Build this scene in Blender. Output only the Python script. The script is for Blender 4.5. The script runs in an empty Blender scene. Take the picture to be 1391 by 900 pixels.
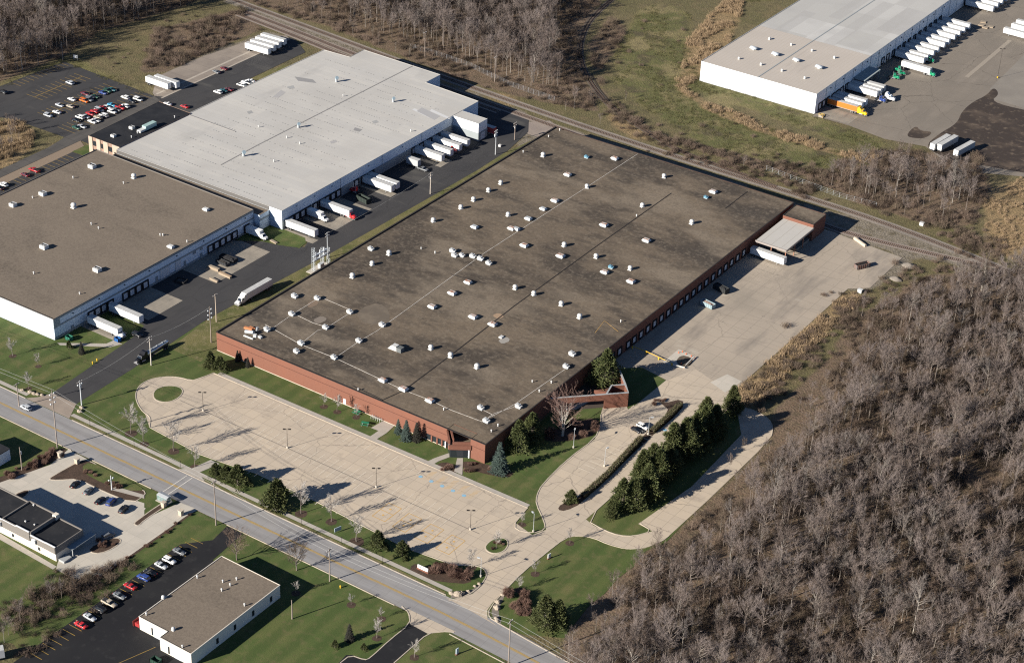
import bpy, bmesh, math, random
from mathutils import Vector, Matrix, noise as mnoise
R = math.radians
scene = bpy.context.scene
COL = scene.collection

# ---------------------------------------------------------------- camera
FOC, PITCH, ROLL, HEAD = 2605.17, 0.53867, 0.0429227, -0.575737
CAM = Vector((308.235, -460.814, 385.801))
PW, PH = 1391.0, 900.0
_fw = Vector((math.sin(HEAD)*math.cos(PITCH), math.cos(HEAD)*math.cos(PITCH), -math.sin(PITCH)))
_r = Vector((math.cos(HEAD), -math.sin(HEAD), 0)); _u = _r.cross(_fw)
CR = _r*math.cos(ROLL) + _u*math.sin(ROLL); CU = CR.cross(_fw); CF = _fw
cd = bpy.data.cameras.new('camera'); cam = bpy.data.objects.new('camera', cd); COL.objects.link(cam)
m = Matrix((CR, CU, -CF)).transposed().to_4x4(); m.translation = CAM; cam.matrix_world = m
cd.sensor_width = 36; cd.sensor_fit = 'HORIZONTAL'; cd.lens = FOC/PW*36
cd.clip_start = 5; cd.clip_end = 6000
scene.camera = cam

# ---------------------------------------------------------------- sky and sun
SUN_EL = 22.2
SUN_DIR = Vector((-0.404, -0.915, 0)).normalized()          # towards the sun, on the ground plane
world = bpy.data.worlds.new('World'); scene.world = world; world.use_nodes = True
wn = world.node_tree.nodes; wl = world.node_tree.links
bg = wn['Background']; sky = wn.new('ShaderNodeTexSky'); sky.sky_type = 'NISHITA'; sky.sun_disc = False
sky.sun_elevation = R(SUN_EL); sky.sun_rotation = math.atan2(SUN_DIR.x, SUN_DIR.y) % (2*math.pi)
sky.altitude = 300; sky.air_density = 0.42; sky.dust_density = 0.0; sky.ozone_density = 2.0
wl.new(sky.outputs[0], bg.inputs[0]); bg.inputs[1].default_value = 0.068
sl = bpy.data.lights.new('sun', 'SUN'); sl.energy = 5.0; sl.angle = R(0.53); sl.color = (1.0, 0.93, 0.83)
sun = bpy.data.objects.new('sun', sl); COL.objects.link(sun)
sd = Vector((SUN_DIR.x*math.cos(R(SUN_EL)), SUN_DIR.y*math.cos(R(SUN_EL)), math.sin(R(SUN_EL))))
sun.rotation_euler = (-sd).to_track_quat('-Z', 'Y').to_euler()
sun.location = (-100, -300, 300)
scene.view_settings.view_transform = 'Standard'; scene.view_settings.look = 'None'
scene.view_settings.gamma = 1.0; scene.view_settings.exposure = 1.02
scene.render.engine = 'CYCLES'
scene.cycles.use_denoising = False; scene.cycles.filter_width = 1.2
scene.cycles.max_bounces = 4; scene.cycles.diffuse_bounces = 1; scene.cycles.glossy_bounces = 2
scene.cycles.transmission_bounces = 2; scene.cycles.transparent_max_bounces = 4

# ---------------------------------------------------------------- ground survey: photo pixel -> point on the plane z
def G(px, py, z=0.0):
    d = CF*FOC + CR*(px-PW/2) - CU*(py-PH/2)
    t = (z-CAM.z)/d.z
    return CAM + d*t
def GP(pts, z=0.0):
    return [tuple(G(x, y, z)[:2]) for x, y in pts]
def crop(x0, y0, s):                                         # pixels read off an enlarged view
    return lambda pts: [(x0+x/s, y0+y/s) for x, y in pts]
S = 3.974
def PX(P):
    d = Vector(P)-CAM; z = d.dot(CF)
    return PW/2+FOC*d.dot(CR)/z, PH/2-FOC*d.dot(CU)/z

# ---------------------------------------------------------------- materials
def _math(nt, op, a, b=None):
    n = nt.nodes.new('ShaderNodeMath'); n.operation = op
    for i, v in enumerate((a, b)):
        if v is None: continue
        if hasattr(v, 'links'): nt.links.new(v, n.inputs[i])
        else: n.inputs[i].default_value = v
    return n.outputs[0]
def mat(name, base, layers=(), rough=.85, metal=0.0, spec=.25, bump=None, obj=False, alpha=None, attr=None):
    """base colour with layers of dirt, wear and pattern; every layer: dict(c, k, s, lo, hi, amt, st, d, rot)"""
    M = bpy.data.materials.new(name); M.use_nodes = True
    nt = M.node_tree; b = nt.nodes['Principled BSDF']
    b.inputs['Roughness'].default_value = rough; b.inputs['Metallic'].default_value = metal
    b.inputs['Specular IOR Level'].default_value = spec
    M.diffuse_color = (*base, 1)
    if not layers and not bump:
        b.inputs['Base Color'].default_value = (*base, 1); return M
    if obj: co = nt.nodes.new('ShaderNodeTexCoord').outputs['Object']
    else: co = nt.nodes.new('ShaderNodeNewGeometry').outputs['Position']
    def coord(st, rot):
        mp = nt.nodes.new('ShaderNodeMapping'); mp.vector_type = 'POINT'
        mp.inputs['Rotation'].default_value = (0, 0, rot); mp.inputs['Scale'].default_value = st
        nt.links.new(co, mp.inputs['Vector']); return mp.outputs[0]
    cur = None
    def mask(L):
        k = L.get('k', 'n'); st = L.get('st', (1, 1, 1)); v = coord(st, L.get('rot', 0))
        if k == 'n':
            t = nt.nodes.new('ShaderNodeTexNoise'); t.inputs['Scale'].default_value = L['s']
            t.inputs['Detail'].default_value = L.get('d', 4); t.inputs['Roughness'].default_value = L.get('r', .6)
            t.inputs['Distortion'].default_value = L.get('dist', 0)
            nt.links.new(v, t.inputs['Vector']); f = t.outputs['Fac']
        elif k == 'cell':                                     # one random grey per slab
            sv = nt.nodes.new('ShaderNodeVectorMath'); sv.operation = 'FLOOR'
            nt.links.new(v, sv.inputs[0])
            t = nt.nodes.new('ShaderNodeTexWhiteNoise'); t.noise_dimensions = '3D'; nt.links.new(sv.outputs[0], t.inputs['Vector']); f = t.outputs['Value']
        elif k == 'joint':                                    # lines between slabs, width w (fraction of slab)
            s = nt.nodes.new('ShaderNodeSeparateXYZ'); nt.links.new(v, s.inputs[0]); w = L.get('w', .03)
            fx = _math(nt, 'LESS_THAN', _math(nt, 'FRACT', s.outputs[0]), w); fy = _math(nt, 'LESS_THAN', _math(nt, 'FRACT', s.outputs[1]), w)
            f = _math(nt, 'MAXIMUM', fx, fy)
        elif k == 'linex' or k == 'liney' or k == 'linez':
            s = nt.nodes.new('ShaderNodeSeparateXYZ'); nt.links.new(v, s.inputs[0])
            f = _math(nt, 'LESS_THAN', _math(nt, 'FRACT', s.outputs['linexlineylinez'.find(k)//5]), L.get('w', .03))
        elif k == 'sine':
            s = nt.nodes.new('ShaderNodeSeparateXYZ'); nt.links.new(v, s.inputs[0])
            f = _math(nt, 'ADD', _math(nt, 'MULTIPLY', _math(nt, 'SINE', s.outputs[0]), .5), .5)
        elif k == 'v':
            t = nt.nodes.new('ShaderNodeTexVoronoi'); t.inputs['Scale'].default_value = L['s']
            nt.links.new(v, t.inputs['Vector']); f = t.outputs['Distance']
        elif k == 'isl':
            f = nt.nodes.new('ShaderNodeNewGeometry').outputs['Random Per Island']
        elif k == 'rnd':
            f = nt.nodes.new('ShaderNodeObjectInfo').outputs['Random']
        elif k == 'attr':
            t = nt.nodes.new('ShaderNodeAttribute'); t.attribute_name = L['a']; f = t.outputs['Fac']
            if 's' in L:                                      # ragged edge
                q = nt.nodes.new('ShaderNodeTexNoise'); q.inputs['Scale'].default_value = L['s']; q.inputs['Detail'].default_value = 5
                nt.links.new(v, q.inputs['Vector']); f = _math(nt, 'ADD', f, _math(nt, 'MULTIPLY', _math(nt, 'SUBTRACT', q.outputs['Fac'], .5), L.get('j', 1.0)))
        elif k == 'crack':                                    # sealed cracks: wandering thin lines
            q = nt.nodes.new('ShaderNodeTexNoise'); q.inputs['Scale'].default_value = .35; q.inputs['Detail'].default_value = 3; nt.links.new(v, q.inputs['Vector'])
            ad = nt.nodes.new('ShaderNodeVectorMath'); ad.operation = 'MULTIPLY_ADD'; nt.links.new(q.outputs['Color'], ad.inputs[0]); ad.inputs[1].default_value = (3, 3, 0); nt.links.new(v, ad.inputs[2])
            t = nt.nodes.new('ShaderNodeTexVoronoi'); t.feature = 'DISTANCE_TO_EDGE'; t.inputs['Scale'].default_value = L['s']; nt.links.new(ad.outputs[0], t.inputs['Vector'])
            return _math(nt, 'LESS_THAN', t.outputs['Distance'], L.get('w', .008))
        if k in ('joint', 'linex', 'liney', 'linez'): return f
        mr = nt.nodes.new('ShaderNodeMapRange'); mr.inputs['From Min'].default_value = L.get('lo', .3); mr.inputs['From Max'].default_value = L.get('hi', .7)
        nt.links.new(f, mr.inputs['Value']); return mr.outputs[0]
    for L in layers:
        f = mask(L)
        if 'by' in L: f = _math(nt, 'MULTIPLY', f, mask(L['by']))
        f = _math(nt, 'MULTIPLY', f, L.get('amt', 1.0))
        mx = nt.nodes.new('ShaderNodeMix'); mx.data_type = 'RGBA'; nt.links.new(f, mx.inputs[0])
        if cur is None: mx.inputs[6].default_value = (*base, 1)
        else: nt.links.new(cur, mx.inputs[6])
        mx.inputs[7].default_value = (*L['c'], 1); cur = mx.outputs[2]
    if cur is None: b.inputs['Base Color'].default_value = (*base, 1)
    else: nt.links.new(cur, b.inputs['Base Color'])
    if bump:
        t = nt.nodes.new('ShaderNodeTexNoise'); t.inputs['Scale'].default_value = bump[0]; t.inputs['Detail'].default_value = 4
        nt.links.new(coord((1, 1, 1), 0), t.inputs['Vector'])
        bp = nt.nodes.new('ShaderNodeBump'); bp.inputs['Strength'].default_value = bump[1]; bp.inputs['Distance'].default_value = bump[2]
        nt.links.new(t.outputs['Fac'], bp.inputs['Height']); nt.links.new(bp.outputs[0], b.inputs['Normal'])
    return M

# ---------------------------------------------------------------- mesh builder
class MB:
    def __init__(s): s.v = []; s.f = []; s.mi = []; s.sm = []; s.cur = 0; s.smooth = False
    def face(s, idx): s.f.append(tuple(idx)); s.mi.append(s.cur); s.sm.append(s.smooth)
    def poly(s, pts):
        n = len(s.v); s.v.extend(tuple(p) for p in pts); s.face(range(n, n+len(pts)))
    def quad(s, a, b, c, d): s.poly((a, b, c, d))
    def box(s, x0, x1, y0, y1, z0, z1, rot=0, org=None, bottom=True):
        P = [(x0, y0, z0), (x1, y0, z0), (x1, y1, z0), (x0, y1, z0), (x0, y0, z1), (x1, y0, z1), (x1, y1, z1), (x0, y1, z1)]
        if rot:
            ox, oy = org or ((x0+x1)/2, (y0+y1)/2); c, q = math.cos(rot), math.sin(rot)
            P = [(ox+(x-ox)*c-(y-oy)*q, oy+(x-ox)*q+(y-oy)*c, z) for x, y, z in P]
        n = len(s.v); s.v.extend(P)
        F = [(4, 5, 6, 7), (0, 1, 5, 4), (1, 2, 6, 5), (2, 3, 7, 6), (3, 0, 4, 7)]
        if bottom: F.append((3, 2, 1, 0))
        for f in F: s.face([n+i for i in f])
    def prism(s, pts, z0, z1, top=True, bottom=False):
        a = sum(pts[i][0]*pts[(i+1) % len(pts)][1]-pts[(i+1) % len(pts)][0]*pts[i][1] for i in range(len(pts)))
        if a < 0: pts = pts[::-1]
        n = len(s.v); k = len(pts)
        s.v.extend((x, y, z0) for x, y in pts); s.v.extend((x, y, z1) for x, y in pts)
        for i in range(k): s.face((n+i, n+(i+1) % k, n+k+(i+1) % k, n+k+i))
        if top: s.face(range(n+k, n+2*k))
        if bottom: s.face(range(n+k-1, n-1, -1))
    def tube(s, p0, p1, r0, r1, n=6, cap=True):
        p0 = Vector(p0); p1 = Vector(p1); d = (p1-p0)
        if d.length < 1e-6: return
        d.normalize(); a = d.orthogonal().normalized(); b = d.cross(a)
        k = len(s.v)
        for p, r in ((p0, r0), (p1, r1)):
            for i in range(n):
                t = 2*math.pi*i/n; s.v.append(tuple(p+a*(r*math.cos(t))+b*(r*math.sin(t))))
        for i in range(n): s.face((k+i, k+(i+1) % n, k+n+(i+1) % n, k+n+i))
        if cap: s.face(range(k+n, k+2*n)); s.face(range(k+n-1, k-1, -1))
    def path(s, pts, rad, n=4):                               # one connected tapering tube
        k0 = None; P = [Vector(p) for p in pts]
        for j, p in enumerate(P):
            d = (P[min(j+1, len(P)-1)]-P[max(j-1, 0)]).normalized(); a = d.orthogonal().normalized(); b = d.cross(a)
            k = len(s.v)
            for i in range(n):
                t = 2*math.pi*i/n; s.v.append(tuple(p+a*(rad[j]*math.cos(t))+b*(rad[j]*math.sin(t))))
            if k0 is not None:
                for i in range(n): s.face((k0+i, k0+(i+1) % n, k+(i+1) % n, k+i))
            k0 = k
    def lathe(s, prof, n=12, org=(0, 0, 0)):
        k = len(s.v); ox, oy, oz = org
        for r, z in prof:
            for i in range(n):
                t = 2*math.pi*i/n; s.v.append((ox+r*math.cos(t), oy+r*math.sin(t), oz+z))
        for j in range(len(prof)-1):
            for i in range(n): s.face((k+j*n+i, k+j*n+(i+1) % n, k+(j+1)*n+(i+1) % n, k+(j+1)*n+i))
        s.face(range(k+(len(prof)-1)*n, k+len(prof)*n))
    def loft(s, rings, cap=True):
        k = len(s.v); n = len(rings[0])
        for r in rings: s.v.extend(tuple(p) for p in r)
        for j in range(len(rings)-1):
            for i in range(n): s.face((k+j*n+i, k+j*n+(i+1) % n, k+(j+1)*n+(i+1) % n, k+(j+1)*n+i))
        if cap: s.face(range(k+n-1, k-1, -1)); e = k+(len(rings)-1)*n; s.face(range(e, e+n))
    def mesh(s, name, mats):
        me = bpy.data.meshes.new(name); me.from_pydata(s.v, [], s.f)
        for x in (mats if isinstance(mats, (list, tuple)) else [mats]): me.materials.append(x)
        if any(s.mi): me.polygons.foreach_set('material_index', s.mi)
        if any(s.sm): me.polygons.foreach_set('use_smooth', s.sm)
        me.update(); return me
    def build(s, name, mats, parent=None, loc=None):
        o = bpy.data.objects.new(name, s.mesh(name, mats)); COL.objects.link(o)
        if parent: o.parent = parent
        if loc is not None: o.location = loc
        return o

def tag(o, label=None, cat=None, group=None, kind=None):
    if label: o['label'] = label
    if cat: o['category'] = cat
    if group: o['group'] = group
    if kind: o['kind'] = kind
    return o
def empty(name, loc=(0, 0, 0), rz=0, label=None, cat=None, group=None):
    o = bpy.data.objects.new(name, None); COL.objects.link(o); o.location = loc; o.rotation_euler = (0, 0, rz)
    o.empty_display_size = .3
    return tag(o, label, cat, group)
def copy_tree(o, parent=None, swap=None):
    c = o.copy(); COL.objects.link(c); c.parent = parent
    for ch in list(o.children): copy_tree(ch, c)
    return c
def place(proto, used, loc, rz=0, sc=1.0):
    """the first call moves the prototype itself, later calls copy it with its parts"""
    o = copy_tree(proto) if used else proto
    o.location = loc; o.rotation_euler = (0, 0, rz)
    o.scale = (sc, sc, sc) if not isinstance(sc, tuple) else sc
    return o
def struct(name, mb, mats, **k):
    return tag(mb.build(name, mats), kind='structure', **k)
def sheet(name, pts, z, m, thick=None):
    mb = MB()
    if thick: mb.prism(pts, z-thick, z)
    else:
        a = sum(pts[i][0]*pts[(i+1) % len(pts)][1]-pts[(i+1) % len(pts)][0]*pts[i][1] for i in range(len(pts)))
        mb.poly([(x, y, z) for x, y in (pts if a > 0 else pts[::-1])])
    return struct(name, mb, m)
def chaikin(P, n=2, closed=True):
    for _ in range(n):
        Q = []
        k = len(P)
        if not closed: Q.append(P[0])
        for i in range(k if closed else k-1):
            a, b = P[i], P[(i+1) % k]
            Q.append((a[0]*.75+b[0]*.25, a[1]*.75+b[1]*.25)); Q.append((a[0]*.25+b[0]*.75, a[1]*.25+b[1]*.75))
        if not closed: Q.append(P[-1])
        P = Q
    return P
def ribbon(mb, P, w, z0, z1, closed=False):
    """a strip of width w along a plan polyline, box section z0..z1 (z0=None: flat)"""
    n = len(P); L = []; Rr = []
    for i in range(n):
        a = Vector(P[(i-1) % n] if (closed or i > 0) else P[i]); b = Vector(P[(i+1) % n] if (closed or i < n-1) else P[i])
        d = (b-a); d = d.normalized() if d.length > 0 else Vector((1, 0)); q = Vector((-d.y, d.x))*(w/2)
        L.append(Vector(P[i])+q); Rr.append(Vector(P[i])-q)
    for i in range(n if closed else n-1):
        j = (i+1) % n
        mb.quad((*Rr[i], z1), (*Rr[j], z1), (*L[j], z1), (*L[i], z1))
        if z0 is not None:
            mb.quad((*Rr[i], z0), (*Rr[j], z0), (*Rr[j], z1), (*Rr[i], z1)); mb.quad((*L[j], z0), (*L[i], z0), (*L[i], z1), (*L[j], z1))
def inside(p, poly):
    x, y = p; c = False; j = len(poly)-1
    for i in range(len(poly)):
        xi, yi = poly[i]; xj, yj = poly[j]
        if (yi > y) != (yj > y) and x < (xj-xi)*(y-yi)/(yj-yi)+xi: c = not c
        j = i
    return c
def seg_dist(p, P):
    x, y = p; best = 1e9
    for (ax, ay), (bx, by) in zip(P, P[1:]):
        dx, dy = bx-ax, by-ay; t = max(0, min(1, ((x-ax)*dx+(y-ay)*dy)/(dx*dx+dy*dy+1e-9)))
        best = min(best, math.hypot(x-ax-t*dx, y-ay-t*dy))
    return best
ORD = ['first', 'second', 'third', 'fourth', 'fifth', 'sixth', 'seventh', 'eighth', 'ninth', 'tenth', 'eleventh', 'twelfth', 'thirteenth', 'fourteenth', 'fifteenth', 'sixteenth', 'seventeenth', 'eighteenth', 'nineteenth', 'twentieth']
def ordinal(i, n):
    if n == 1: return ''
    if i < 20: return ORD[i]
    return ['twenty', 'thirty', 'forty'][(i//10)-2 if (i+1) % 10 else (i+1)//10-2] + ('-'+ORD[(i % 10)] if (i+1) % 10 else '') if (i+1) % 10 else {20: 'twentieth', 30: 'thirtieth', 40: 'fortieth'}[i+1]
def rank_labels(objs, fmt):
    """fmt.format(which): 'leftmost', 'second from the left' ... in the order the photograph shows them"""
    n = len(objs); by = sorted(objs, key=lambda o: PX(o.location)[0])
    for i, o in enumerate(by):
        w = 'only one' if n == 1 else 'leftmost' if i == 0 else 'rightmost' if i == n-1 else (ordinal(i, n)+' from the left' if i <= (n-1)//2 else ordinal(n-1-i, n)+' from the right')
        o['label'] = fmt.format(w)
random.seed(7)
# ================================================================ GROUND
def noise2(x, y, s): return mnoise.noise(Vector((x*s, y*s, 3.7)))
M_field = mat('dry_field', (.155, .128, .066), [
    dict(k='n', s=.02, lo=.35, hi=.65, c=(.105, .098, .04)), dict(k='n', s=.11, lo=.48, hi=.65, c=(.17, .13, .07), amt=.7),
    dict(k='attr', a='green', s=.06, j=.5, lo=.25, hi=.8, c=(.168, .15, .06)),
    dict(k='attr', a='green', s=.12, j=1.2, lo=.55, hi=1.0, c=(.105, .108, .038)),
    dict(k='n', s=.035, lo=.5, hi=.62, c=(.245, .2, .1), amt=.85, by=dict(k='attr', a='green', lo=.3, hi=.9)), dict(k='n', s=.06, lo=.54, hi=.64, c=(.075, .06, .037), amt=.8, by=dict(k='attr', a='green', lo=.1, hi=.9)), dict(k='attr', a='straw', s=.1, j=.6, lo=.3, hi=.8, c=(.27, .19, .10)),
    dict(k='attr', a='litter', s=.08, j=.7, lo=.3, hi=.7, c=(.16, .112, .078)),
    dict(k='n', s=.5, lo=.52, hi=.78, c=(.15, .085, .045), amt=.7, by=dict(k='attr', a='litter', lo=.3, hi=.8)),
    dict(k='n', s=.16, lo=.52, hi=.72, c=(.05, .037, .028), amt=.65, by=dict(k='attr', a='litter', lo=.2, hi=.7)),
    dict(k='attr', a='bare', s=.15, j=.6, lo=.35, hi=.7, c=(.22, .19, .15)), dict(k='n', s=.2, lo=.5, hi=.65, c=(.13, .105, .07), amt=.8, by=dict(k='attr', a='bare', lo=.3, hi=.8)),
    dict(k='n', s=1.3, lo=.45, hi=.8, c=(.05, .045, .025), amt=.75), dict(k='n', s=.9, lo=.52, hi=.7, c=(.22, .18, .105), amt=.5), dict(k='n', s=.28, lo=.5, hi=.66, c=(.075, .062, .034), amt=.6), dict(k='n', s=.14, lo=.56, hi=.66, c=(.2, .165, .08), amt=.55, by=dict(k='attr', a='green', lo=.2, hi=.8))],
    bump=(1.2, .7, .5), rough=.95)
# pixel outlines of the land cover, turned into ground points
Z = {}
Z['litter'] = [GP(p) for p in (
    [(765, 868), (790, 825), (830, 800), (880, 742), (925, 722), (965, 685), (1000, 640), (1048, 600), (1052, 560), (1110, 505), (1170, 425), (1260, 372), (1391, 365), (1600, 360), (1700, 1100), (700, 1100)],
    [(-80, 122), (0, 112), (84, 78), (135, 42), (200, 25), (268, 0), (330, -60), (-90, -60)],
    [(330, 2), (450, 38), (600, 98), (700, 130), (815, 152), (800, 110), (785, 60), (815, 0), (830, -60), (200, -60)],
    [(1105, 245), (1140, 215), (1200, 205), (1330, 208), (1345, 255), (1320, 310), (1250, 300), (1180, 282)],
    [(210, 40), (330, 12), (360, 40), (270, 76), (228, 98), (190, 98), (200, 70)],
    [(800, 60), (830, 20), (850, 40), (815, 100), (830, 140), (900, 185), (1100, 232), (1120, 245), (1000, 222), (880, 180), (815, 130)],
)]
Z['green'] = [GP(p) for p in (
    [(838, 60), (868, 15), (900, 3), (940, 20), (935, 62), (955, 112), (1000, 152), (1080, 188), (1195, 222), (1150, 235), (1060, 232), (960, 200), (880, 150), (832, 110)],
    [(948, 100), (1112, 160), (1210, 196), (1180, 206), (1080, 172), (1000, 142), (940, 118)],
    [(1005, 5), (1050, 0), (1090, -40), (1030, -40), (992, 50), (1000, 20)],
    [(105, 80), (210, 132), (195, 130), (90, 86), (0, 122), (0, 116), (84, 80)],
    [(1140, 435), (1150, 430), (1152, 434)],
)]
Z['straw'] = [GP(p) for p in (
    [(985, 0), (1012, -10), (1004, 30), (992, 55), (962, 98), (945, 108), (925, 100), (934, 55), (958, 28)],
    [(918, 98), (945, 108), (930, 120), (960, 138), (1050, 172), (1140, 205), (1200, 212), (1175, 222), (1060, 190), (960, 150), (920, 122)],
    [(1155, 392), (1170, 405), (1130, 450), (1085, 490), (1040, 545), (1012, 556), (1000, 530), (1090, 450)],
    [(1335, 262), (1391, 240), (1450, 250), (1450, 360), (1391, 362), (1340, 330)],
    [(0, 165), (30, 162), (46, 180), (42, 205), (20, 222), (-30, 240), (-40, 170)],
    [(830, 150), (880, 178), (890, 195), (850, 185), (826, 165)],
    [(560, 92), (700, 132), (700, 146), (620, 118), (540, 92)],
    [(1170, 205), (1255, 202), (1240, 216), (1180, 222)],
)]
Z['bare'] = [GP(p) for p in (
    [(326, 0), (416, 38), (556, 93), (696, 146), (756, 171), (926, 221), (1056, 268), (1196, 303), (1336, 351), (1345, 366), (1215, 345), (1130, 315), (1110, 290), (940, 245), (745, 180), (680, 150), (560, 100), (400, 40), (300, 0)],
    [(210, 130), (250, 108), (330, 70), (390, 50), (360, 42), (300, 66), (228, 97)],
    [(680, 150), (760, 175), (735, 195), (700, 205), (712, 180)],
    [(1130, 318), (1230, 350), (1240, 362), (1185, 392), (1150, 395)],
)]
STEP = 3.0; GX0, GX1, GY0, GY1 = -560, 420, -300, 780
nx = int((GX1-GX0)/STEP)+1; ny = int((GY1-GY0)/STEP)+1
gv = [(GX0+i*STEP, GY0+j*STEP, -.06) for j in range(ny) for i in range(nx)]
gf = [(j*nx+i, j*nx+i+1, (j+1)*nx+i+1, (j+1)*nx+i) for j in range(ny-1) for i in range(nx-1)]
gm = bpy.data.meshes.new('ground'); gm.from_pydata(gv, [], gf); gm.materials.append(M_field)
for key, polys in Z.items():
    w = [0.0]*(nx*ny)
    for P in polys:
        xs = [p[0] for p in P]; ys = [p[1] for p in P]
        i0 = max(0, int((min(xs)-GX0)/STEP)); i1 = min(nx-1, int((max(xs)-GX0)/STEP)+1)
        j0 = max(0, int((min(ys)-GY0)/STEP)); j1 = min(ny-1, int((max(ys)-GY0)/STEP)+1)
        for j in range(j0, j1+1):
            for i in range(i0, i1+1):
                if inside((GX0+i*STEP, GY0+j*STEP), P): w[j*nx+i] = 1.0
    w2 = w[:]                                                # soften the edge
    for j in range(1, ny-1):
        for i in range(1, nx-1):
            k = j*nx+i; w2[k] = (w[k]*2+w[k-1]+w[k+1]+w[k-nx]+w[k+nx])/6
    a = gm.attributes.new(key, 'FLOAT', 'POINT'); a.data.foreach_set('value', w2)
go = bpy.data.objects.new('ground', gm); COL.objects.link(go); tag(go, kind='structure')
mb = MB(); mb.quad((-4000, -3000, -.5), (4000, -3000, -.5), (4000, 5000, -.5), (-4000, 5000, -.5))
struct('far_ground', mb, mat('far_field', (.10, .08, .055), [dict(k='n', s=.01, c=(.07, .06, .04))]))

M_lawn = mat('lawn', (.072, .104, .028), [
    dict(k='n', s=.03, lo=.4, hi=.7, c=(.118, .122, .042), amt=.9), dict(k='n', s=.09, lo=.52, hi=.68, c=(.15, .135, .055), amt=.65),
    dict(k='sine', st=(2.2, 0, 1), rot=R(-66), lo=.2, hi=.8, c=(.05, .078, .02), amt=.6),
    dict(k='n', s=2.5, lo=.45, hi=.75, c=(.036, .056, .015), amt=.65), dict(k='n', s=.3, lo=.52, hi=.7, c=(.15, .125, .06), amt=.5), dict(k='n', s=.8, lo=.6, hi=.7, c=(.11, .08, .045), amt=.5)], bump=(3, .5, .12), rough=.95)
M_dry = mat('worn_grass', (.15, .135, .055), [dict(k='n', s=.09, lo=.4, hi=.65, c=(.085, .095, .03)), dict(k='n', s=.4, lo=.5, hi=.75, c=(.23, .19, .11), amt=.8), dict(k='n', s=2, lo=.5, hi=.8, c=(.06, .06, .025), amt=.5)], bump=(2, .6, .2), rough=.95)
M_asph = mat('asphalt', (.04, .04, .043), [dict(k='crack', s=.05, w=.006, c=(.02, .02, .021), amt=.8), dict(k='n', s=.03, lo=.35, hi=.7, c=(.055, .053, .053), amt=.9), dict(k='n', s=.25, st=(1, .2, 1), lo=.5, hi=.75, c=(.026, .026, .029), amt=.7),
    dict(k='n', s=6, lo=.4, hi=.8, c=(.09, .086, .08), amt=.35), dict(k='n', s=.08, st=(.3, 1, 1), lo=.6, hi=.68, c=(.1, .095, .085), amt=.5)], rough=.9, bump=(8, .2, .03))
M_asph_new = mat('fresh_asphalt', (.014, .014, .016), [dict(k='n', s=.06, lo=.4, hi=.7, c=(.02, .02, .021)), dict(k='n', s=.3, lo=.55, hi=.75, c=(.042, .041, .04), amt=.5)], rough=.85)
M_conc = mat('parking_concrete', (.51, .425, .32), [
    dict(k='cell', st=(1/4.6, 1/4.6, 0), lo=0, hi=1, c=(.42, .355, .28), amt=.7), dict(k='n', s=.035, lo=.35, hi=.7, c=(.42, .36, .285), amt=.7),
    dict(k='n', s=.5, st=(1, .12, 1), lo=.5, hi=.75, c=(.50, .42, .33), amt=.6), dict(k='n', s=.12, lo=.58, hi=.75, c=(.26, .22, .18), amt=.55),
    dict(k='n', s=.4, lo=.66, hi=.72, c=(.27, .23, .19), amt=.6), dict(k='crack', s=.03, w=.003, c=(.25, .21, .17), amt=.7), dict(k='joint', st=(1/4.6, 1/4.6, 1), w=.035, c=(.29, .245, .195), amt=.75), dict(k='n', s=3, lo=.55, hi=.8, c=(.3, .25, .2), amt=.25)], rough=.9)
M_yard = mat('yard_concrete', (.39, .33, .262), [
    dict(k='cell', st=(1/6, 1/6, 0), lo=0, hi=1, c=(.36, .31, .25), amt=.5), dict(k='n', s=.03, lo=.35, hi=.68, c=(.32, .275, .22), amt=.8),
    dict(k='n', s=.1, st=(1, .25, 1), lo=.52, hi=.68, c=(.2, .175, .15), amt=.7), dict(k='n', s=.018, lo=.5, hi=.62, c=(.27, .235, .19), amt=.7), dict(k='crack', s=.035, w=.004, c=(.22, .19, .15), amt=.5), dict(k='n', s=.35, lo=.66, hi=.72, c=(.19, .165, .14), amt=.7), dict(k='joint', st=(1/6, 1/6, 1), w=.025, c=(.22, .19, .155), amt=.8),
    dict(k='n', s=.05, lo=.62, hi=.7, c=(.5, .46, .38), amt=.5), dict(k='n', s=1.5, lo=.6, hi=.8, c=(.24, .2, .165), amt=.4)], rough=.9)
M_road = mat('road_concrete', (.26, .252, .248), [
    dict(k='cell', st=(1/5.5, 1/3.4, 0), lo=0, hi=1, c=(.29, .283, .276), amt=.6), dict(k='n', s=.4, st=(.06, 1, 1), lo=.45, hi=.7, c=(.19, .18, .175), amt=.75),
    dict(k='joint', st=(1/5.5, 1/3.4, 1), w=.02, c=(.15, .145, .14), amt=.6), dict(k='n', s=.06, lo=.5, hi=.7, c=(.31, .295, .275), amt=.5)], rough=.9)
M_walk = mat('sidewalk', (.40, .365, .315), [dict(k='cell', st=(1/1.6, 1/1.6, 0), lo=0, hi=1, c=(.35, .32, .28), amt=.6), dict(k='n', s=.5, lo=.5, hi=.75, c=(.3, .27, .24), amt=.5)])
M_kerb = mat('kerb', (.5, .43, .34), [dict(k='n', s=.5, lo=.45, hi=.7, c=(.38, .33, .27))])
M_apron = mat('apron_concrete', (.30, .265, .215), [dict(k='n', s=.15, lo=.4, hi=.7, c=(.21, .19, .16)), dict(k='n', s=.6, st=(1, .2, 1), lo=.55, hi=.75, c=(.12, .11, .1), amt=.6), dict(k='joint', st=(1/5, 1/5, 1), w=.02, c=(.16, .14, .12), amt=.7)])
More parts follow.
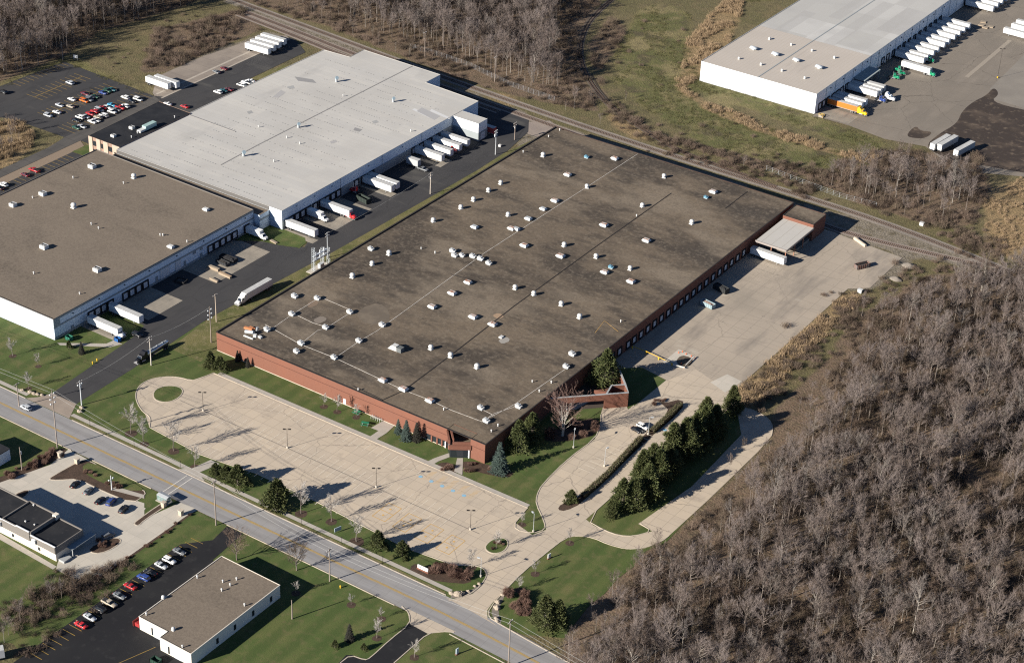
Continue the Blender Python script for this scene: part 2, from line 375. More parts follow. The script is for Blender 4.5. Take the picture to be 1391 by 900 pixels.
M_pale = mat('pale_concrete', (.50, .455, .385), [dict(k='cell', st=(1/4.5, 1/4.5, 0), lo=0, hi=1, c=(.43, .4, .34), amt=.7), dict(k='n', s=.12, lo=.45, hi=.7, c=(.38, .35, .3), amt=.6), dict(k='joint', st=(1/4.5, 1/4.5, 1), w=.022, c=(.3, .28, .24), amt=.6)])
M_dcyard = mat('worn_yard', (.215, .185, .15), [dict(k='n', s=.025, lo=.35, hi=.7, c=(.17, .15, .125), amt=.8), dict(k='n', s=.12, st=(1, .3, 1), lo=.5, hi=.7, c=(.25, .215, .175), amt=.6), dict(k='n', s=.5, lo=.6, hi=.75, c=(.12, .105, .09), amt=.4), dict(k='crack', s=.04, w=.004, c=(.1, .085, .07), amt=.8), dict(k='joint', st=(1/9, 1/9, 1), w=.012, c=(.12, .1, .085), amt=.5)])
M_mud = mat('dark_mud', (.05, .038, .03), [dict(k='n', s=.06, lo=.5, hi=.7, c=(.12, .09, .065)), dict(k='n', s=.3, lo=.55, hi=.7, c=(.2, .155, .11), amt=.6)], rough=.75)
M_yel = mat('yellow_paint', (.42, .27, .05), [dict(k='n', s=.8, lo=.4, hi=.7, c=(.3, .21, .09))])
M_yelc = mat('worn_yellow_paint', (.58, .34, .085), [dict(k='n', s=1.2, lo=.4, hi=.65, c=(.46, .34, .2), amt=.45)])
M_whp = mat('white_paint', (.62, .6, .55), [dict(k='n', s=1, lo=.4, hi=.7, c=(.5, .46, .4))])
M_faint = mat('faded_paint', (.66, .59, .48), [dict(k='n', s=.8, lo=.45, hi=.65, c=(.55, .47, .37))])
M_blue = mat('blue_paint', (.22, .42, .56), [dict(k='n', s=2, lo=.45, hi=.7, c=(.3, .38, .42), amt=.6)])
M_mulch = mat('mulch', (.06, .04, .03), [dict(k='n', s=2, lo=.4, hi=.7, c=(.1, .065, .045)), dict(k='n', s=.3, lo=.5, hi=.7, c=(.04, .028, .02))], bump=(5, .8, .1), rough=.95)
M_gravel = mat('rail_ballast', (.24, .21, .178), [dict(k='n', s=.12, lo=.4, hi=.6, c=(.29, .25, .21)), dict(k='n', s=1.5, lo=.45, hi=.75, c=(.11, .095, .085), amt=.7)], bump=(4, .7, .1), rough=.95)
M_ballast2 = mat('pink_ballast', (.30, .25, .21), [dict(k='n', s=.15, lo=.4, hi=.7, c=(.24, .2, .175)), dict(k='n', s=1.8, lo=.45, hi=.75, c=(.15, .125, .11), amt=.6)], bump=(4, .7, .1), rough=.95)
M_rail = mat('rail_steel', (.09, .055, .04), rough=.6)
M_tie = mat('sleepers', (.075, .055, .045), [dict(k='n', s=3, c=(.05, .04, .035))])

# ---- lawns (z 0)
c1 = crop(0, 450, S); c5 = crop(0, 675, S); c6 = crop(350, 675, S); c7 = crop(700, 675, S); c3 = crop(700, 450, S); c8 = crop(1041, 225, S); c4 = crop(1041, 0, S); cA = crop(0, 0, S)
sheet('lawn', [(-260, -67.6), (-260, -30), (-180, -30), (-180, 12), (-124, 14), (-124, 1), (1, 1), (1, 60)] + GP([(905, 516), (1000, 560), (1030, 600), (905, 736), (877, 748), (861, 769), (838, 786), (821, 806), (800, 822), (778, 850), (766, 866)]) + [(62, -68.6)], 0.0, M_lawn)
sheet('lawn', [(-330, -81.2), (-330, -200), (-110, -200), (-60, -165), (60, -190), (110, -120), (84, -86), (60, -81.2)], 0.0, M_lawn)
sheet('grass_strip', [(-140, -10), (-124, -10), (-124, 236), (-134, 236), (-137.5, 205), (-138, 160), (-139, 90), (-143, 20)], 0.012, M_dry)
sheet('grass_strip', [(-126, 236), (-140, 236), (-148, 246), (-140, 255), (-126, 249), (-100, 243), (0, 237), (0, 236)], 0.004, M_ballast2)
sheet('grass_island', [(-178, 70), (-178, 90), (-158, 90), (-153, 88), (-152, 82), (-165, 80)], 0.05, M_lawn)
# mown verge between road and sidewalk stays lawn; worn strip along the kerb
sheet('verge', [(-136, -67.3), (-136, -65.9), (31, -65.9), (31, -67.3)], 0.01, M_dry)

# ---- road
def road_y(x): return 0 if x < 20 else -((x-20)/60)**2*3.2
xs = [-330, -250, -170, -100, -50, 0, 20, 35, 50, 65, 80, 100, 130, 170]
sheet('road', [(x, -67.4+road_y(x)) for x in xs]+[(x, -80.9+road_y(x)*.4) for x in reversed(xs)], .022, M_road)
mb = MB()
for off in (-.16, .16): ribbon(mb, [(x, -74.9+off+road_y(x)*.7) for x in xs], .17, None, .05)
struct('road_markings', mb, M_yel)
mb = MB(); ribbon(mb, [(x, -75.0+road_y(x)*.7) for x in xs], 1.1, None, .04)
struct('road_markings', mb, mat('worn_centre_band', (.33, .26, .16), [dict(k='n', s=1.5, st=(.2, 1, 1), lo=.45, hi=.6, c=(.27, .24, .2))]))
mb = MB()
for xa, ya, xb, yb in ((-77.6, -68, -77.6, -80.7), (-75.2, -68, -75.2, -80.7)): ribbon(mb, [(xa, ya), (xb, yb)], .32, None, .056)
struct('crosswalk_lines', mb, M_whp)
# kerbs of the road
mb = MB()
ribbon(mb, [(x, -67.3) for x in (-330, -157)], .35, -.05, .12); ribbon(mb, [(-133.5, -67.3), (32, -67.2)], .35, -.05, .12)
ribbon(mb, [(53, -68.6), (65, -69.8), (80, -71), (100, -73.5), (170, -88)], .35, -.05, .12)
ribbon(mb, [(x, -81.0) for x in (-330, -120)], .3, -.05, .12); ribbon(mb, [(-111, -81), (-82, -81)], .3, -.05, .12)
ribbon(mb, [(-48, -81), (22, -81)], .3, -.05, .12); ribbon(mb, [(44, -82), (75, -83.5), (130, -90)], .3, -.05, .12)
struct('kerb', mb, M_kerb)
# sidewalk
mb = MB(); ribbon(mb, [(-330, -65.4), (-158, -65.2)], 1.7, None, .05); ribbon(mb, [(-136, -64.8), (32.2, -64.6)], 1.7, None, .05)
mb.poly([(-83, -67.2, .052), (-70, -67.2, .052), (-73.5, -65.4, .052), (-80.5, -65.4, .052)])
mb.poly([(-79.2, -64, .051), (-75.5, -64, .051), (-73.5, -56, .051), (-77.5, -56, .051)])
struct('sidewalk', mb, M_walk)

# ---- dark asphalt of the left side
sheet('driveway', [(-157, -67.2), (-135, -67.2), (-139.8, -59), (-151.9, -59), (-154, -64)], .034, mat('apron_brown', (.30, .245, .195), [dict(k='n', s=.2, lo=.4, hi=.7, c=(.24, .2, .165)), dict(k='cell', st=(1/3, 1/3, 0), lo=0, hi=1, c=(.33, .28, .23), amt=.5)]))
sheet('asphalt_yard', [(-151.9, -59.2), (-139.8, -59.2), (-140.5, -30), (-143.2, 15), (-139, 87.5), (-138, 120), (-136.9, 157), (-136.2, 190), (-137, 215), (-141, 238), (-150, 252), (-202, 252), (-202, 200), (-170, 200), (-170, 91), (-153.5, 90), (-151, 84), (-157, 80), (-180, 80), (-180, -2), (-159, -3.5), (-156.5, -12), (-155.5, -20)], .03, M_asph)
sheet('grass_island', [(-178, 71), (-178, 91), (-156, 90.6), (-152.6, 87), (-153, 82), (-160, 79), (-168, 77)], 0.06, M_lawn)
mb = MB()
for x0, x1, y0, y1 in ((-178, -160.3, -18.7, -11.5), (-178, -160.5, .5, 20), (-178, -159.5, 38.5, 72), (-168.3, -150.3, 88.5, 92.4), (-168.3, -150.2, 103.6, 129), (-168.3, -150.6, 143, 147.4), (-168.3, -151, 181, 190)):
    mb.poly([(x0, y0, .05), (x1, y0, .05), (x1, y1, .05), (x0, y1, .05)])
struct('dock_apron', mb, M_apron)
mb = MB(); mb.poly([(-176, -33, .05), (-174, -33.6, .05), (-158, -23, .05), (-156, -18.6, .05), (-160.5, -18.6, .05), (-161, -22, .05)])
struct('footpath', mb, M_walk)

# ---- upper left car park, drive and trailer lot
sheet('car_park', [(-420, 88), (-371.5, 118), (-369.6, 160.4), (-305.4, 157.8), (-305.4, 98), (-340, 97), (-352, 99), (-420, 60)], .03, M_asph)
sheet('car_park', [(-420, 20), (-420, 60), (-352, 99), (-340, 97), (-372, 80)], .031, M_asph)
M_drive = mat('old_drive', (.10, .093, .085), [dict(k='n', s=.2, st=(1, .2, 1), lo=.4, hi=.7, c=(.07, .066, .062)), dict(k='liney', st=(1, 1/7, 1), w=.03, c=(.05, .048, .045))])
sheet('driveway', [(-305.6, 157.8), (-297.5, 155), (-297.5, 20), (-303.5, 20), (-303.5, 86), (-305.6, 98)], .04, M_drive)
sheet('car_park', [(-297.5, 20), (-297.5, 40), (-292.5, 46), (-292.5, 89), (-281, 89.6), (-271, 86), (-270, 20)], .03, M_asph)
sheet('gravel_strip', [(-297.3, 45), (-291.6, 45), (-291.6, 88), (-292, 97), (-297.3, 100)], .045, mat('pea_gravel', (.26, .2, .145), [dict(k='n', s=2, c=(.2, .155, .115))]))
sheet('lawn', [(-292, 89.4), (-283, 89.8), (-283, 102), (-288, 102), (-292, 98)], .05, M_lawn)
sheet('car_park', [(-297.5, 100), (-292, 100), (-288, 102), (-283.6, 102), (-283.6, 155), (-297.5, 155)], .031, M_asph)
sheet('trailer_lot', [(-305.4, 158), (-297.5, 155), (-283, 140), (-268, 141), (-268, 196), (-284, 198), (-284, 246), (-299, 256), (-306, 256), (-306, 160)], .034, M_asph)
sheet('trailer_lot', [(-321, 176), (-320.6, 208), (-315.5, 246), (-306, 257), (-301, 254), (-301.2, 160), (-306, 158), (-309, 160)], .045, mat('lot_concrete', (.27, .23, .19), [dict(k='n', s=.08, lo=.4, hi=.7, c=(.2, .17, .145)), dict(k='liney', st=(1, 1/8, 1), w=.02, c=(.14, .12, .1))]))
mb = MB(); ribbon(mb, [(-306.5, 160), (-306.5, 250)], 1.3, None, .055); ribbon(mb, [(-301.4, 158), (-301.4, 250)], .9, None, .055)
struct('lot_markings', mb, mat('pale_strip', (.42, .37, .31), [dict(k='n', s=.4, c=(.34, .3, .25))]))
sheet('lawn', [(-284, 197), (-266.5, 196), (-266.5, 232), (-270, 233), (-282, 226)], .045, M_dry)
# stall lines
mb = MB()
for xc, y0, y1, n in ((-349.3, 121, 153, 11), (-329.7, 109.5, 153, 16), (-310.6, 104, 155, 18)):
    if xc != -310.6: ribbon(mb, [(xc, y0), (xc, y1)], .22, None, .055)
    for k in range(n):
        y = y0+(y1-y0)*k/(n-1); ribbon(mb, [(xc-5.6, y), (xc+5.6, y)], .16, None, .055)
for k in range(12): ribbon(mb, [(-369.4, 126+k*2.9), (-363.8, 126+k*2.9)], .16, None, .055)
for k in range(13): ribbon(mb, [(-291.5, 50+k*2.9), (-286.3, 50+k*2.9)], .16, None, .055)
for k in range(5): ribbon(mb, [(-296.5+k*1.2, 45.6), (-295.5+k*1.2, 43.2)], .2, None, .055)
ribbon(mb, [(-296.6, 46), (-286.5, 46)], .2, None, .055); ribbon(mb, [(-296.6, 43), (-286.5, 43)], .2, None, .055)
for k in range(6): ribbon(mb, [(-289, 104+k*2.9), (-284, 104+k*2.9)], .16, None, .055)
struct('stall_lines', mb, M_yel)

# ---- main car park
circ = chaikin(GP([(185, 528), (184, 545), (192, 560), (203, 564), (203, 578), (240, 600), (250, 560), (245, 520), (290, 507), (250, 515), (225, 511), (198, 516)]), 2)
P_lot = GP([(290, 506.5), (717, 689.5), (700, 709.5), (723, 726)]) + GP([(742, 719), (738, 707), (728, 684), (729, 672), (736, 658), (770, 624), (808, 596), (816, 577), (816, 563), (821, 545), (800, 530), (840, 520), (853, 556), (905, 516), (945, 500), (1002, 540), (1003, 552), (990, 556), (900, 615), (796, 705), (806, 713), (821, 720), (841, 727), (861, 728), (886, 721), (867, 711), (940, 660), (1007, 590), (1000, 550), (1015, 554), (1032, 560), (1045, 570), (1050, 580), (1048, 592), (1030, 613), (964, 677), (909, 727), (899, 735), (876, 744), (851, 745.5), (826, 739), (806, 730), (785, 727), (768, 730), (740, 752), (712, 775), (690, 797), (669, 818), (662, 828), (662, 840)])
P_lot += [(54, -70.0), (44, -69.0), (32.5, -68.3)] + GP([(614, 813.5), (642, 806), (655, 795), (661, 783), (658, 774), (652, 768), (618, 767.5), (551, 744), (418, 675), (348, 643), (300, 627), (272, 617), (203, 580), (190, 540)])
sheet('car_park', P_lot, .03, M_conc)
circ = chaikin(GP([(183, 540), (187, 524), (205, 514), (228, 511), (252, 514), (272, 517), (300, 512), (300, 560), (260, 605), (203, 580), (206, 566), (192, 558)]), 3)
sheet('car_park', circ, .034, M_conc)
isl = chaikin(GP([(208, 541), (209, 530), (222, 524), (240, 524), (249, 529), (246, 538), (232, 546), (218, 546)]), 2)
def island(P, name='lawn', m=M_lawn, kerb=True, h=.12):
    mb = MB(); mb.prism(P, .02, h); struct(name, mb, m)
    if kerb:
        mk = MB(); ribbon(mk, P, .35, .02, h+.02, closed=True); struct('kerb', mk, M_kerb)
island(isl)
mk = MB()
ribbon(mk, chaikin(GP([(290, 506.5), (262, 518), (246, 512.5), (226, 511), (202, 515), (187, 525), (183, 540), (192, 558), (205, 566), (203, 580)]), 2, closed=False), .3, .0, .14)
ribbon(mk, GP([(290, 506.5), (717, 689.5), (700, 709.5)]), .35, .0, .14)
ribbon(mk, GP([(203, 580), (272, 617), (300, 627), (348, 643), (418, 675), (551, 744), (618, 767.5)])+chaikin(GP([(618, 767.5), (652, 768), (661, 776), (660, 786), (642, 806), (609, 816)]), 2, closed=False), .3, .0, .14)
ribbon(mk, chaikin(GP([(700, 709.5), (700, 719), (723, 724), (741, 719), (739, 707), (728, 684), (729, 672), (736, 658), (770, 624), (808, 596), (816, 577), (816, 563)]), 1, closed=False), .3, .0, .14)
ribbon(mk, chaikin(GP([(676, 845), (664, 838), (664, 826), (690, 797), (712, 775), (740, 752), (768, 730), (785, 727), (806, 730), (826, 739), (851, 745.5), (876, 744), (899, 735), (909, 727)]), 1, closed=False), .3, .0, .14)
ribbon(mk, chaikin(GP([(870, 711), (886, 721), (861, 728), (841, 727), (821, 720), (796, 705.5), (850, 657), (900, 612)]), 1, closed=False), .3, .0, .14)
ribbon(mk, chaikin(GP([(1003, 552), (1026, 557), (1045, 569), (1050, 580), (1048, 592)]), 1, closed=False), .3, .0, .14)
struct('kerb', mk, M_kerb)
# paler walk along the building side of the car park
mb = MB(); ribbon(mb, [(-113, -12.0), (26.4, -11.7)], 2.2, None, .07)
mb.poly([(x, y, .068) for x, y in GP([(555, 592), (575, 598), (548, 583), (540, 578), (520, 573)])]) if 0 else None
struct('footpath', mb, M_walk)
sheet('footpath', GP([(499, 595), (514, 585), (504, 581), (521, 571), (537, 577), (525, 588), (509, 598)]), .075, M_walk)
sheet('footpath', GP([(575, 629), (590, 622), (610, 615), (612, 620), (596, 626), (584, 633)]), .075, M_walk)
sheet('footpath', GP([(617, 640), (621, 622), (629, 622), (628, 645)]), .075, M_walk)
# markings of the car park
mb = MB()
for k in range(34): ribbon(mb, [(-96+k*3.0, -20), (-96+k*3.0, -14.4)], .2, None, .05) if not (-15 < -96+k*3.0 < 8) else None
for k in range(36): ribbon(mb, [(-96+k*3.0, -40), (-96+k*3.0, -29)], .2, None, .05)
ribbon(mb, [(-96, -34.5), (12, -34.5)], .14, None, .05)
for k in range(24): ribbon(mb, [(-92+k*3.0, -54.5), (-92+k*3.0, -49.5)], .2, None, .05)
struct('stall_lines', mb, M_faint)
mb = MB(); ribbon(mb, [(-112, -34.4), (22, -34.4)], .3, None, .056); struct('pavement_joint', mb, mat('tar_joint', (.22, .19, .16)))
mb = MB()
for k in range(5):
    cx, cy = -13.2+k*4.62, -19.9; pts = [(cx+.75*math.cos(t*math.pi/8), cy+.75*math.sin(t*math.pi/8), .06) for t in range(16)]; mb.poly(pts)
for cx, cy in ((39.8, 57.2),): mb.poly([(cx+.8*math.cos(t*math.pi/8), cy+.8*math.sin(t*math.pi/8), .06) for t in range(16)])
struct('parking_symbols', mb, M_blue)
mb = MB()
for k in range(5):
    for j in range(7): ribbon(mb, [(-11.9+k*4.62, -20.5+j*.85), (-10.2+k*4.62, -19.3+j*.85)], .13, None, .058)
struct('hatched_bays', mb, M_yelc)
mb = MB()                                                    # painted ball courts
for k, (x0, y0) in enumerate(((-12.6, -48), (-3.6, -48.6), (5.8, -49), (15.0, -49.6))):
    x1, y1 = x0+5.4, y0+9.2
    for a, b in (((x0, y0), (x1, y0)), ((x1, y0), (x1, y1)), ((x1, y1), (x0, y1)), ((x0, y1), (x0, y0)), ((x0, (y0+y1)/2), (x1, (y0+y1)/2))): ribbon(mb, [a, b], .22, None, .057)
    for yy in (y0+2.6, y1-2.6): mb.poly([((x0+x1)/2+.42*math.cos(t*.785), yy+.42*math.sin(t*.785), .057) for t in range(8)])
struct('painted_courts', mb, M_yelc)
mb = MB()
for k in range(14): ribbon(mb, [(27.5+k*.62, 18+k*3.0), (32.5+k*.62, 18+k*3.0)], .2, None, .05)
struct('stall_lines', mb, M_faint)

# ---- concrete yard on the right of the big building
sheet('loading_yard', GP([(1139, 318), (1160, 326), (1226, 350), (1182, 391), (1152, 392), (1089, 449), (1001, 527), (1003, 541), (945, 501), (905, 517)])+[(17, 67), (8, 78), (0, 78), (0, 236), (22, 236)], .04, M_yard)
sheet('yard_patch', GP([(965, 519), (988, 508), (1008, 518), (985, 533)]), .05, M_pale)
sheet('yard_patch', GP([(900, 492), (922, 474), (948, 486), (930, 502)]), .046, M_pale)
sheet('lawn', GP([(841, 500), (872, 499), (905, 516), (862, 551), (853, 545)]), .05, M_lawn)

# ---- DC yard at the upper right
sheet('truck_yard', GP([(1119, 161), (1154, 171), (1202, 189), (1257, 199), (1300, 232), (1391, 240), (1600, 290), (1800, -60)])+[(-42, 620), (-42, 340)], .03, M_dcyard)
sheet('wet_ground', chaikin(GP([(1255, 200), (1275, 182), (1300, 168), (1306, 152), (1322, 138), (1340, 130), (1350, 118), (1358, 128), (1345, 138), (1391, 150), (1600, 190), (1600, 270), (1391, 235), (1320, 222), (1285, 215)]), 2), .045, M_mud)
sheet('wet_ground', chaikin(GP([(1230, 184), (1244, 170), (1250, 178), (1268, 179), (1258, 188), (1240, 188)]), 2), .046, M_mud)
sheet('dock_apron', [(-42.3, 343), (-24, 343), (-24, 354), (-42.3, 356)], .045, M_apron)
mb = MB(); ribbon(mb, GP([(1372, 55), (1345, 78), (1313, 105)]), 2.2, None, .05); struct('yard_joint', mb, mat('pale_joint', (.3, .26, .21)))
sheet('yard_patch', GP([(1345, 120), (1391, 75), (1450, 90), (1450, 140), (1391, 147), (1350, 135)]), .042, mat('yard_grey', (.25, .225, .19), [dict(k='n', s=.05, c=(.2, .18, .155))]))

# ---- lower left: pale concrete car park, sidewalk lots
sheet('car_park', GP([(0, 655), (68, 631), (93, 610), (122, 625), (109, 626), (68, 651), (140, 665), (196, 683), (196, 699), (181, 711), (245, 682), (270, 692), (258, 697), (118, 795), (76, 773), (79, 762), (110, 737), (0, 700), (-40, 690), (-40, 668)]), .03, M_pale)
sheet('car_park', GP([(0, 672), (68, 650), (100, 648), (198, 690), (180, 712), (150, 740), (112, 750), (60, 700), (0, 690)]), .033, M_pale)
island(chaikin(GP([(66, 651), (72, 646), (108, 626), (120, 624), (150, 643), (195, 665), (198, 672), (180, 683), (140, 667), (106, 650), (78, 652)]), 1), 'planting_bed', M_mulch, True, .1)
sheet('lawn', chaikin(GP([(109, 636), (122, 626), (160, 645), (194, 662), (193, 667), (165, 665), (125, 650)]), 1), .13, M_lawn)
island(chaikin(GP([(181, 711), (190, 704), (212, 688), (232, 677), (233, 682), (196, 706), (188, 714)]), 1), 'planting_bed', M_mulch, True, .1)
island(chaikin(GP([(118, 745), (150, 730), (164, 731), (163, 738), (145, 749), (128, 752)]), 1), 'planting_bed', M_mulch, True, .1)
island(chaikin(GP([(2, 686), (20, 671), (38, 664), (40, 670), (22, 682), (4, 693)]), 1), 'planting_bed', M_mulch, True, .1)
sheet('footpath', GP([(150, 665), (158, 661), (196, 672), (196, 677)]), .14, M_walk)
sheet('footpath', GP([(-10, 727), (0, 724), (77, 769), (72, 773)]), .05, M_walk)
sheet('planting_bed', chaikin(GP([(258, 697), (268, 692), (250, 706), (170, 762), (122, 797), (118, 794)]), 1), .02, M_mulch)
# planting bank in the lower left corner and along the first drive
sheet('planting_bed', chaikin(GP([(-20, 655), (20, 640), (70, 613), (86, 608), (92, 612), (68, 630), (0, 661), (-20, 668)]), 1), .025, M_mulch)

# ---- south-east: fresh asphalt
sheet('car_park', [(-53, -190), (-53, -98)] + GP([(289, 733)]) + [(-47.5, -81.5), (-40.5, -81.5), (-39, -98), (-33.7, -99), (-33.5, -137.3), (-21.7, -137.3), (-21.7, -140.7), (-9.1, -140.7), (-5, -152), (-5, -190)], .03, M_asph_new)
mb = MB()
for k in range(27): ribbon(mb, [(-52.6, -165+k*2.75), (-47.2, -165+k*2.75)], .16, None, .05)
ribbon(mb, [(-33.4, -120), (-33.4, -98)], .2, None, .05); ribbon(mb, [(-30, -160), (-24, -140.5)], .15, None, .05)
struct('stall_lines', mb, M_yel)
drv = GP([(556, 846), (566, 851), (581, 859), (560, 878), (535, 900)]) + [(28, -130), (8, -130)] + GP([(455, 905), (470, 889), (478, 889), (496, 896), (503, 893), (530, 868)])
sheet('driveway', drv, .032, M_asph_new)
sheet('driveway', GP([(545, 824), (553, 826), (557, 847), (581, 860), (612, 857), (617, 858)])+[(45, -79.9), (24, -79.9)], .034, M_conc)
mk = MB(); ribbon(mk, chaikin(GP([(546, 823), (556, 832), (557, 847), (530, 868), (503, 893), (496, 896), (476, 889), (462, 900)]), 1, closed=False), .3, 0, .13)
ribbon(mk, chaikin(GP([(617, 858), (600, 857), (581, 860), (560, 878), (535, 900)]), 1, closed=False), .3, 0, .13); struct('kerb', mk, M_kerb)

# ---- railway
def track(name, P, gauge=1.5, ties=True, m=None, w=4.2, z=.05):
    P = chaikin(P, 2, closed=False); mb = MB(); ribbon(mb, P, w, None, z); struct('ballast', mb, m or M_gravel)
    mb = MB()
    L = [0]
    for a, b in zip(P, P[1:]): L.append(L[-1]+math.dist(a, b))
    if ties:
        d = 0; i = 0
        while d < L[-1]:
            while L[i+1] < d: i += 1
            t = (d-L[i])/(L[i+1]-L[i]); x = P[i][0]+(P[i+1][0]-P[i][0])*t; y = P[i][1]+(P[i+1][1]-P[i][1])*t
            an = math.atan2(P[i+1][1]-P[i][1], P[i+1][0]-P[i][0]); mb.box(x-.14, x+.14, y-1.25, y+1.25, z-.02, z+.1, an, bottom=False); d += .85
        struct('railway_sleepers', mb, M_tie)
    mb = MB()
    for s in (-1, 1):
        Q = []
        for i in range(len(P)):
            a = Vector(P[max(i-1, 0)]); b = Vector(P[min(i+1, len(P)-1)]); d = (b-a).normalized(); Q.append((P[i][0]-d.y*s*gauge/2, P[i][1]+d.x*s*gauge/2))
        ribbon(mb, Q, .12, z+.1, z+.26)
    struct('railway_rails', mb, M_rail)
main_rail = [(-420, 283), (-362, 277.5), (-302, 272.5), (-230, 266), (-163, 261.5), (-120, 259.5), (-67, 258.2), (-24, 258.5), (31, 258.5), (84, 252), (140, 242)]
mb = MB(); ribbon(mb, chaikin(main_rail, 2, closed=False), 6.0, None, .0); struct('ballast', mb, M_gravel)
track('main', main_rail, z=.03)
track('siding', [(-345, 268.5), (-300, 264), (-263, 259.5), (-200, 254.5), (-160, 252.2), (-132, 250.5), (-80, 246.5), (-2, 241.5), (23, 238.5), (48, 241.5), (84.7, 248)], m=M_ballast2, z=.04, w=4.8)
track('siding', [(-345, 263.5), (-300, 259), (-263, 254), (-200, 250), (-165, 248)], m=M_ballast2, z=.045, w=4.8)
track('spur', GP([(860, -25), (831, 0), (813, 15), (796, 35), (787, 63), (789, 86), (801, 111), (816, 131), (833, 148), (886, 184), (926, 207)])+[(-45, 262), (-20, 259.5)], m=mat('dark_ballast', (.10, .085, .07), [dict(k='n', s=.3, c=(.15, .125, .1))]), z=.02, w=3.6)
mb = MB(); ribbon(mb, GP([(803, 100), (815, 122), (832, 143), (850, 158)]), 1.0, None, .015); struct('ditch', mb, mat('ditch_earth', (.05, .04, .03)))
# ================================================================ BUILDINGS
M_roofg = mat('gravel_roof', (.166, .129, .09), [
    dict(k='n', s=.022, lo=.38, hi=.66, c=(.128, .1, .072), amt=.9),
    dict(k='n', s=.022, st=(.55, 1.3, 1), lo=.48, hi=.58, c=(.045, .037, .03), amt=.88, d=7, r=.72), dict(k='n', s=.012, st=(.6, 1.5, 1), lo=.52, hi=.62, c=(.055, .048, .041), amt=.75, d=6, r=.7),
    dict(k='n', s=.05, st=(.6, 1.6, 1), lo=.53, hi=.63, c=(.05, .041, .033), amt=.7, d=6, r=.7), dict(k='n', s=.028, st=(.6, 1.2, 1), lo=.54, hi=.64, c=(.21, .17, .125), amt=.8), dict(k='n', s=1.1, lo=.42, hi=.7, c=(.085, .07, .055), amt=.6),
    dict(k='n', s=.7, lo=.5, hi=.7, c=(.22, .18, .135), amt=.5)], bump=(2.5, .35, .1), rough=.95)
M_roofb = mat('tan_gravel_roof', (.18, .146, .112), [dict(k='n', s=.03, lo=.4, hi=.65, c=(.145, .118, .092)), dict(k='n', s=.02, lo=.54, hi=.68, c=(.075, .063, .052), amt=.85), dict(k='n', s=.05, st=(.4, 1.2, 1), lo=.56, hi=.7, c=(.085, .07, .055), amt=.6), dict(k='v', s=.9, lo=.1, hi=.7, c=(.23, .19, .145), amt=.5), dict(k='n', s=1.8, lo=.4, hi=.75, c=(.1, .08, .062), amt=.5)], bump=(2.5, .35, .1), rough=.95)
M_roofw = mat('white_membrane', (.505, .484, .44), [dict(k='liney', st=(1, 1/3.05, 1), w=.07, c=(.36, .352, .335), amt=.45), dict(k='cell', st=(1/30, 1/3.05, 0), lo=0, hi=1, c=(.43, .42, .395), amt=.6), dict(k='n', s=.04, lo=.4, hi=.7, c=(.42, .403, .37), amt=.85),
    dict(k='n', s=.05, st=(1, .3, 1), lo=.62, hi=.72, c=(.33, .32, .3), amt=.5), dict(k='joint', st=(1/1.6, 1/6.1, 1), w=.16, c=(.3, .3, .29), amt=.0), dict(k='linex', st=(1/6.1, 1, 1), w=.02, c=(.4, .39, .36), amt=.5)], rough=.7)
M_roofdc = mat('pale_metal_roof', (.47, .42, .36), [dict(k='linex', st=(1/2.0, 1, 1), w=.1, c=(.39, .345, .295), amt=.7), dict(k='n', s=.04, lo=.4, hi=.7, c=(.42, .375, .32), amt=.7), dict(k='n', s=.2, st=(1, .1, 1), lo=.6, hi=.75, c=(.36, .32, .28), amt=.6)], rough=.6)
M_roofdc2 = mat('patched_roof', (.42, .41, .38), [dict(k='cell', st=(1/16, 1/24, 0), lo=.3, hi=.9, c=(.52, .51, .48), amt=.8), dict(k='cell', st=(1/7, 1/40, 0), lo=.5, hi=1, c=(.36, .35, .33), amt=.7), dict(k='n', s=.06, lo=.45, hi=.7, c=(.37, .36, .34), amt=.6)], rough=.7)
M_brick = mat('red_brick', (.182, .082, .056), [dict(k='linez', st=(1, 1, 1/.075), w=.16, c=(.15, .08, .06), amt=.5), dict(k='n', s=1.2, st=(1, 1, 4), lo=.4, hi=.7, c=(.145, .054, .033), amt=.7), dict(k='n', s=.08, lo=.45, hi=.7, c=(.2, .08, .05), amt=.5), dict(k='n', s=.5, st=(1.5, 1.5, .15), lo=.6, hi=.8, c=(.11, .048, .034), amt=.5)])
M_band = mat('dark_band', (.10, .042, .03), [dict(k='n', s=1.5, lo=.4, hi=.7, c=(.08, .034, .025))])
M_cope = mat('dark_coping', (.035, .03, .028))
M_white = mat('white_wall', (.72, .74, .75), [dict(k='n', s=.3, st=(1, 1, .2), lo=.5, hi=.8, c=(.6, .6, .58), amt=.4)])
M_greyband = mat('grey_band', (.4, .44, .47))
M_bluewall = mat('blue_grey_wall', (.58, .66, .73), [dict(k='n', s=.3, st=(1, 1, .15), lo=.5, hi=.8, c=(.5, .58, .65), amt=.5)])
M_basewall = mat('grey_base_wall', (.26, .29, .30), [dict(k='n', s=.4, st=(1, 1, .2), lo=.5, hi=.8, c=(.2, .22, .23), amt=.5)])
M_panel = mat('door_panel', (.55, .58, .6), [dict(k='linez', st=(1, 1, 1/.55), w=.08, c=(.4, .42, .44))])
M_seal = mat('dock_seal', (.018, .018, .02))
M_glass = mat('dark_glass', (.02, .025, .03), rough=.12, spec=.6)
M_trim = mat('grey_trim', (.33, .34, .34))
M_tan = mat('grey_fascia', (.26, .23, .21))
M_stonep = mat('peach_panel', (.27, .18, .135)); M_stonew = mat('cream_panel', (.4, .32, .25))
M_blackroof = mat('black_roof', (.016, .017, .02), [dict(k='n', s=.1, lo=.45, hi=.7, c=(.03, .03, .032)), dict(k='n', s=.6, lo=.6, hi=.75, c=(.06, .058, .055), amt=.4)], rough=.8)
